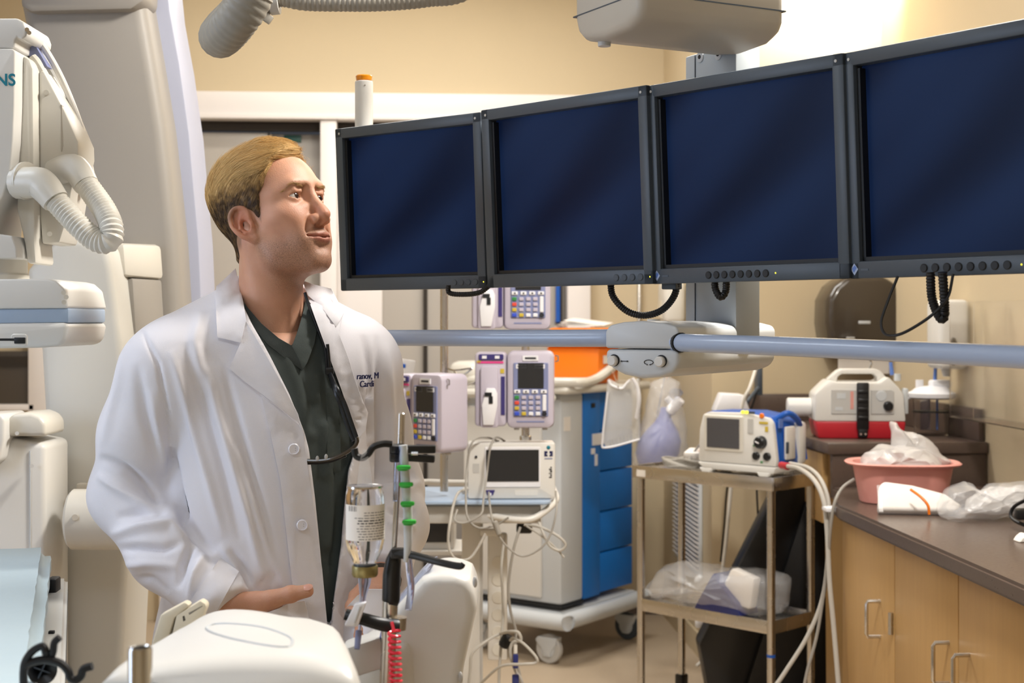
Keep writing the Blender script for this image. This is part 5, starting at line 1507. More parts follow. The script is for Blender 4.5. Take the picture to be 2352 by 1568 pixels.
# ------------------------------------------------------------------ the doctor
mat('coat_white', 'e6e4ea', .75, bump=.12, bs=900)
mat('scrub_green', '3f4745', .8, bump=.12, bs=700)
mat('scrub_dark', '363d3c', .8, bump=.1, bs=700)
mat('eye_white', 'd6cdc6', .15, coat=.5)
mat('iris_brown', '3b2213', .1, coat=1)
mat('pupil', '050404', .1, coat=1)
mat('button_pearl', 'eceaf0', .25, coat=.4)
mat('nail', 'd8a08c', .3, coat=.2)
mat('shoe', '2a2b2e', .5)
mat('watch_band', '4a4038', .4, .3)
TH = math.radians(28)
DPS = 2.5
bX = -RT * math.cos(TH) - FW * math.sin(TH)
bY = RT * math.sin(TH) - FW * math.cos(TH)
o0 = P(622, HZ, DPS)
MBODY = MX(((bX.x, bY.x, 0, o0.x), (bX.y, bY.y, 0, o0.y), (0, 0, 1, 0), (0, 0, 0, 1)))
PH, PT = math.radians(58), math.radians(16)
hX = -RT * math.cos(PH) - FW * math.sin(PH)
hY0 = RT * math.sin(PH) - FW * math.cos(PH)
hY = hY0 * math.cos(PT) + UP * math.sin(PT)
hZ = hX.cross(hY)
NOSE = P(756, 489, 2.44)
RH = MX((hX, hY, hZ)).transposed()
HO = NOSE - RH @ V((0, .119, -.022))
MHEAD = MX.Translation(HO) @ RH.to_4x4()
F32 = np.float32


def grid(lo, hi, h):
    n = [int(math.ceil((b - a) / h)) + 1 for a, b in zip(lo, hi)]
    ax = [np.arange(k, dtype=F32) * F32(h) + F32(a) for k, a in zip(n, lo)]
    return np.meshgrid(*ax, indexing='ij')


def ell(G, c, r, R=None):
    p = [g - F32(a) for g, a in zip(G, c)]
    if R is not None:
        p = [p[0] * F32(R[0][i]) + p[1] * F32(R[1][i]) + p[2] * F32(R[2][i]) for i in range(3)]
    k0 = np.sqrt(sum((q / F32(a)) ** 2 for q, a in zip(p, r)))
    k1 = np.sqrt(sum((q / F32(a * a)) ** 2 for q, a in zip(p, r))) + F32(1e-6)
    return k0 * (k0 - 1) / k1


def caps(G, a, b, ra, rb=None):
    rb = ra if rb is None else rb
    a, b = V(a), V(b)
    d = b - a
    L2 = max(d.length_squared, 1e-9)
    p = [g - F32(x) for g, x in zip(G, a)]
    t = np.clip((p[0] * F32(d.x) + p[1] * F32(d.y) + p[2] * F32(d.z)) / F32(L2), 0, 1)
    return np.sqrt(sum((q - t * F32(x)) ** 2 for q, x in zip(p, d))) - (F32(ra) + t * F32(rb - ra))


def smin(a, b, k):
    h = np.clip(F32(.5) + F32(.5) * (b - a) / F32(k), 0, 1)
    return b * (1 - h) + a * h - F32(k) * h * (1 - h)


def smax(a, b, k):
    return -smin(-a, -b, k)


def nets(D, lo, h):
    """naive surface nets: smooth closed quads of the zero level"""
    nx, ny, nz = D.shape
    S = D < 0
    cnt = np.zeros((nx - 1, ny - 1, nz - 1), F32)
    acc = np.zeros((3, nx - 1, ny - 1, nz - 1), F32)
    cor = [(i, j, k) for i in (0, 1) for j in (0, 1) for k in (0, 1)]
    sl = lambda c: (slice(c[0], nx - 1 + c[0]), slice(c[1], ny - 1 + c[1]), slice(c[2], nz - 1 + c[2]))
    for a in cor:
        for ax in range(3):
            if a[ax]:
                continue
            b = list(a)
            b[ax] = 1
            m = S[sl(a)] != S[sl(b)]
            idx = np.nonzero(m)
            da, db = D[sl(a)][idx], D[sl(b)][idx]
            t = da / (da - db)
            for q in range(3):
                acc[q][idx] += (t if q == ax else a[q])
            cnt[idx] += 1
    act = cnt > 0
    ids = -np.ones(cnt.shape, np.int64)
    ii = np.nonzero(act)
    ids[ii] = np.arange(len(ii[0]))
    vs = np.stack([(acc[q][ii] / cnt[ii] + ii[q]) * h + lo[q] for q in range(3)], 1)
    quads = []
    for ax in range(3):
        s0 = [slice(1, -1)] * 3
        s1 = [slice(1, -1)] * 3
        s0[ax] = slice(0, -1)
        s1[ax] = slice(1, None)
        A, B = S[tuple(s0)], S[tuple(s1)]
        for flip in (False, True):
            e = np.nonzero((A & ~B) if not flip else (~A & B))
            if not len(e[0]):
                continue
            c = [e[q] + (0 if q == ax else 1) for q in range(3)]
            u, v = [(1, 2), (2, 0), (0, 1)][ax]
            def cell(du, dv):
                k = [x.copy() for x in c]
                k[u] -= du
                k[v] -= dv
                return ids[k[0], k[1], k[2]]
            q = np.stack([cell(1, 1), cell(0, 1), cell(0, 0), cell(1, 0)], 1)
            quads.append(q if not flip else q[:, ::-1])
    return vs, np.concatenate(quads)


def relax(vs, q, it=2, lam=.5):
    n = len(vs)
    for _ in range(it):
        s = np.zeros_like(vs)
        c = np.zeros(n)
        for a, b in ((0, 1), (1, 2), (2, 3), (3, 0)):
            for x, y in ((a, b), (b, a)):
                np.add.at(s, q[:, x], vs[q[:, y]])
                np.add.at(c, q[:, x], 1)
        vs = vs + lam * (s / np.maximum(c, 1)[:, None] - vs)
    return vs


def xf(m, vs):
    R = np.array(m.to_3x3())
    return vs @ R.T + np.array(m.to_translation())


def proj(vs):
    r = vs - np.array(CAM)
    d = r @ np.array(FW)
    return 1176 + r @ np.array(RT) / d * FPX, HZ - r[:, 2] / d * FPX, d


def normals(vs, q):
    n = np.cross(vs[q[:, 2]] - vs[q[:, 0]], vs[q[:, 3]] - vs[q[:, 1]])
    out = np.zeros_like(vs)
    for k in range(4):
        np.add.at(out, q[:, k], n)
    return out / (np.linalg.norm(out, axis=1, keepdims=True) + 1e-12)


def polydist(px, py, poly):
    """signed distance in px to a closed outline, negative inside"""
    d = np.full(px.shape, 1e9)
    ins = np.zeros(px.shape, bool)
    n = len(poly)
    for i in range(n):
        x0, y0 = poly[i]
        x1, y1 = poly[(i + 1) % n]
        ex, ey = x1 - x0, y1 - y0
        t = np.clip(((px - x0) * ex + (py - y0) * ey) / max(ex * ex + ey * ey, 1e-9), 0, 1)
        d = np.minimum(d, (px - x0 - t * ex) ** 2 + (py - y0 - t * ey) ** 2)
        if y0 != y1:
            ins ^= ((y0 > py) != (y1 > py)) & (px < ex * (py - y0) / ey + x0)
    d = np.sqrt(d)
    return np.where(ins, -d, d)


def linedist(px, py, line):
    d = np.full(px.shape, 1e9)
    for (x0, y0), (x1, y1) in zip(line[:-1], line[1:]):
        ex, ey = x1 - x0, y1 - y0
        t = np.clip(((px - x0) * ex + (py - y0) * ey) / max(ex * ex + ey * ey, 1e-9), 0, 1)
        d = np.minimum(d, (px - x0 - t * ex) ** 2 + (py - y0 - t * ey) ** 2)
    return np.sqrt(d)


def linedist2(px, py, line):
    """distance in px to a traced line and the position along it, 0..1"""
    d = np.full(px.shape, 1e9)
    u = np.zeros(px.shape)
    ls = [math.dist(a, b) for a, b in zip(line[:-1], line[1:])]
    T_, acc_ = sum(ls), 0
    for (x0, y0), (x1, y1), l in zip(line[:-1], line[1:], ls):
        ex, ey = x1 - x0, y1 - y0
        t = np.clip(((px - x0) * ex + (py - y0) * ey) / max(l * l, 1e-9), 0, 1)
        k = (px - x0 - t * ex) ** 2 + (py - y0 - t * ey) ** 2
        m = k < d
        d = np.where(m, k, d)
        u = np.where(m, (acc_ + t * l) / T_, u)
        acc_ += l
    return np.sqrt(d), u


# ---------------------------------------------------------------- head
NBW = MBODY @ V((0, .012, 1.30))
NB = MHEAD.inverted() @ NBW


def head_sdf(G):
    x, y, z = G
    A = (np.abs(x), y, z)
    D = ell(G, (0, -.012, .046), (.0745, .098, .087))
    D = smin(D, ell(G, (0, .020, .032), (.064, .070, .070)), .03)
    D = smin(D, ell(G, (0, .028, -.020), (.058, .060, .072)), .025)
    D = smin(D, ell(G, (0, .031, -.062), (.044, .046, .042)), .03)
    D = smin(D, caps(A, (.055, .004, -.040), (.046, .026, -.074), .015, .014), .03)
    D = smin(D, caps(A, (.046, .026, -.074), (.014, .068, -.093), .014, .014), .03)
    D = smin(D, ell(G, (0, .0715, -.090), (.020, .016, .016)), .02)
    D = smin(D, ell(A, (.046, .050, -.010), (.019, .024, .017)), .022)
    D = smin(D, ell(A, (.030, .066, -.026), (.017, .018, .020)), .02)
    D = smin(D, ell(A, (.020, .070, -.056), (.021, .017, .020)), .02)
    D = smin(D, caps(A, (.008, .083, .037), (.034, .0765, .038), .0095, .009), .016)
    D = smin(D, caps(A, (.034, .0765, .038), (.052, .055, .030), .009, .008), .016)
    # eye sockets
    D = smax(D, -ell(A, (.031, .094, .0195), (.0175, .0175, .0125)), .014)
    D = smax(D, -ell(A, (.013, .094, .022), (.006, .012, .012)), .012)
    # nose
    D = smin(D, caps(G, (0, .084, .030), (0, .1035, -.008), .0072, .0085), .010)
    D = smin(D, ell(G, (0, .1065, -.0205), (.0120, .0125, .0112)), .010)
    D = smin(D, ell(A, (.0145, .0950, -.0260), (.0082, .0115, .0092)), .006)
    D = smin(D, caps(G, (0, .096, -.033), (0, .106, -.028), .0045), .006)
    D = smax(D, -ell(A, (.0082, .1000, -.0345), (.0046, .0085, .0066)), .003)
    D = smax(D, -caps(A, (.0225, .0900, -.030), (.0290, .0800, -.052), .0028), .010)
    # philtrum and lips
    D = smin(D, caps(A, (.0, .0945, -.0508), (.0120, .0905, -.0518), .0066, .0056), .007)
    D = smin(D, caps(A, (.0, .0920, -.0622), (.0120, .0885, -.0610), .0072, .0056), .007)
    D = smin(D, caps(A, (.0120, .0895, -.0556), (.0290, .0750, -.0535), .0066, .0036), .010)
    zc = F32(-.0568) + F32(.0052) * np.clip((A[0] - F32(.010)) / F32(.024), 0, 1) ** 1.5 - F32(.0012) * np.exp(-(A[0] / F32(.006)) ** 2)
    slit = np.maximum(np.maximum(np.abs(A[2] - zc) - F32(.0013), A[0] - F32(.0315)), np.maximum(-D - F32(.0045), F32(.04) - A[1]))
    D = smax(D, -slit, .0022)
    D = smax(D, -ell(G, (0, .0985, -.0750), (.017, .0085, .0055)), .010)
    # eyelids
    E = (.0315, .0705, .0195)
    lid = ell(A, E, (.0158, .0152, .0148))
    D = smin(D, lid, .0045)
    q = [A[0] - F32(E[0]), A[1], A[2] - F32(E[2])]
    ap = np.maximum(np.abs(q[0] - 0) / F32(.0152), 0)
    up = F32(.0060) * (1 - np.clip(ap, 0, 1) ** 2)
    dn = F32(-.0046) * (1 - np.clip(ap, 0, 1) ** 2)
    slit = np.maximum(np.maximum(q[2] - up, dn - q[2]), F32(.071) - A[1])
    D = np.maximum(D, -np.maximum(slit, ell(A, E, (.0165, .0178, .0160)) - F32(.004)))
    D = smin(D, caps(A, (.020, .0850, .0275), (.036, .0835, .0285), .0022, .0026), .005)
    D = smin(D, caps(A, (.036, .0835, .0285), (.046, .0725, .022), .0026, .002), .006)
    # ears
    w = V((math.cos(.42), math.sin(.42), 0))
    u = V((-math.sin(.42), math.cos(.42), 0))
    vv = (V((0, 0, 1)) - u * .30).normalized()
    u = vv.cross(w).normalized() if vv.cross(w).dot(u) > 0 else -vv.cross(w).normalized()
    EO = V((.0755, -.0020, -.0085))
    pt = lambda a, b, c=0: EO + u * a + vv * b + w * c
    R = [[u.x, vv.x, w.x], [u.y, vv.y, w.y], [u.z, vv.z, w.z]]
    e = ell(A, pt(-.003, .002, .0035), (.0170, .0300, .0048), R)
    hx = [tuple(q) for q in catmull([(.006, .000, .002), (.0125, .014, .003), (.009, .027, .005), (-.003, .0325, .0075), (-.0145, .026, .0105), (-.0200, .012, .012), (-.0190, -.004, .0115), (-.0135, -.018, .0095), (-.006, -.027, .006)], None, 3)]
    for a, b in zip(hx[:-1], hx[1:]):
        e = smin(e, caps(A, pt(*a), pt(*b), .0036, .0036), .003)
    ah = [(.002, .020, .004), (-.008, .012, .007), (-.010, -.002, .008), (-.006, -.013, .007), (.001, -.017, .005)]
    for a, b in zip(ah[:-1], ah[1:]):
        e = smin(e, caps(A, pt(*a), pt(*b), .0032), .003)
    e = smin(e, ell(A, pt(.0075, -.006, .005), (.0050, .0065, .0045), R), .003)
    e = smin(e, ell(A, pt(-.001, -.029, .003), (.0085, .0085, .0042), R), .005)
    e = smax(e, -ell(A, pt(-.001, -.002, .009), (.0068, .0112, .0120), R), .003)
    e = smax(e, -ell(A, pt(.005, -.007, .001), (.004, .004, .005), R), .003)
    e = smax(e, -caps(A, pt(-.002, .0245, .0095), pt(-.0140, .004, .0125), .0040), .003)
    D = smin(D, e, .006)
    # neck
    D = smin(D, caps(G, (0, -.026, -.045), tuple(NB), .054, .062), .025)
    D = smin(D, caps(A, (.052, -.030, -.030), tuple(V((NB.x * 0 + .016, NB.y + .045, NB.z + .055))), .013, .012), .022)
    return D


hh_ = .0021
hlo = (-.1, -.125, -.30)
G = grid(hlo, (.1, .135, .14), hh_)
HD = head_sdf(G)
# end the neck in the chest
zb3 = (G[2] < hlo[2] + hh_ * 2)
HD[zb3] = np.maximum(HD[zb3], .001)
hv, hq = nets(HD, hlo, hh_)
hv = relax(hv, hq, 1, .4)
HX, HY, HZl = hv[:, 0], hv[:, 1], hv[:, 2]
hairline = None


def sstep(a, b, x):
    t = np.clip((x - a) / (b - a), 0, 1)
    return t * t * (3 - 2 * t)


def hair_mask(x, y, z):
    """positive where hair grows (head space)"""
    ax_ = np.abs(x)
    # front hairline height falls at the temples, sideburn in front of the ear, nape below
    zf = np.where(y > .02, .092 - 1.4 * np.maximum(ax_ - .035, 0), 0.0)
    zf = .094 - .20 * np.clip((ax_ - .02) / .045, 0, 1) ** 2 * .30
    # boundary as function of y along the side
    side = np.interp(y, [-.12, -.06, -.030, -.016, -.002, .012, .020, .026, .031, .036, .046, .060, .1], [-.052, -.052, -.040, .000, .020, .016, -.004, -.012, .018, .034, .050, .092, .104])
    front = np.interp(ax_, [0, .02, .045, .07], [.106, .104, .092, .05])
    b = np.where(y > .03, np.maximum(np.minimum(side, front + .02), 0), side)
    b = b + 1.6 * np.maximum(y - np.where(x > -.012, .070, .045), 0) + .10 * sstep(.012, .045, -x) * sstep(.005, .04, y)
    return z - b


stub = sstep(-.028, -.062, HZl) * sstep(-.02, .03, HY) * (1 - sstep(-.118, -.150, HZl))
stub *= 1 - .75 * np.exp(-((HX / .03) ** 2 + ((HY - .07) / .03) ** 2 + ((HZl + .035) / .012) ** 2))
must = np.exp(-((HX / .021) ** 4 + ((HZl + .0435) / .0055) ** 2)) * (HY > .08)
side_b = np.exp(-(((np.abs(HX) - .068) / .02) ** 2 + ((HY - .012) / .012) ** 2 + ((HZl + .03) / .04) ** 2))
stub = np.clip(stub * .9 + must * .85 + side_b * .35, 0, 1)
lzc = -.0568 + .0052 * np.clip((np.abs(HX) - .010) / .024, 0, 1) ** 1.5
lw_ = np.clip(1 - (np.abs(HX) / .030) ** 2, 0, 1)
lips = (1 - sstep(.0060 * lw_ ** .7, .0060 * lw_ ** .7 + .0015, HZl - lzc)) * (1 - sstep(.0090 * lw_ ** .7, .0090 * lw_ ** .7 + .002, lzc - HZl)) * (np.abs(HX) < .031) * sstep(.066, .076, HY)
browm = np.exp(-((HZl - (.0345 + .004 * sstep(.012, .04, np.abs(HX)) - .010 * sstep(.04, .056, np.abs(HX)))) / .0042) ** 2) * sstep(.010, .016, np.abs(HX)) * (1 - sstep(.046, .056, np.abs(HX))) * sstep(.04, .06, HY)
scalp = sstep(-.006, .010, hair_mask(HX, HY, HZl)) * (1 - np.exp(-((np.abs(HX) - .08) / .012) ** 2 - ((HY + .002) / .022) ** 2 - ((HZl + .008) / .03) ** 2))
blush = np.exp(-((np.abs(HX) - .084) / .012) ** 2 - ((HY + .004) / .025) ** 2 - ((HZl + .006) / .035) ** 2) + .7 * np.exp(-(HX / .018) ** 2 - ((HY - .108) / .02) ** 2 - ((HZl + .02) / .014) ** 2) + .35 * np.exp(-((np.abs(HX) - .04) / .02) ** 2 - ((HY - .06) / .03) ** 2 - ((HZl + .015) / .02) ** 2)
head_w = xf(MHEAD, hv)

# ---------------------------------------------------------------- clothes as solids in body space


def torso(G):
    A = (np.abs(G[0]), G[1], G[2])
    D = ell(G, (0, .0, 1.21), (.154, .112, .27))
    D = smin(D, caps(A, (.03, -.012, 1.385), (.150, -.012, 1.362), .068, .057), .06)
    D = smin(D, caps(A, (.045, -.022, 1.435), (.135, -.018, 1.385), .050, .055), .06)
    D = smin(D, ell(G, (0, .012, .99), (.136, .112, .26)), .07)
    D = smin(D, ell(G, (0, .0, .86), (.170, .125, .22)), .07)
    return D


RA = [(.188, -.012, 1.360), (.212, -.050, 1.255), (.226, -.088, 1.150), (.185, .020, 1.065), (.128, .135, .985)]
LA = [(-.168, -.012, 1.360), (-.200, -.030, 1.25), (-.232, -.030, 1.140), (-.205, .050, 1.085), (-.150, .150, 1.022)]
RAR = [.076, .070, .066, .064, .050]


def arm(G, pts, rad, k):
    D = None
    for i in range(len(pts) - 1):
        c = caps(G, pts[i], pts[i + 1], rad[i], rad[i + 1])
        D = c if D is None else smin(D, c, k)
    return D


bh = .0044
blo, bhi = (-.34, -.24, .60), (.33, .27, 1.535)
G = grid(blo, bhi, bh)
T = torso(G)
flat = [g.ravel() for g in G]


def gproj(idx):
    p = np.stack([f[idx] for f in flat], 1).astype(np.float64)
    return proj(xf(MBODY, p))


coat = T - F32(.024)
coat = smin(coat, ell(G, (0, .012, .74), (.190, .152, .34)), .08)
kz = (F32(.012) + F32(.028) * np.clip((G[2] - F32(1.22)) / F32(.12), 0, 1)).astype(F32)


def sminv(a, b, k):
    h = np.clip(F32(.5) + F32(.5) * (b - a) / k, 0, 1)
    return b * (1 - h) + a * h - k * h * (1 - h)


coat = sminv(coat, arm(G, RA, RAR, .03), kz)
coat = sminv(coat, arm(G, LA, RAR, .03), kz)
# collar stand
coat = smin(coat, caps(G, (0, -.030, 1.40), (0, -.036, 1.485), .078, .066), .035)
coat = np.maximum(coat, F32(.66) - G[2])
# neck hole, tilted
nk = MBODY.inverted() @ (MHEAD @ V((0, -.03, -.10)))
coat = np.maximum(coat, -caps(G, (0, .012, 1.36), (nk.x, nk.y, nk.z + .05), .061, .064))
top = G[2] - F32(1.505) + G[1] * F32(.45)
coat = np.maximum(coat, top)
# cuffs cut square to the forearm
for pts in (RA, LA):
    a, b = V(pts[-2]), V(pts[-1])
    n = (b - a).normalized()
    e = b + n * .012
    pl = (G[0] - F32(e.x)) * F32(n.x) + (G[1] - F32(e.y)) * F32(n.y) + (G[2] - F32(e.z)) * F32(n.z)
    near = np.sqrt((G[0] - F32(b.x)) ** 2 + (G[1] - F32(b.y)) ** 2 + (G[2] - F32(b.z)) ** 2) - F32(.10)
    tor = T - F32(.024)
    coat = np.maximum(coat, np.minimum(np.where(near < 0, pl, -1), tor)) if False else np.where((near < 0) & (tor > .0), np.maximum(coat, pl), coat)
C4 = lambda pts: [(200 + .5614 * a, 600 + .5612 * b) for a, b in pts]
OPEN = [(556, 690), (580, 745), (620, 820), (662, 905), (696, 992), (706, 1030), (722, 1150), (740, 1320), (757, 1480), (762, 1800), (757, 1800), (752, 1480), (766, 1370), (786, 1250), (794, 1150), (800, 1080), (822, 1010), (818, 950), (795, 880), (765, 800), (742, 742), (712, 690), (692, 655), (690, 560), (545, 560), (545, 640)]
coat_full = coat.copy()
idx = np.nonzero((np.abs(coat).ravel() < .05) & (G[1].ravel() > .0))[0]
px_, py_, d_ = gproj(idx)
cutd = polydist(px_, py_, OPEN) / (FPX / d_)
cf = coat.ravel()
cf[idx] = np.maximum(cf[idx], -cutd.astype(F32))
coat = cf.reshape(coat.shape)
cv, cq = nets(coat, blo, bh)
cv = relax(cv, cq, 2, .5)
cw = xf(MBODY, cv)
# folds: traced ridge (+) and valley (-) lines pressed into the cloth
FOLDS = [(+7, 13, [(340, 360), (420, 620), (500, 900), (560, 1130)]), (-6, 12, [(400, 330), (470, 560), (555, 860), (630, 1150)]), (+8, 14, [(480, 420), (560, 700), (660, 1050), (720, 1300)]),
         (-7, 12, [(560, 430), (640, 760), (720, 1050), (790, 1320)]), (+6, 12, [(610, 740), (720, 1100), (800, 1330)]), (-16, 12, [(340, 760), (365, 920), (400, 1060), (450, 1130), (520, 1200)]),
         (-7, 12, [(580, 1180), (640, 1260), (690, 1360)]), (+5, 12, [(540, 1160), (600, 1230), (640, 1330)]), (+5, 16, [(470, 200), (440, 330), (470, 480)]),
         (-5, 6, [(220, 275), (290, 420), (325, 600), (342, 780)]), (+5, 14, [(150, 330), (110, 560), (60, 760)]), (-7, 15, [(205, 420), (235, 620), (300, 820)]), (+6, 14, [(270, 520), (290, 700), (330, 900)]),
         (-12, 13, [(50, 800), (150, 845), (240, 915), (300, 990)]), (+9, 14, [(40, 870), (130, 925), (215, 985), (290, 1030)]), (-9, 12, [(120, 1050), (220, 1020), (330, 1025)]),
         (+9, 13, [(90, 1120), (220, 1085), (340, 1070), (400, 1130)]), (-9, 12, [(80, 1185), (200, 1175), (310, 1180), (390, 1150)]), (+7, 13, [(120, 1250), (250, 1235), (370, 1250)]),
         (-10, 11, [(370, 1340), (395, 1240), (430, 1165), (415, 1130)]), (+9, 12, [(420, 1390), (440, 1280), (480, 1190)]), (-5, 12, [(160, 1300), (260, 1300), (330, 1360)]),
         (-8, 10, [(1185, 300), (1195, 560), (1185, 800)]), (+6, 12, [(1230, 330), (1240, 560), (1260, 800)]), (-8, 12, [(1180, 890), (1270, 880), (1340, 870)]), (+8, 14, [(1200, 930), (1300, 940), (1370, 900)]),
         (-8, 12, [(1220, 1010), (1300, 1030), (1350, 1020)]), (+7, 13, [(1230, 1070), (1300, 1090), (1350, 1080)]), (-6, 12, [(1130, 300), (1150, 420), (1160, 560)])]


def press(cw, cq):
    nrm = normals(cw, cq)
    px_, py_, d_ = proj(cw)
    vd = cw - np.array(CAM)
    vd /= np.linalg.norm(vd, axis=1, keepdims=True)
    facing = np.clip(-(nrm * vd).sum(1) * 2, 0, 1)
    disp = np.zeros(len(cw))
    for a, s_, ln in FOLDS:
        k, t = linedist2(px_, py_, C4(ln))
        disp += a * .0014 * np.exp(-(k / (s_ * .8)) ** 2) * np.sin(np.pi * t) ** .7
    nz = np.array([mnoise.noise(V((p[0] * 9, p[1] * 9, p[2] * 5))) for p in cw]) * .004
    return cw + nrm * (disp * facing + nz)[:, None]


cw = press(cw, cq)
fv, fq = nets(coat_full, blo, bh)
fw_ = press(xf(MBODY, relax(fv, fq, 2, .5)), fq)

# scrubs
G2 = G
scr = T - F32(.008)
scr = np.maximum(scr, F32(.80) - G[2])
scr_full = scr.copy()
VN = [(520, 560), (552, 680), (566, 702), (600, 745), (640, 778), (671, 795), (685, 755), (697, 715), (704, 680), (720, 560)]
idx = np.nonzero((np.abs(scr).ravel() < .03) & (G[1].ravel() > -.02))[0]
px_, py_, d_ = gproj(idx)
sf_ = scr.ravel()
sf_[idx] = np.maximum(sf_[idx], -(polydist(px_, py_, VN) / (FPX / d_)).astype(F32))
scr = sf_.reshape(scr.shape)
scr = np.maximum(scr, -caps(G, (0, .012, 1.36), (nk.x, nk.y, nk.z), .0615, .06))
sv, sq_ = nets(scr, blo, bh)
sv = relax(sv, sq_, 2, .5)
swd = xf(MBODY, sv)
SF = [(+6, 13, [(745, 980), (760, 1100), (750, 1250)]), (-6, 12, [(725, 930), (735, 1050), (725, 1200)]), (+4, 10, [(730, 860), (728, 960), (738, 1050)]), (-5, 10, [(770, 1080), (775, 1180), (765, 1300)]), (+4, 14, [(660, 820), (690, 900), (715, 1000)]), (-4, 9, [(700, 830), (706, 900), (716, 980)])]
nr = normals(swd, sq_)
px_, py_, d_ = proj(swd)
dd_ = np.zeros(len(swd))
for a, s_, ln in SF:
    dd_ += a * .001 * np.exp(-(linedist(px_, py_, ln) / s_) ** 2)
swd = swd + nr * dd_[:, None]

# skin under the clothes, arms and hands
skin = smin(T + F32(.003), caps(G, (0, .000, 1.45), (0, .026, 1.388), .046, .050), .03)
skin = smax(skin, G[2] - F32(1.445), .05)
kv, kq = nets(skin[::2, ::2, ::2], blo, bh * 2)
kw = xf(MBODY, relax(kv, kq, 2))


def bvh(vs, q):
    return BVHTree.FromPolygons([tuple(v) for v in vs], [tuple(int(i) for i in f) for f in q])


sfv, sfq = nets(scr_full, blo, bh)
BC, BS = bvh(fw_, fq), bvh(swd, sq_)
BSF = bvh(xf(MBODY, relax(sfv, sfq, 2, .5)), sfq)


def hit(tree, px, py, off=0):
    d = (P(px, py, 1) - CAM).normalized()
    h = tree.ray_cast(CAM, d)
    if h[0] is None:
        return None
    return h[0] - d * off


def onc(px, py, off=.004, tree=None):
    """surface point under a pixel; beside the cloth, the depth of the nearest hit"""
    tree = BC if tree is None else tree
    p = hit(tree, px, py, off)
    r = 6
    while p is None and r < 120:
        for k in range(12):
            q = hit(tree, px + r * math.cos(k * .5236), py + r * math.sin(k * .5236), off)
            if q is not None:
                return P(px, py, (q - CAM).dot(FW))
        r += 6
    return p if p is not None else P(px, py, 2.4)


def drape(name, poly, material, parent, off=.006, thick=.0025, tree=None, step=9, curl=None, smooth=2, maxjump=None):
    """cloth patch: an outline laid on the garment below it, with its own thickness"""
    poly = [V((x, y)) for x, y in poly]
    per = []
    for a, b in zip(poly, poly[1:] + poly[:1]):
        k = max(1, int((b - a).length / step))
        per += [a.lerp(b, i / k) for i in range(k)]
    pa = np.array([(p.x, p.y) for p in per])
    x0, y0 = pa.min(0)
    x1, y1 = pa.max(0)
    gx, gy = np.meshgrid(np.arange(x0, x1, step), np.arange(y0, y1, step), indexing='ij')
    gx, gy = gx.ravel() + (np.arange(gx.size) % 2) * .01, gy.ravel()
    ok = polydist(gx, gy, [tuple(p) for p in per]) < -step * .45
    pts = per + [V((a, b)) for a, b in zip(gx[ok], gy[ok])]
    n = len(per)
    vo, eo, fo = delaunay_2d_cdt(pts, [(i, (i + 1) % n) for i in range(n)], [], 1, 1e-4)[:3]
    dep = []
    for p in vo:
        q = onc(p.x, p.y, 0, tree)
        dep.append((q - CAM).dot(FW))
    dep = np.array(dep)
    nb = [[] for _ in vo]
    for f in fo:
        for i in range(3):
            nb[f[i]] += [f[(i + 1) % 3], f[(i + 2) % 3]]
    for _ in range(smooth):
        dep = np.array([np.mean([dep[j] for j in nb[i]] + [dep[i]]) if nb[i] else dep[i] for i in range(len(vo))])
    vs = []
    for p, d in zip(vo, dep):
        o_ = off(p.x, p.y) if callable(off) else off
        vs.append(P(p.x, p.y, d - o_))
    bm = bmesh.new()
    bv = [bm.verts.new(v) for v in vs]
    for f in fo:
        try:
            bm.faces.new([bv[i] for i in f])
        except ValueError:
            pass
    bmesh.ops.recalc_face_normals(bm, faces=list(bm.faces))
    # towards the camera
    if sum((f.normal.dot(f.calc_center_median() - CAM)) for f in bm.faces) > 0:
        bmesh.ops.reverse_faces(bm, faces=list(bm.faces))
    bm.normal_update()
    geo = bmesh.ops.extrude_face_region(bm, geom=list(bm.faces))
    for v in [g for g in geo['geom'] if isinstance(g, bmesh.types.BMVert)]:
        v.co -= FW * thick
    bmesh.ops.recalc_face_normals(bm, faces=list(bm.faces))
    return part(name, bm, material, parent, world=True, ang=50)


# right hand: thumb outside the pocket, four fingers curled inside it
def pd(px, py, off):
    q = onc(px, py, 0)
    return P(px, py, (q - CAM).dot(FW) - off)


wr = MBODY @ V(RA[-1])
fa = MBODY @ V(RA[-2])
HPT = {'w': P(515, 1392, 2.328), 'p': P(590, 1398, 2.322), 'cmc': P(560, 1385, 2.316), 'mcp': P(622, 1376, 2.312), 'ip': P(668, 1364, 2.312), 'tip': P(706, 1357, 2.314)}
chains = [[HPT['cmc'], HPT['mcp'], HPT['ip'], HPT['tip']]]
rads = [[.0170, .0150, .0130, .0105]]
for k in range(4):
    b0 = P(628 - k * 16, 1398 + k * 14, 2.325)
    c1 = b0 + (P(690, 1440, 2.335) - P(628, 1400, 2.325)) * (.62 - .05 * k)
    c2 = c1 + (P(700, 1490, 2.34) - P(670, 1450, 2.33)) * .55
    c3 = c2 + (P(680, 1530, 2.345) - P(690, 1490, 2.34)) * .5
    chains.append([b0, c1, c2, c3])
    rads.append([.0105, .0092, .0082, .0072])


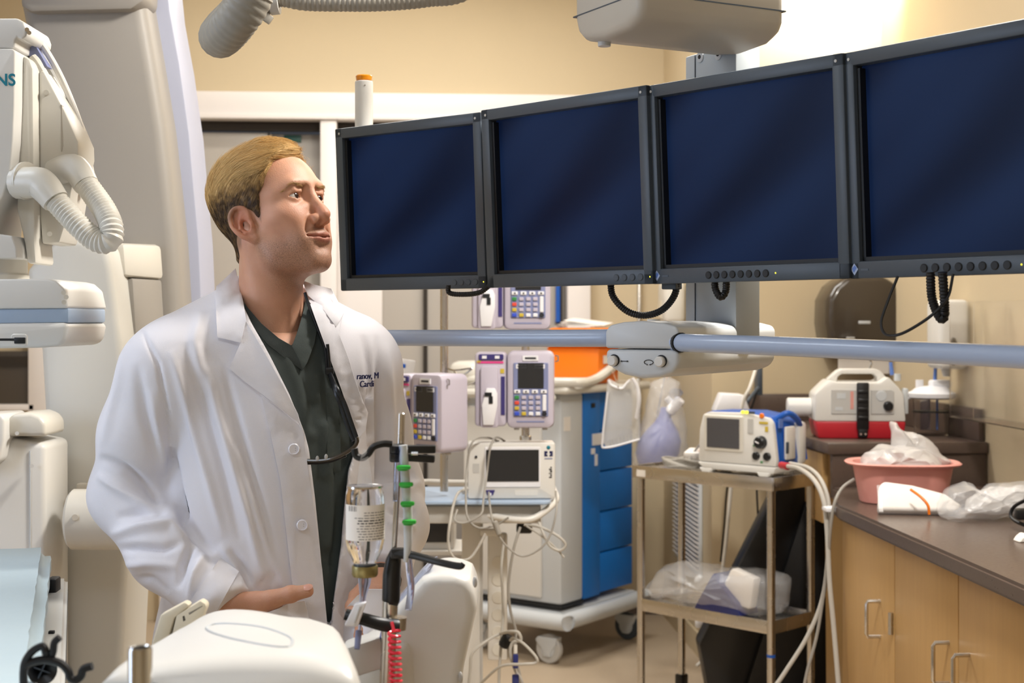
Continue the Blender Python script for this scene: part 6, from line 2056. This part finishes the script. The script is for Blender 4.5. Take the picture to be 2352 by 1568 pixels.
def hand_mesh(chains, rads, wrist, fore, palm, h=.0024):
    pts = [p for c in chains for p in c] + [wrist, fore]
    lo = [min(p[i] for p in pts) - .04 for i in range(3)]
    hi = [max(p[i] for p in pts) + .04 for i in range(3)]
    g = grid(lo, hi, h)
    D = caps(g, wrist + (fore - wrist) * .8, wrist, .034, .027)
    D = smin(D, caps(g, wrist, palm, .025, .021), .02)
    D = smin(D, caps(g, palm, chains[1][0], .020, .014), .015)
    D = smin(D, caps(g, palm, chains[4][0], .018, .012), .015)
    D = smin(D, caps(g, chains[1][0], chains[4][0], .0125), .012)
    for i, (c, r) in enumerate(zip(chains, rads)):
        for a in range(3):
            D = smin(D, caps(g, c[a], c[a + 1], r[a], r[a + 1]), .010 if i == 0 and a == 0 else .004)
    # knuckle swelling on the thumb
    D = smin(D, ell(g, tuple(chains[0][2]), (rads[0][2] * 1.08,) * 3), .004)
    m = (g[0] < lo[0] + h * 2) | (g[0] > hi[0] - h * 2) | (g[1] < lo[1] + h * 2) | (g[1] > hi[1] - h * 2) | (g[2] < lo[2] + h * 2) | (g[2] > hi[2] - h * 2)
    D[m] = np.maximum(D[m], .001)
    v, q = nets(D, lo, h)
    return relax(v, q, 1, .4), q


rhv, rhq = hand_mesh(chains, rads, HPT['w'], fa, HPT['p'])
lw, lf = MBODY @ V(LA[-1]), MBODY @ V(LA[-2])
ldir = (lw - lf).normalized()
lpalm = lw + ldir * .06
lch = []
lrd = []
lsd = bX
for k in range(5):
    if k == 0:
        a = lw + ldir * .03 + lsd * .022
        lch.append([a, a + ldir * .03 + lsd * .02, a + ldir * .055 + lsd * .024, a + ldir * .075 + lsd * .022])
        lrd.append([.015, .0125, .011, .0095])
    else:
        a = lw + ldir * .095 + lsd * (.028 - .017 * (k - 1)) - UP * .01
        lch.append([a, a + ldir * .036 - UP * .008, a + ldir * .058 - UP * .024, a + ldir * .066 - UP * .044])
        lrd.append([.0105, .0092, .0082, .0072])
lhv, lhq = hand_mesh(lch, lrd, lw + ldir * .02, lf, lpalm)

# ---------------------------------------------------------------- skin material with stubble, lips and flush
m = bpy.data.materials.new('skin')
MAT['skin'] = m
m.use_nodes = True
nt = m.node_tree
bs_ = nt.nodes['Principled BSDF']
N = lambda t: nt.nodes.new(t)
at = N('ShaderNodeAttribute')
at.attribute_name = 'tone'
sp_ = N('ShaderNodeSeparateColor')
nt.links.new(at.outputs['Color'], sp_.inputs[0])
tcn = N('ShaderNodeTexCoord')
ns1 = N('ShaderNodeTexNoise')
ns1.inputs['Scale'].default_value = 26
ns1.inputs['Detail'].default_value = 6
ns2 = N('ShaderNodeTexNoise')
ns2.inputs['Scale'].default_value = 420
ns2.inputs['Detail'].default_value = 2
ns3 = N('ShaderNodeTexNoise')
ns3.inputs['Scale'].default_value = 750
ns3.inputs['Detail'].default_value = 3
for q in (ns1, ns2, ns3):
    nt.links.new(tcn.outputs['Object'], q.inputs['Vector'])


def mixc(f, a, b):
    k = N('ShaderNodeMix')
    k.data_type = 'RGBA'
    for s_, v in ((0, f), (6, a), (7, b)):
        if hasattr(v, 'links'):
            nt.links.new(v, k.inputs[s_])
        else:
            k.inputs[s_].default_value = v
    return k.outputs[2]


def mth(op, a, b):
    k = N('ShaderNodeMath')
    k.operation = op
    k.use_clamp = True
    for i, v in enumerate((a, b)):
        if hasattr(v, 'links'):
            nt.links.new(v, k.inputs[i])
        else:
            k.inputs[i].default_value = v
    return k.outputs[0]


base = mixc(ns1.outputs['Fac'], lin('c48d72'), lin('d5a386'))
base = mixc(mth('MULTIPLY', at.outputs['Alpha'], .55), base, lin('c4694f'))
dots = mth('MULTIPLY', mth('SUBTRACT', ns3.outputs['Fac'], .44), 5.0)
stb = mth('MULTIPLY', sp_.outputs[0], mth('ADD', mth('MULTIPLY', dots, .45), .30))
base = mixc(stb, base, lin('59463a'))
base = mixc(mth('MULTIPLY', sp_.outputs[1], .48), base, lin('b5685c'))
base = mixc(mth('MULTIPLY', sp_.outputs[2], .72), base, lin('5d4632'))
nt.links.new(base, bs_.inputs['Base Color'])
bs_.inputs['Roughness'].default_value = .52
bs_.inputs['Subsurface Weight'].default_value = .22
bs_.inputs['Subsurface Radius'].default_value = (.010, .004, .002)
bs_.inputs['Subsurface Scale'].default_value = 1
bp_ = N('ShaderNodeBump')
bp_.inputs['Strength'].default_value = .18
bp_.inputs['Distance'].default_value = .002
nt.links.new(ns2.outputs['Fac'], bp_.inputs['Height'])
nt.links.new(bp_.outputs[0], bs_.inputs['Normal'])

# ---------------------------------------------------------------- the body as one mesh
base_p = V((o0.x, o0.y, 0))
allv, allq, off = [], [], 0
for v, q in ((head_w, hq), (kw, kq), (rhv, rhq), (lhv, lhq)):
    allv.append(v)
    allq.append(q + off)
    off += len(v)
allv = np.concatenate(allv) - np.array(base_p)
allq = np.concatenate(allq)


def fastmesh(name, vs, q, material, parent=None, off=None):
    me = bpy.data.meshes.new(name)
    me.vertices.add(len(vs))
    me.vertices.foreach_set('co', np.asarray(vs, F32).ravel())
    k = q.shape[1]
    me.loops.add(q.size)
    me.loops.foreach_set('vertex_index', q.astype(np.int32).ravel())
    me.polygons.add(len(q))
    me.polygons.foreach_set('loop_start', np.arange(0, q.size, k, dtype=np.int32))
    me.polygons.foreach_set('use_smooth', [True] * len(q))
    me.update(calc_edges=True)
    me.materials.append(MAT[material])
    o = bpy.data.objects.new(name, me)
    COL.objects.link(o)
    if parent is not None:
        o.parent = parent
        WM[o.name] = WM[parent.name]
    return o


man = fastmesh('person', allv, allq, 'skin')
man.location = base_p
WM[man.name] = MX.Translation(base_p)
tag(man, 'blond man in an open white coat over dark green scrubs, looking up at the monitors', 'person')
col = np.zeros((len(allv), 4), F32)
nh = len(hv)
col[:nh, 0] = stub
col[:nh, 1] = lips
col[:nh, 2] = np.clip(browm * .28 + scalp * .9, 0, 1)
col[:nh, 3] = np.clip(blush, 0, 1)
ca = man.data.color_attributes.new('tone', 'FLOAT_COLOR', 'POINT')
ca.data.foreach_set('color', col.ravel())

coat_o = fastmesh('lab_coat', cw - np.array(base_p), cq, 'coat_white', man)
scrub_o = fastmesh('scrub_top', swd - np.array(base_p), sq_, 'scrub_green', man)
BCo = BC
# collar, lapels, placket, cuffs, pockets
part_kw = dict(material='coat_white', parent=coat_o)
rc_ = C4([(608, 30), (568, 68), (530, 102), (526, 140), (534, 310), (585, 322), (630, 333), (652, 242), (640, 170), (622, 90)])
drape('collar', rc_, 'coat_white', coat_o, .010, .003)
rl_ = C4([(630, 331), (606, 385), (583, 438), (650, 495), (715, 542), (790, 600), (862, 655), (882, 690), (862, 622), (815, 530), (760, 430), (700, 325), (652, 245)])
drape('lapel', rl_, 'coat_white', coat_o, lambda x, y: .007 + .006 * math.exp(-((x - 640) / 40) ** 2), .003)
pk_ = C4([(712, 545), (790, 602), (868, 668), (886, 700), (892, 760), (935, 1060), (962, 1260), (988, 1540), (985, 1700), (880, 1700), (862, 1500), (832, 1250), (792, 900), (750, 700)])
drape('placket', pk_, 'coat_white', coat_o, .004, .002)
ll_ = C4([(884, 84), (905, 150), (935, 235), (985, 372), (1040, 520), (1085, 650), (1108, 726), (1140, 690), (1150, 620), (1118, 545), (1092, 470), (1072, 400), (1030, 292), (1048, 216), (985, 135)])
drape('lapel', ll_, 'coat_white', coat_o, lambda x, y: .008 + .012 * math.exp(-((x - 835) / 25) ** 2) * (1 if y > 850 else .3), .0035)
lc_ = C4([(882, 78), (930, 95), (1000, 112), (1052, 212), (1020, 268), (962, 190), (905, 140)])
drape('collar', lc_, 'coat_white', coat_o, .016, .003)
cp_ = C4([(1136, 562), (1172, 558), (1176, 800), (1172, 1010), (1148, 1000), (1120, 980)])
drape('chest_pocket', cp_, 'coat_white', coat_o, .006, .002)
cu_ = C4([(546, 1212), (622, 1268), (565, 1370), (520, 1450), (470, 1500), (395, 1430), (470, 1320)])
drape('cuff', cu_, 'coat_white', coat_o, .005, .003)
BH = bvh(np.concatenate([fw_, rhv, lhv]), np.concatenate([fq, rhq + len(fw_), lhq + len(fw_) + len(rhv)]))
pkt = [(583, 1418), (640, 1396), (668, 1382), (700, 1378), (716, 1440), (735, 1620), (540, 1620), (550, 1470)]
drape('hand_pocket', pkt, 'coat_white', coat_o, .007, .003, BH, smooth=6)
pkl = [(792, 1398), (820, 1368), (846, 1352), (880, 1352), (912, 1376), (930, 1450), (925, 1600), (780, 1600)]
drape('hand_pocket', pkl, 'coat_white', coat_o, .007, .003, BH, smooth=6)
for k, (x, y) in enumerate(((675, 1031), (694, 1205))):
    c = onc(x, y, .008)
    b = part('button', MB().cyl(c, c - (FW * .85 - RT * .3).normalized() * .004, .0098, segs=24, bev=.0012), 'button_pearl', coat_o, world=True)
    f_ = (FW * .85 - RT * .3).normalized()
    part('button_rim', MB().tube([c - f_ * .0042 + (RT * math.cos(a) + UP * math.sin(a)) * .0078 for a in [j * .3927 for j in range(16)]], .0011, 6, False, closed=True), 'button_pearl', coat_o, world=True)
    for sx, sy in ((-1, -1), (-1, 1), (1, -1), (1, 1)):
        h_ = c - f_ * .0041 + RT * sx * .0018 + UP * sy * .0018
        part('button_hole', MB().cyl(h_, h_ - f_ * .0003, .0008, segs=8), 'grey_plastic', coat_o, world=True)
# embroidered name on the chest, partly hidden by the fold as in the photograph
for txt, px, py in (('ranov, M', 819, 871), ('Cardi', 826, 889)):
    c0 = onc(px, py, .0125)
    c1 = onc(px + 30, py - 2, .0125)
    xd = (c1 - c0)
    xd.z = 0
    xd.normalize()
    zd = (UP + RT * .06).normalized()
    yd = zd.cross(xd).normalized()
    zd = xd.cross(yd)
    mm = MX(((xd.x, yd.x, zd.x, c0.x), (xd.y, yd.y, zd.y, c0.y), (xd.z, yd.z, zd.z, c0.z), (0, 0, 0, 1)))
    letters('embroidery', txt, .0158, 'ink_blue', coat_o, MX.Translation(-base_p) @ mm, thick=.0008)
# scrub neck bands and pocket
vb1 = [(562, 698), (600, 742), (640, 776), (671, 794), (690, 830), (695, 850), (660, 826), (615, 790), (575, 742), (556, 712)]
drape('neck_band', vb1, 'scrub_dark', scrub_o, .004, .002, BSF)
vb2 = [(671, 795), (686, 755), (698, 712), (703, 682), (716, 700), (732, 735), (722, 790), (706, 832), (694, 852), (668, 815)]
drape('neck_band', vb2, 'scrub_green', scrub_o, .0055, .002, BSF)
sp2 = [(748, 893), (772, 890), (776, 915), (782, 980), (783, 1080), (770, 1088), (752, 1062), (752, 960)]
drape('breast_pocket', sp2, 'scrub_green', scrub_o, .003, .002, BS)
# trousers and shoes stand below the frame
lo_, h_ = (-.28, -.24, .06), .012
G3 = grid(lo_, (.28, .26, .95), h_)
A3 = (np.abs(G3[0]), G3[1], G3[2])
leg = caps(A3, (.095, .0, .86), (.105, .01, .48), .090, .068)
leg = smin(leg, caps(A3, (.105, .01, .48), (.11, -.01, .10), .066, .058), .03)
leg = smin(leg, ell(G3, (0, 0, .86), (.165, .115, .10)), .04)
leg = np.maximum(leg, np.maximum(G3[2] - F32(.93), F32(.085) - G3[2]))
lv, lq = nets(leg, lo_, h_)
fastmesh('trousers', xf(MBODY, relax(lv, lq, 2)) - np.array(base_p), lq, 'scrub_dark', man)
for s_ in (-1, 1):
    mb = MB().loft([[MBODY @ V((s_ * .11 + w * math.cos(a), yy, max(0, hz * (.5 + .5 * math.sin(a)))) ) for a in [k * math.pi / 8 for k in range(16)]] for yy, w, hz in ((-.075, .025, .08), (-.06, .042, .11), (0, .046, .11), (.08, .05, .085), (.15, .046, .06), (.185, .025, .04))])
    part('shoe', mb, 'shoe', man, world=True, ang=60)

# ---------------------------------------------------------------- eyes
for s_ in (1, -1):
    ec = V((s_ * .0315, .0705, .0195))
    ey = part('eye', MB().sph((0, 0, 0), .0138, 24, m=MX.Translation(-base_p) @ MHEAD @ MX.Translation(ec)), 'eye_white', man, ang=180)
    gz = MX.Translation(-base_p) @ MHEAD @ MX.Translation(ec) @ MX.Rotation(math.radians(2 + 3 * s_), 4, 'Z') @ MX.Rotation(math.radians(3), 4, 'X')
    cap = lambda a, r: MB().loft([[(r * math.sin(t) * math.cos(p), r * math.cos(t), r * math.sin(t) * math.sin(p)) for p in [k * math.pi / 10 for k in range(20)]] for t in (a, a * .66, a * .33, .001)], True, m=gz)
    part('iris', cap(.46, .01405), 'iris_brown', ey, ang=180)
    part('pupil', cap(.20, .01415), 'pupil', ey, ang=180)
# thumbnail
tn_, td_ = HPT['tip'], (HPT['tip'] - HPT['ip']).normalized()
ud = (UP * .75 - FW * .65)
ud = (ud - td_ * ud.dot(td_)).normalized()
sdv = td_.cross(ud)
part('thumb_nail', MB().sph((0, 0, 0), (.0095, .0072, .0025), 14, m=MX.Translation(-base_p) @ MX(((td_.x, sdv.x, ud.x, 0), (td_.y, sdv.y, ud.y, 0), (td_.z, sdv.z, ud.z, 0), (0, 0, 0, 1))).copy()).bm if False else MB().sph((0, 0, 0), (.0090, .0070, .0022), 14, m=MX.Translation(tn_ - base_p + ud * .0092 + td_ * .002) @ MX(((td_.x, sdv.x, ud.x, 0), (td_.y, sdv.y, ud.y, 0), (td_.z, sdv.z, ud.z, 0), (0, 0, 0, 1)))), 'nail', man)
# wrist band on the left wrist
wd_ = (lw - lf).normalized()
wo = wd_.orthogonal().normalized()
wq = wd_.cross(wo)
part('wrist_band', MB().tube([lw + wd_ * .022 + (wo * math.cos(a) + wq * math.sin(a)) * .0295 for a in [k * .3927 for k in range(16)]], .005, 6, False, closed=True), 'watch_band', man, world=True)

# ---------------------------------------------------------------- hair
hh2 = .0026
hl2 = (-.1, -.13, -.09)
GH = grid(hl2, (.1, .115, .155), hh2)
x, y, z = GH
thick = .004 + .010 * sstep(.03, .085, z) - .004 * sstep(.02, .07, y) * sstep(-.0, -.04, x) + .003 * sstep(-.02, -.07, y) * sstep(.0, .04, z)
Dh = ell(GH, (0, -.012, .046), (.0745, .098, .087))
Dh = smin(Dh, ell(GH, (0, .020, .032), (.064, .070, .070)), .03)
Dh = smin(Dh, caps(GH, (0, -.026, -.045), tuple(NB), .054, .062), .025)
Dh = Dh - thick.astype(F32)
Dh = smin(Dh, caps(GH, (.030, .022, .122), (-.030, .028, .126), .011, .010), .024)
mask = hair_mask(x, y, z)
nzv = (np.sin(x * 190 + y * 60) + np.sin(y * 230 - z * 90 + 1.3) + np.sin(z * 260 + x * 120)) * .0012
earcut = ell((np.abs(x), y, z), (.083, -.003, -.012), (.016, .020, .033))
Dh = smax(Dh, -(mask + nzv).astype(F32) * F32(.8), .006)
Dh = smax(Dh, -earcut, .004)
Dh[:, :, :2] = .01
hv2, hq2 = nets(Dh, hl2, hh2)
hv2 = relax(hv2, hq2, 2, .4)
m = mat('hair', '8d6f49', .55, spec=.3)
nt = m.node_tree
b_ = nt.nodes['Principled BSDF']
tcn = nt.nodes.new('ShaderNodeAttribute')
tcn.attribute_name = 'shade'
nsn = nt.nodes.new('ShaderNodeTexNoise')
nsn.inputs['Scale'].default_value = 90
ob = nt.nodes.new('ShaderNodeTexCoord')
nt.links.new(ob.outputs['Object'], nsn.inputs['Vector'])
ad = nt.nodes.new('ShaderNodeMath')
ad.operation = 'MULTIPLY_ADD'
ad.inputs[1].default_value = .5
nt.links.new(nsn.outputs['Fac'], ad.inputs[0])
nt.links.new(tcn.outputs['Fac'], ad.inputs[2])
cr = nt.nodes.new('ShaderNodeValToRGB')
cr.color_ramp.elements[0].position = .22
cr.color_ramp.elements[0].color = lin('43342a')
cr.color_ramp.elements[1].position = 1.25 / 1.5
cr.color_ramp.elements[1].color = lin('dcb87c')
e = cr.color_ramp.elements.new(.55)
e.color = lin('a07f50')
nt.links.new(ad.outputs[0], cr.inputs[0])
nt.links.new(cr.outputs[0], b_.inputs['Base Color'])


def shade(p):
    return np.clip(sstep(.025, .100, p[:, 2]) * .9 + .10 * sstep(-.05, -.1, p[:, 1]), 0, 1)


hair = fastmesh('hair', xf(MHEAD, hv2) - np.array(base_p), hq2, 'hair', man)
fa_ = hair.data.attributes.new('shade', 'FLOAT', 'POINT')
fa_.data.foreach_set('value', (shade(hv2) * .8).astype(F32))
# strands on the cap
HB = bvh(hv2, hq2)
rr = random.Random(11)
tri = hv2[hq2]
cen = tri.mean(1)
hn = np.cross(tri[:, 2] - tri[:, 0], tri[:, 3] - tri[:, 1])
ar_ = np.linalg.norm(hn, axis=1)
hn = hn / (ar_[:, None] + 1e-12)
outw = (hn * (cen - np.array([0, -.012, .03]))).sum(1) > 0
pr_ = ar_ * outw
cum = np.cumsum(pr_)
SV, SQ, SS = [], [], []
NST = 15000
for i in range(NST):
    j = int(np.searchsorted(cum, rr.random() * cum[-1]))
    p = V(cen[j]) + V((rr.uniform(-.0015, .0015), rr.uniform(-.0015, .0015), rr.uniform(-.0015, .0015)))
    if p.x < -.016 and p.y > .022 and p.z < .118:
        continue
    n = V(hn[j])
    tz_ = float(sstep(.045, .085, np.array([p.z]))[0])
    fr_ = float(sstep(.025, .06, np.array([p.y]))[0])
    back_ = float(sstep(-.03, -.09, np.array([p.y]))[0])
    topd = V((-.3 - .8 * p.x, 1.0, .05)) * (1 - fr_) + V((-1.0, .25, .12)) * fr_
    sided = V((0, .85 - .5 * back_, .75))
    d = topd * tz_ + sided * (1 - tz_)
    d = d * (1 - back_ * .8) + V((0, .15, 1)) * back_ * .8
    cl_ = mnoise.noise_vector(V((p.x * 55, p.y * 55, p.z * 55)))
    d += cl_ * .45 + V((rr.uniform(-1, 1), rr.uniform(-1, 1), rr.uniform(-1, 1))) * .14
    clump = mnoise.noise(V((p.x * 130 + 5, p.y * 130, p.z * 130)))
    L_ = (.034 * tz_ + .013) * rr.uniform(.6, 1.25) * (1 - .45 * fr_ * tz_)
    ns_ = 5
    st_ = L_ / ns_
    r0 = (.00042 if tz_ > .4 else .00030)
    pts = [p - n * .0012]
    lift = rr.uniform(.0, .35) * (.5 + .5 * tz_)
    for k in range(ns_):
        dn_ = (d - n * d.dot(n))
        if dn_.length < 1e-5:
            break
        dn_.normalize()
        q = pts[-1] + dn_ * st_ + n * st_ * lift * .4
        loc, nn, _, _ = HB.find_nearest(q)
        if loc is not None:
            hgt = (q - loc).dot(nn)
            if hgt < .0003 * k:
                q = loc + nn * (.0003 * k + .0002)
            n = nn
        pts.append(q)
    if len(pts) < 3:
        continue
    sh = float(shade(np.array([[p.x, p.y, p.z]]))[0]) + rr.uniform(-.14, .14) + .38 * clump
    a0 = len(SV)
    m_ = len(pts)
    for k, q in enumerate(pts):
        t = (pts[min(k + 1, m_ - 1)] - pts[max(k - 1, 0)]).normalized()
        u_ = t.orthogonal().normalized()
        v_ = t.cross(u_)
        r_ = r0 * (1 - .75 * k / (m_ - 1))
        for c in range(3):
            SV.append(tuple(q + u_ * r_ * math.cos(c * 2.0944) + v_ * r_ * math.sin(c * 2.0944)))
            SS.append(sh)
    for k in range(m_ - 1):
        for c in range(3):
            c2 = (c + 1) % 3
            SQ.append((a0 + 3 * k + c, a0 + 3 * k + c2, a0 + 3 * k + 3 + c2, a0 + 3 * k + 3 + c))
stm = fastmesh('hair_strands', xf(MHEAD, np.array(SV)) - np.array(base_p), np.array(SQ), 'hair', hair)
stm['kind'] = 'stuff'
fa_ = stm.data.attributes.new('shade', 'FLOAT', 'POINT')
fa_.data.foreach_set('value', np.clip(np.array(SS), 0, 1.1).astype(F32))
# eyebrows
HBV = bvh(hv, hq)
for s_ in (1, -1):
    SV, SQ = [], []
    for i in range(110):
        u_ = rr.random()
        ax_ = .011 + .042 * u_
        zc = .0345 + .0045 * float(sstep(.012, .04, np.array([ax_]))[0]) - .011 * float(sstep(.04, .056, np.array([ax_]))[0]) + rr.gauss(0, .0022 * (1 - .5 * u_))
        h0 = HBV.ray_cast(V((s_ * ax_, .2, zc)), V((0, -1, 0)))
        if h0[0] is None:
            continue
        p, n = h0[0], h0[1]
        d = V((s_ * (.5 + .7 * u_), -.2, .55 - .9 * u_ + rr.uniform(-.25, .25)))
        d = (d - n * d.dot(n)).normalized()
        pts = [p - n * .0003, p + d * .0035 + n * .0009, p + d * .007 + n * .0011]
        a0 = len(SV)
        for k, q in enumerate(pts):
            w_ = d.cross(n)
            r_ = .00028 * (1 - .35 * k)
            for c in range(3):
                SV.append(tuple(q + n * r_ * math.cos(c * 2.0944) + w_ * r_ * math.sin(c * 2.0944)))
        for k in range(2):
            for c in range(3):
                c2 = (c + 1) % 3
                SQ.append((a0 + 3 * k + c, a0 + 3 * k + c2, a0 + 3 * k + 3 + c2, a0 + 3 * k + 3 + c))
    eb = fastmesh('eyebrow', xf(MHEAD, np.array(SV)) - np.array(base_p), np.array(SQ), 'hair', man)
    eb['kind'] = 'stuff'
    fa_ = eb.data.attributes.new('shade', 'FLOAT', 'POINT')
    fa_.data.foreach_set('value', np.full(len(SV), .42, F32))

# ---------------------------------------------------------------- spectacles on a black cord round his neck
gpts = [(700, 672), (712, 708), (730, 755), (747, 800), (752, 846), (756, 862)]
eg = thing('eyeglasses', 'dark-framed eyeglasses hanging on a black cord in front of the scrubs', 'glasses', MX.Translation(onc(760, 1050, .02)))
cordp = [onc(x, y, .014) if x > 740 else onc(x, y, .012, BS) for x, y in gpts]
dd0 = (onc(752, 846, .02, BS) - CAM).dot(FW)
part('cord', MB().tube([P(x, y, dd0 - .0 + .03 * (846 - y) / 170) for x, y in gpts], .0026, 8), 'black_rubber', eg, world=True)
part('cord', MB().tube([P(x, y, dd0 - .004) for x, y in ((752, 790), (755, 820), (757, 848))], .0028, 8), 'black_rubber', eg, world=True)
part('cord_bead', MB().box(P(757, 852, dd0 - .006), (.014, .008, .012), .002, rot=MX.Rotation(-PSI, 3, 'Z')), 'black_rubber', eg, world=True)
dg = min((onc(x, y, 0, t_) - CAM).dot(FW) for t_ in (BC, BS) for x, y in ((715, 1050), (740, 1050), (800, 960), (822, 1000), (812, 1030), (760, 1050))) - .010
part('temple', MB().tube([P(758, 858, dd0 - .008), P(772, 890, dg), P(790, 925, dg), (P(806, 970, dg)), P(818, 1004, dg)], .0042, 8, flat=.6), 'black_plastic', eg, world=True)
part('temple', MB().tube([P(757, 862, dd0 - .004), P(770, 900, dg + .01), P(785, 940, dg + .01), (P(800, 985, dg + .01)), P(812, 1012, dg + .008)], .0036, 8, flat=.6), 'black_plastic', eg, world=True)
part('frame_bar', MB().tube([P(706, 1058, dg), P(730, 1058, dg), P(760, 1054, dg), P(790, 1042, dg), P(812, 1027, dg), P(820, 1014, dg), P(819, 1004, dg)], .0034, 8), 'smoke_plastic', eg, world=True)
part('frame_bar', MB().tube([P(706, 1064, dg + .003), P(735, 1063, dg + .003), P(765, 1058, dg + .003), P(795, 1046, dg + .003)], .0022, 8), 'black_plastic', eg, world=True)
part('lens', MB().poly([P(x, y, dg + .006) for x, y in ((735, 1056), (780, 1030), (808, 1010), (812, 1024), (790, 1040), (760, 1052))] + [P(x, y, dg + .008) for x, y in ((735, 1056), (780, 1030), (808, 1010), (812, 1024), (790, 1040), (760, 1052))], [(0, 1, 2, 3, 4, 5), (11, 10, 9, 8, 7, 6)] + [(i, (i + 1) % 6, 6 + (i + 1) % 6, 6 + i) for i in range(6)]), 'clear', eg, world=True)
for x, y in ((729, 1053), (749, 1049)):
    part('nose_pad', MB().sph(P(x, y, dg - .002), (.003, .002, .005), 8), 'grey_plastic', eg, world=True)
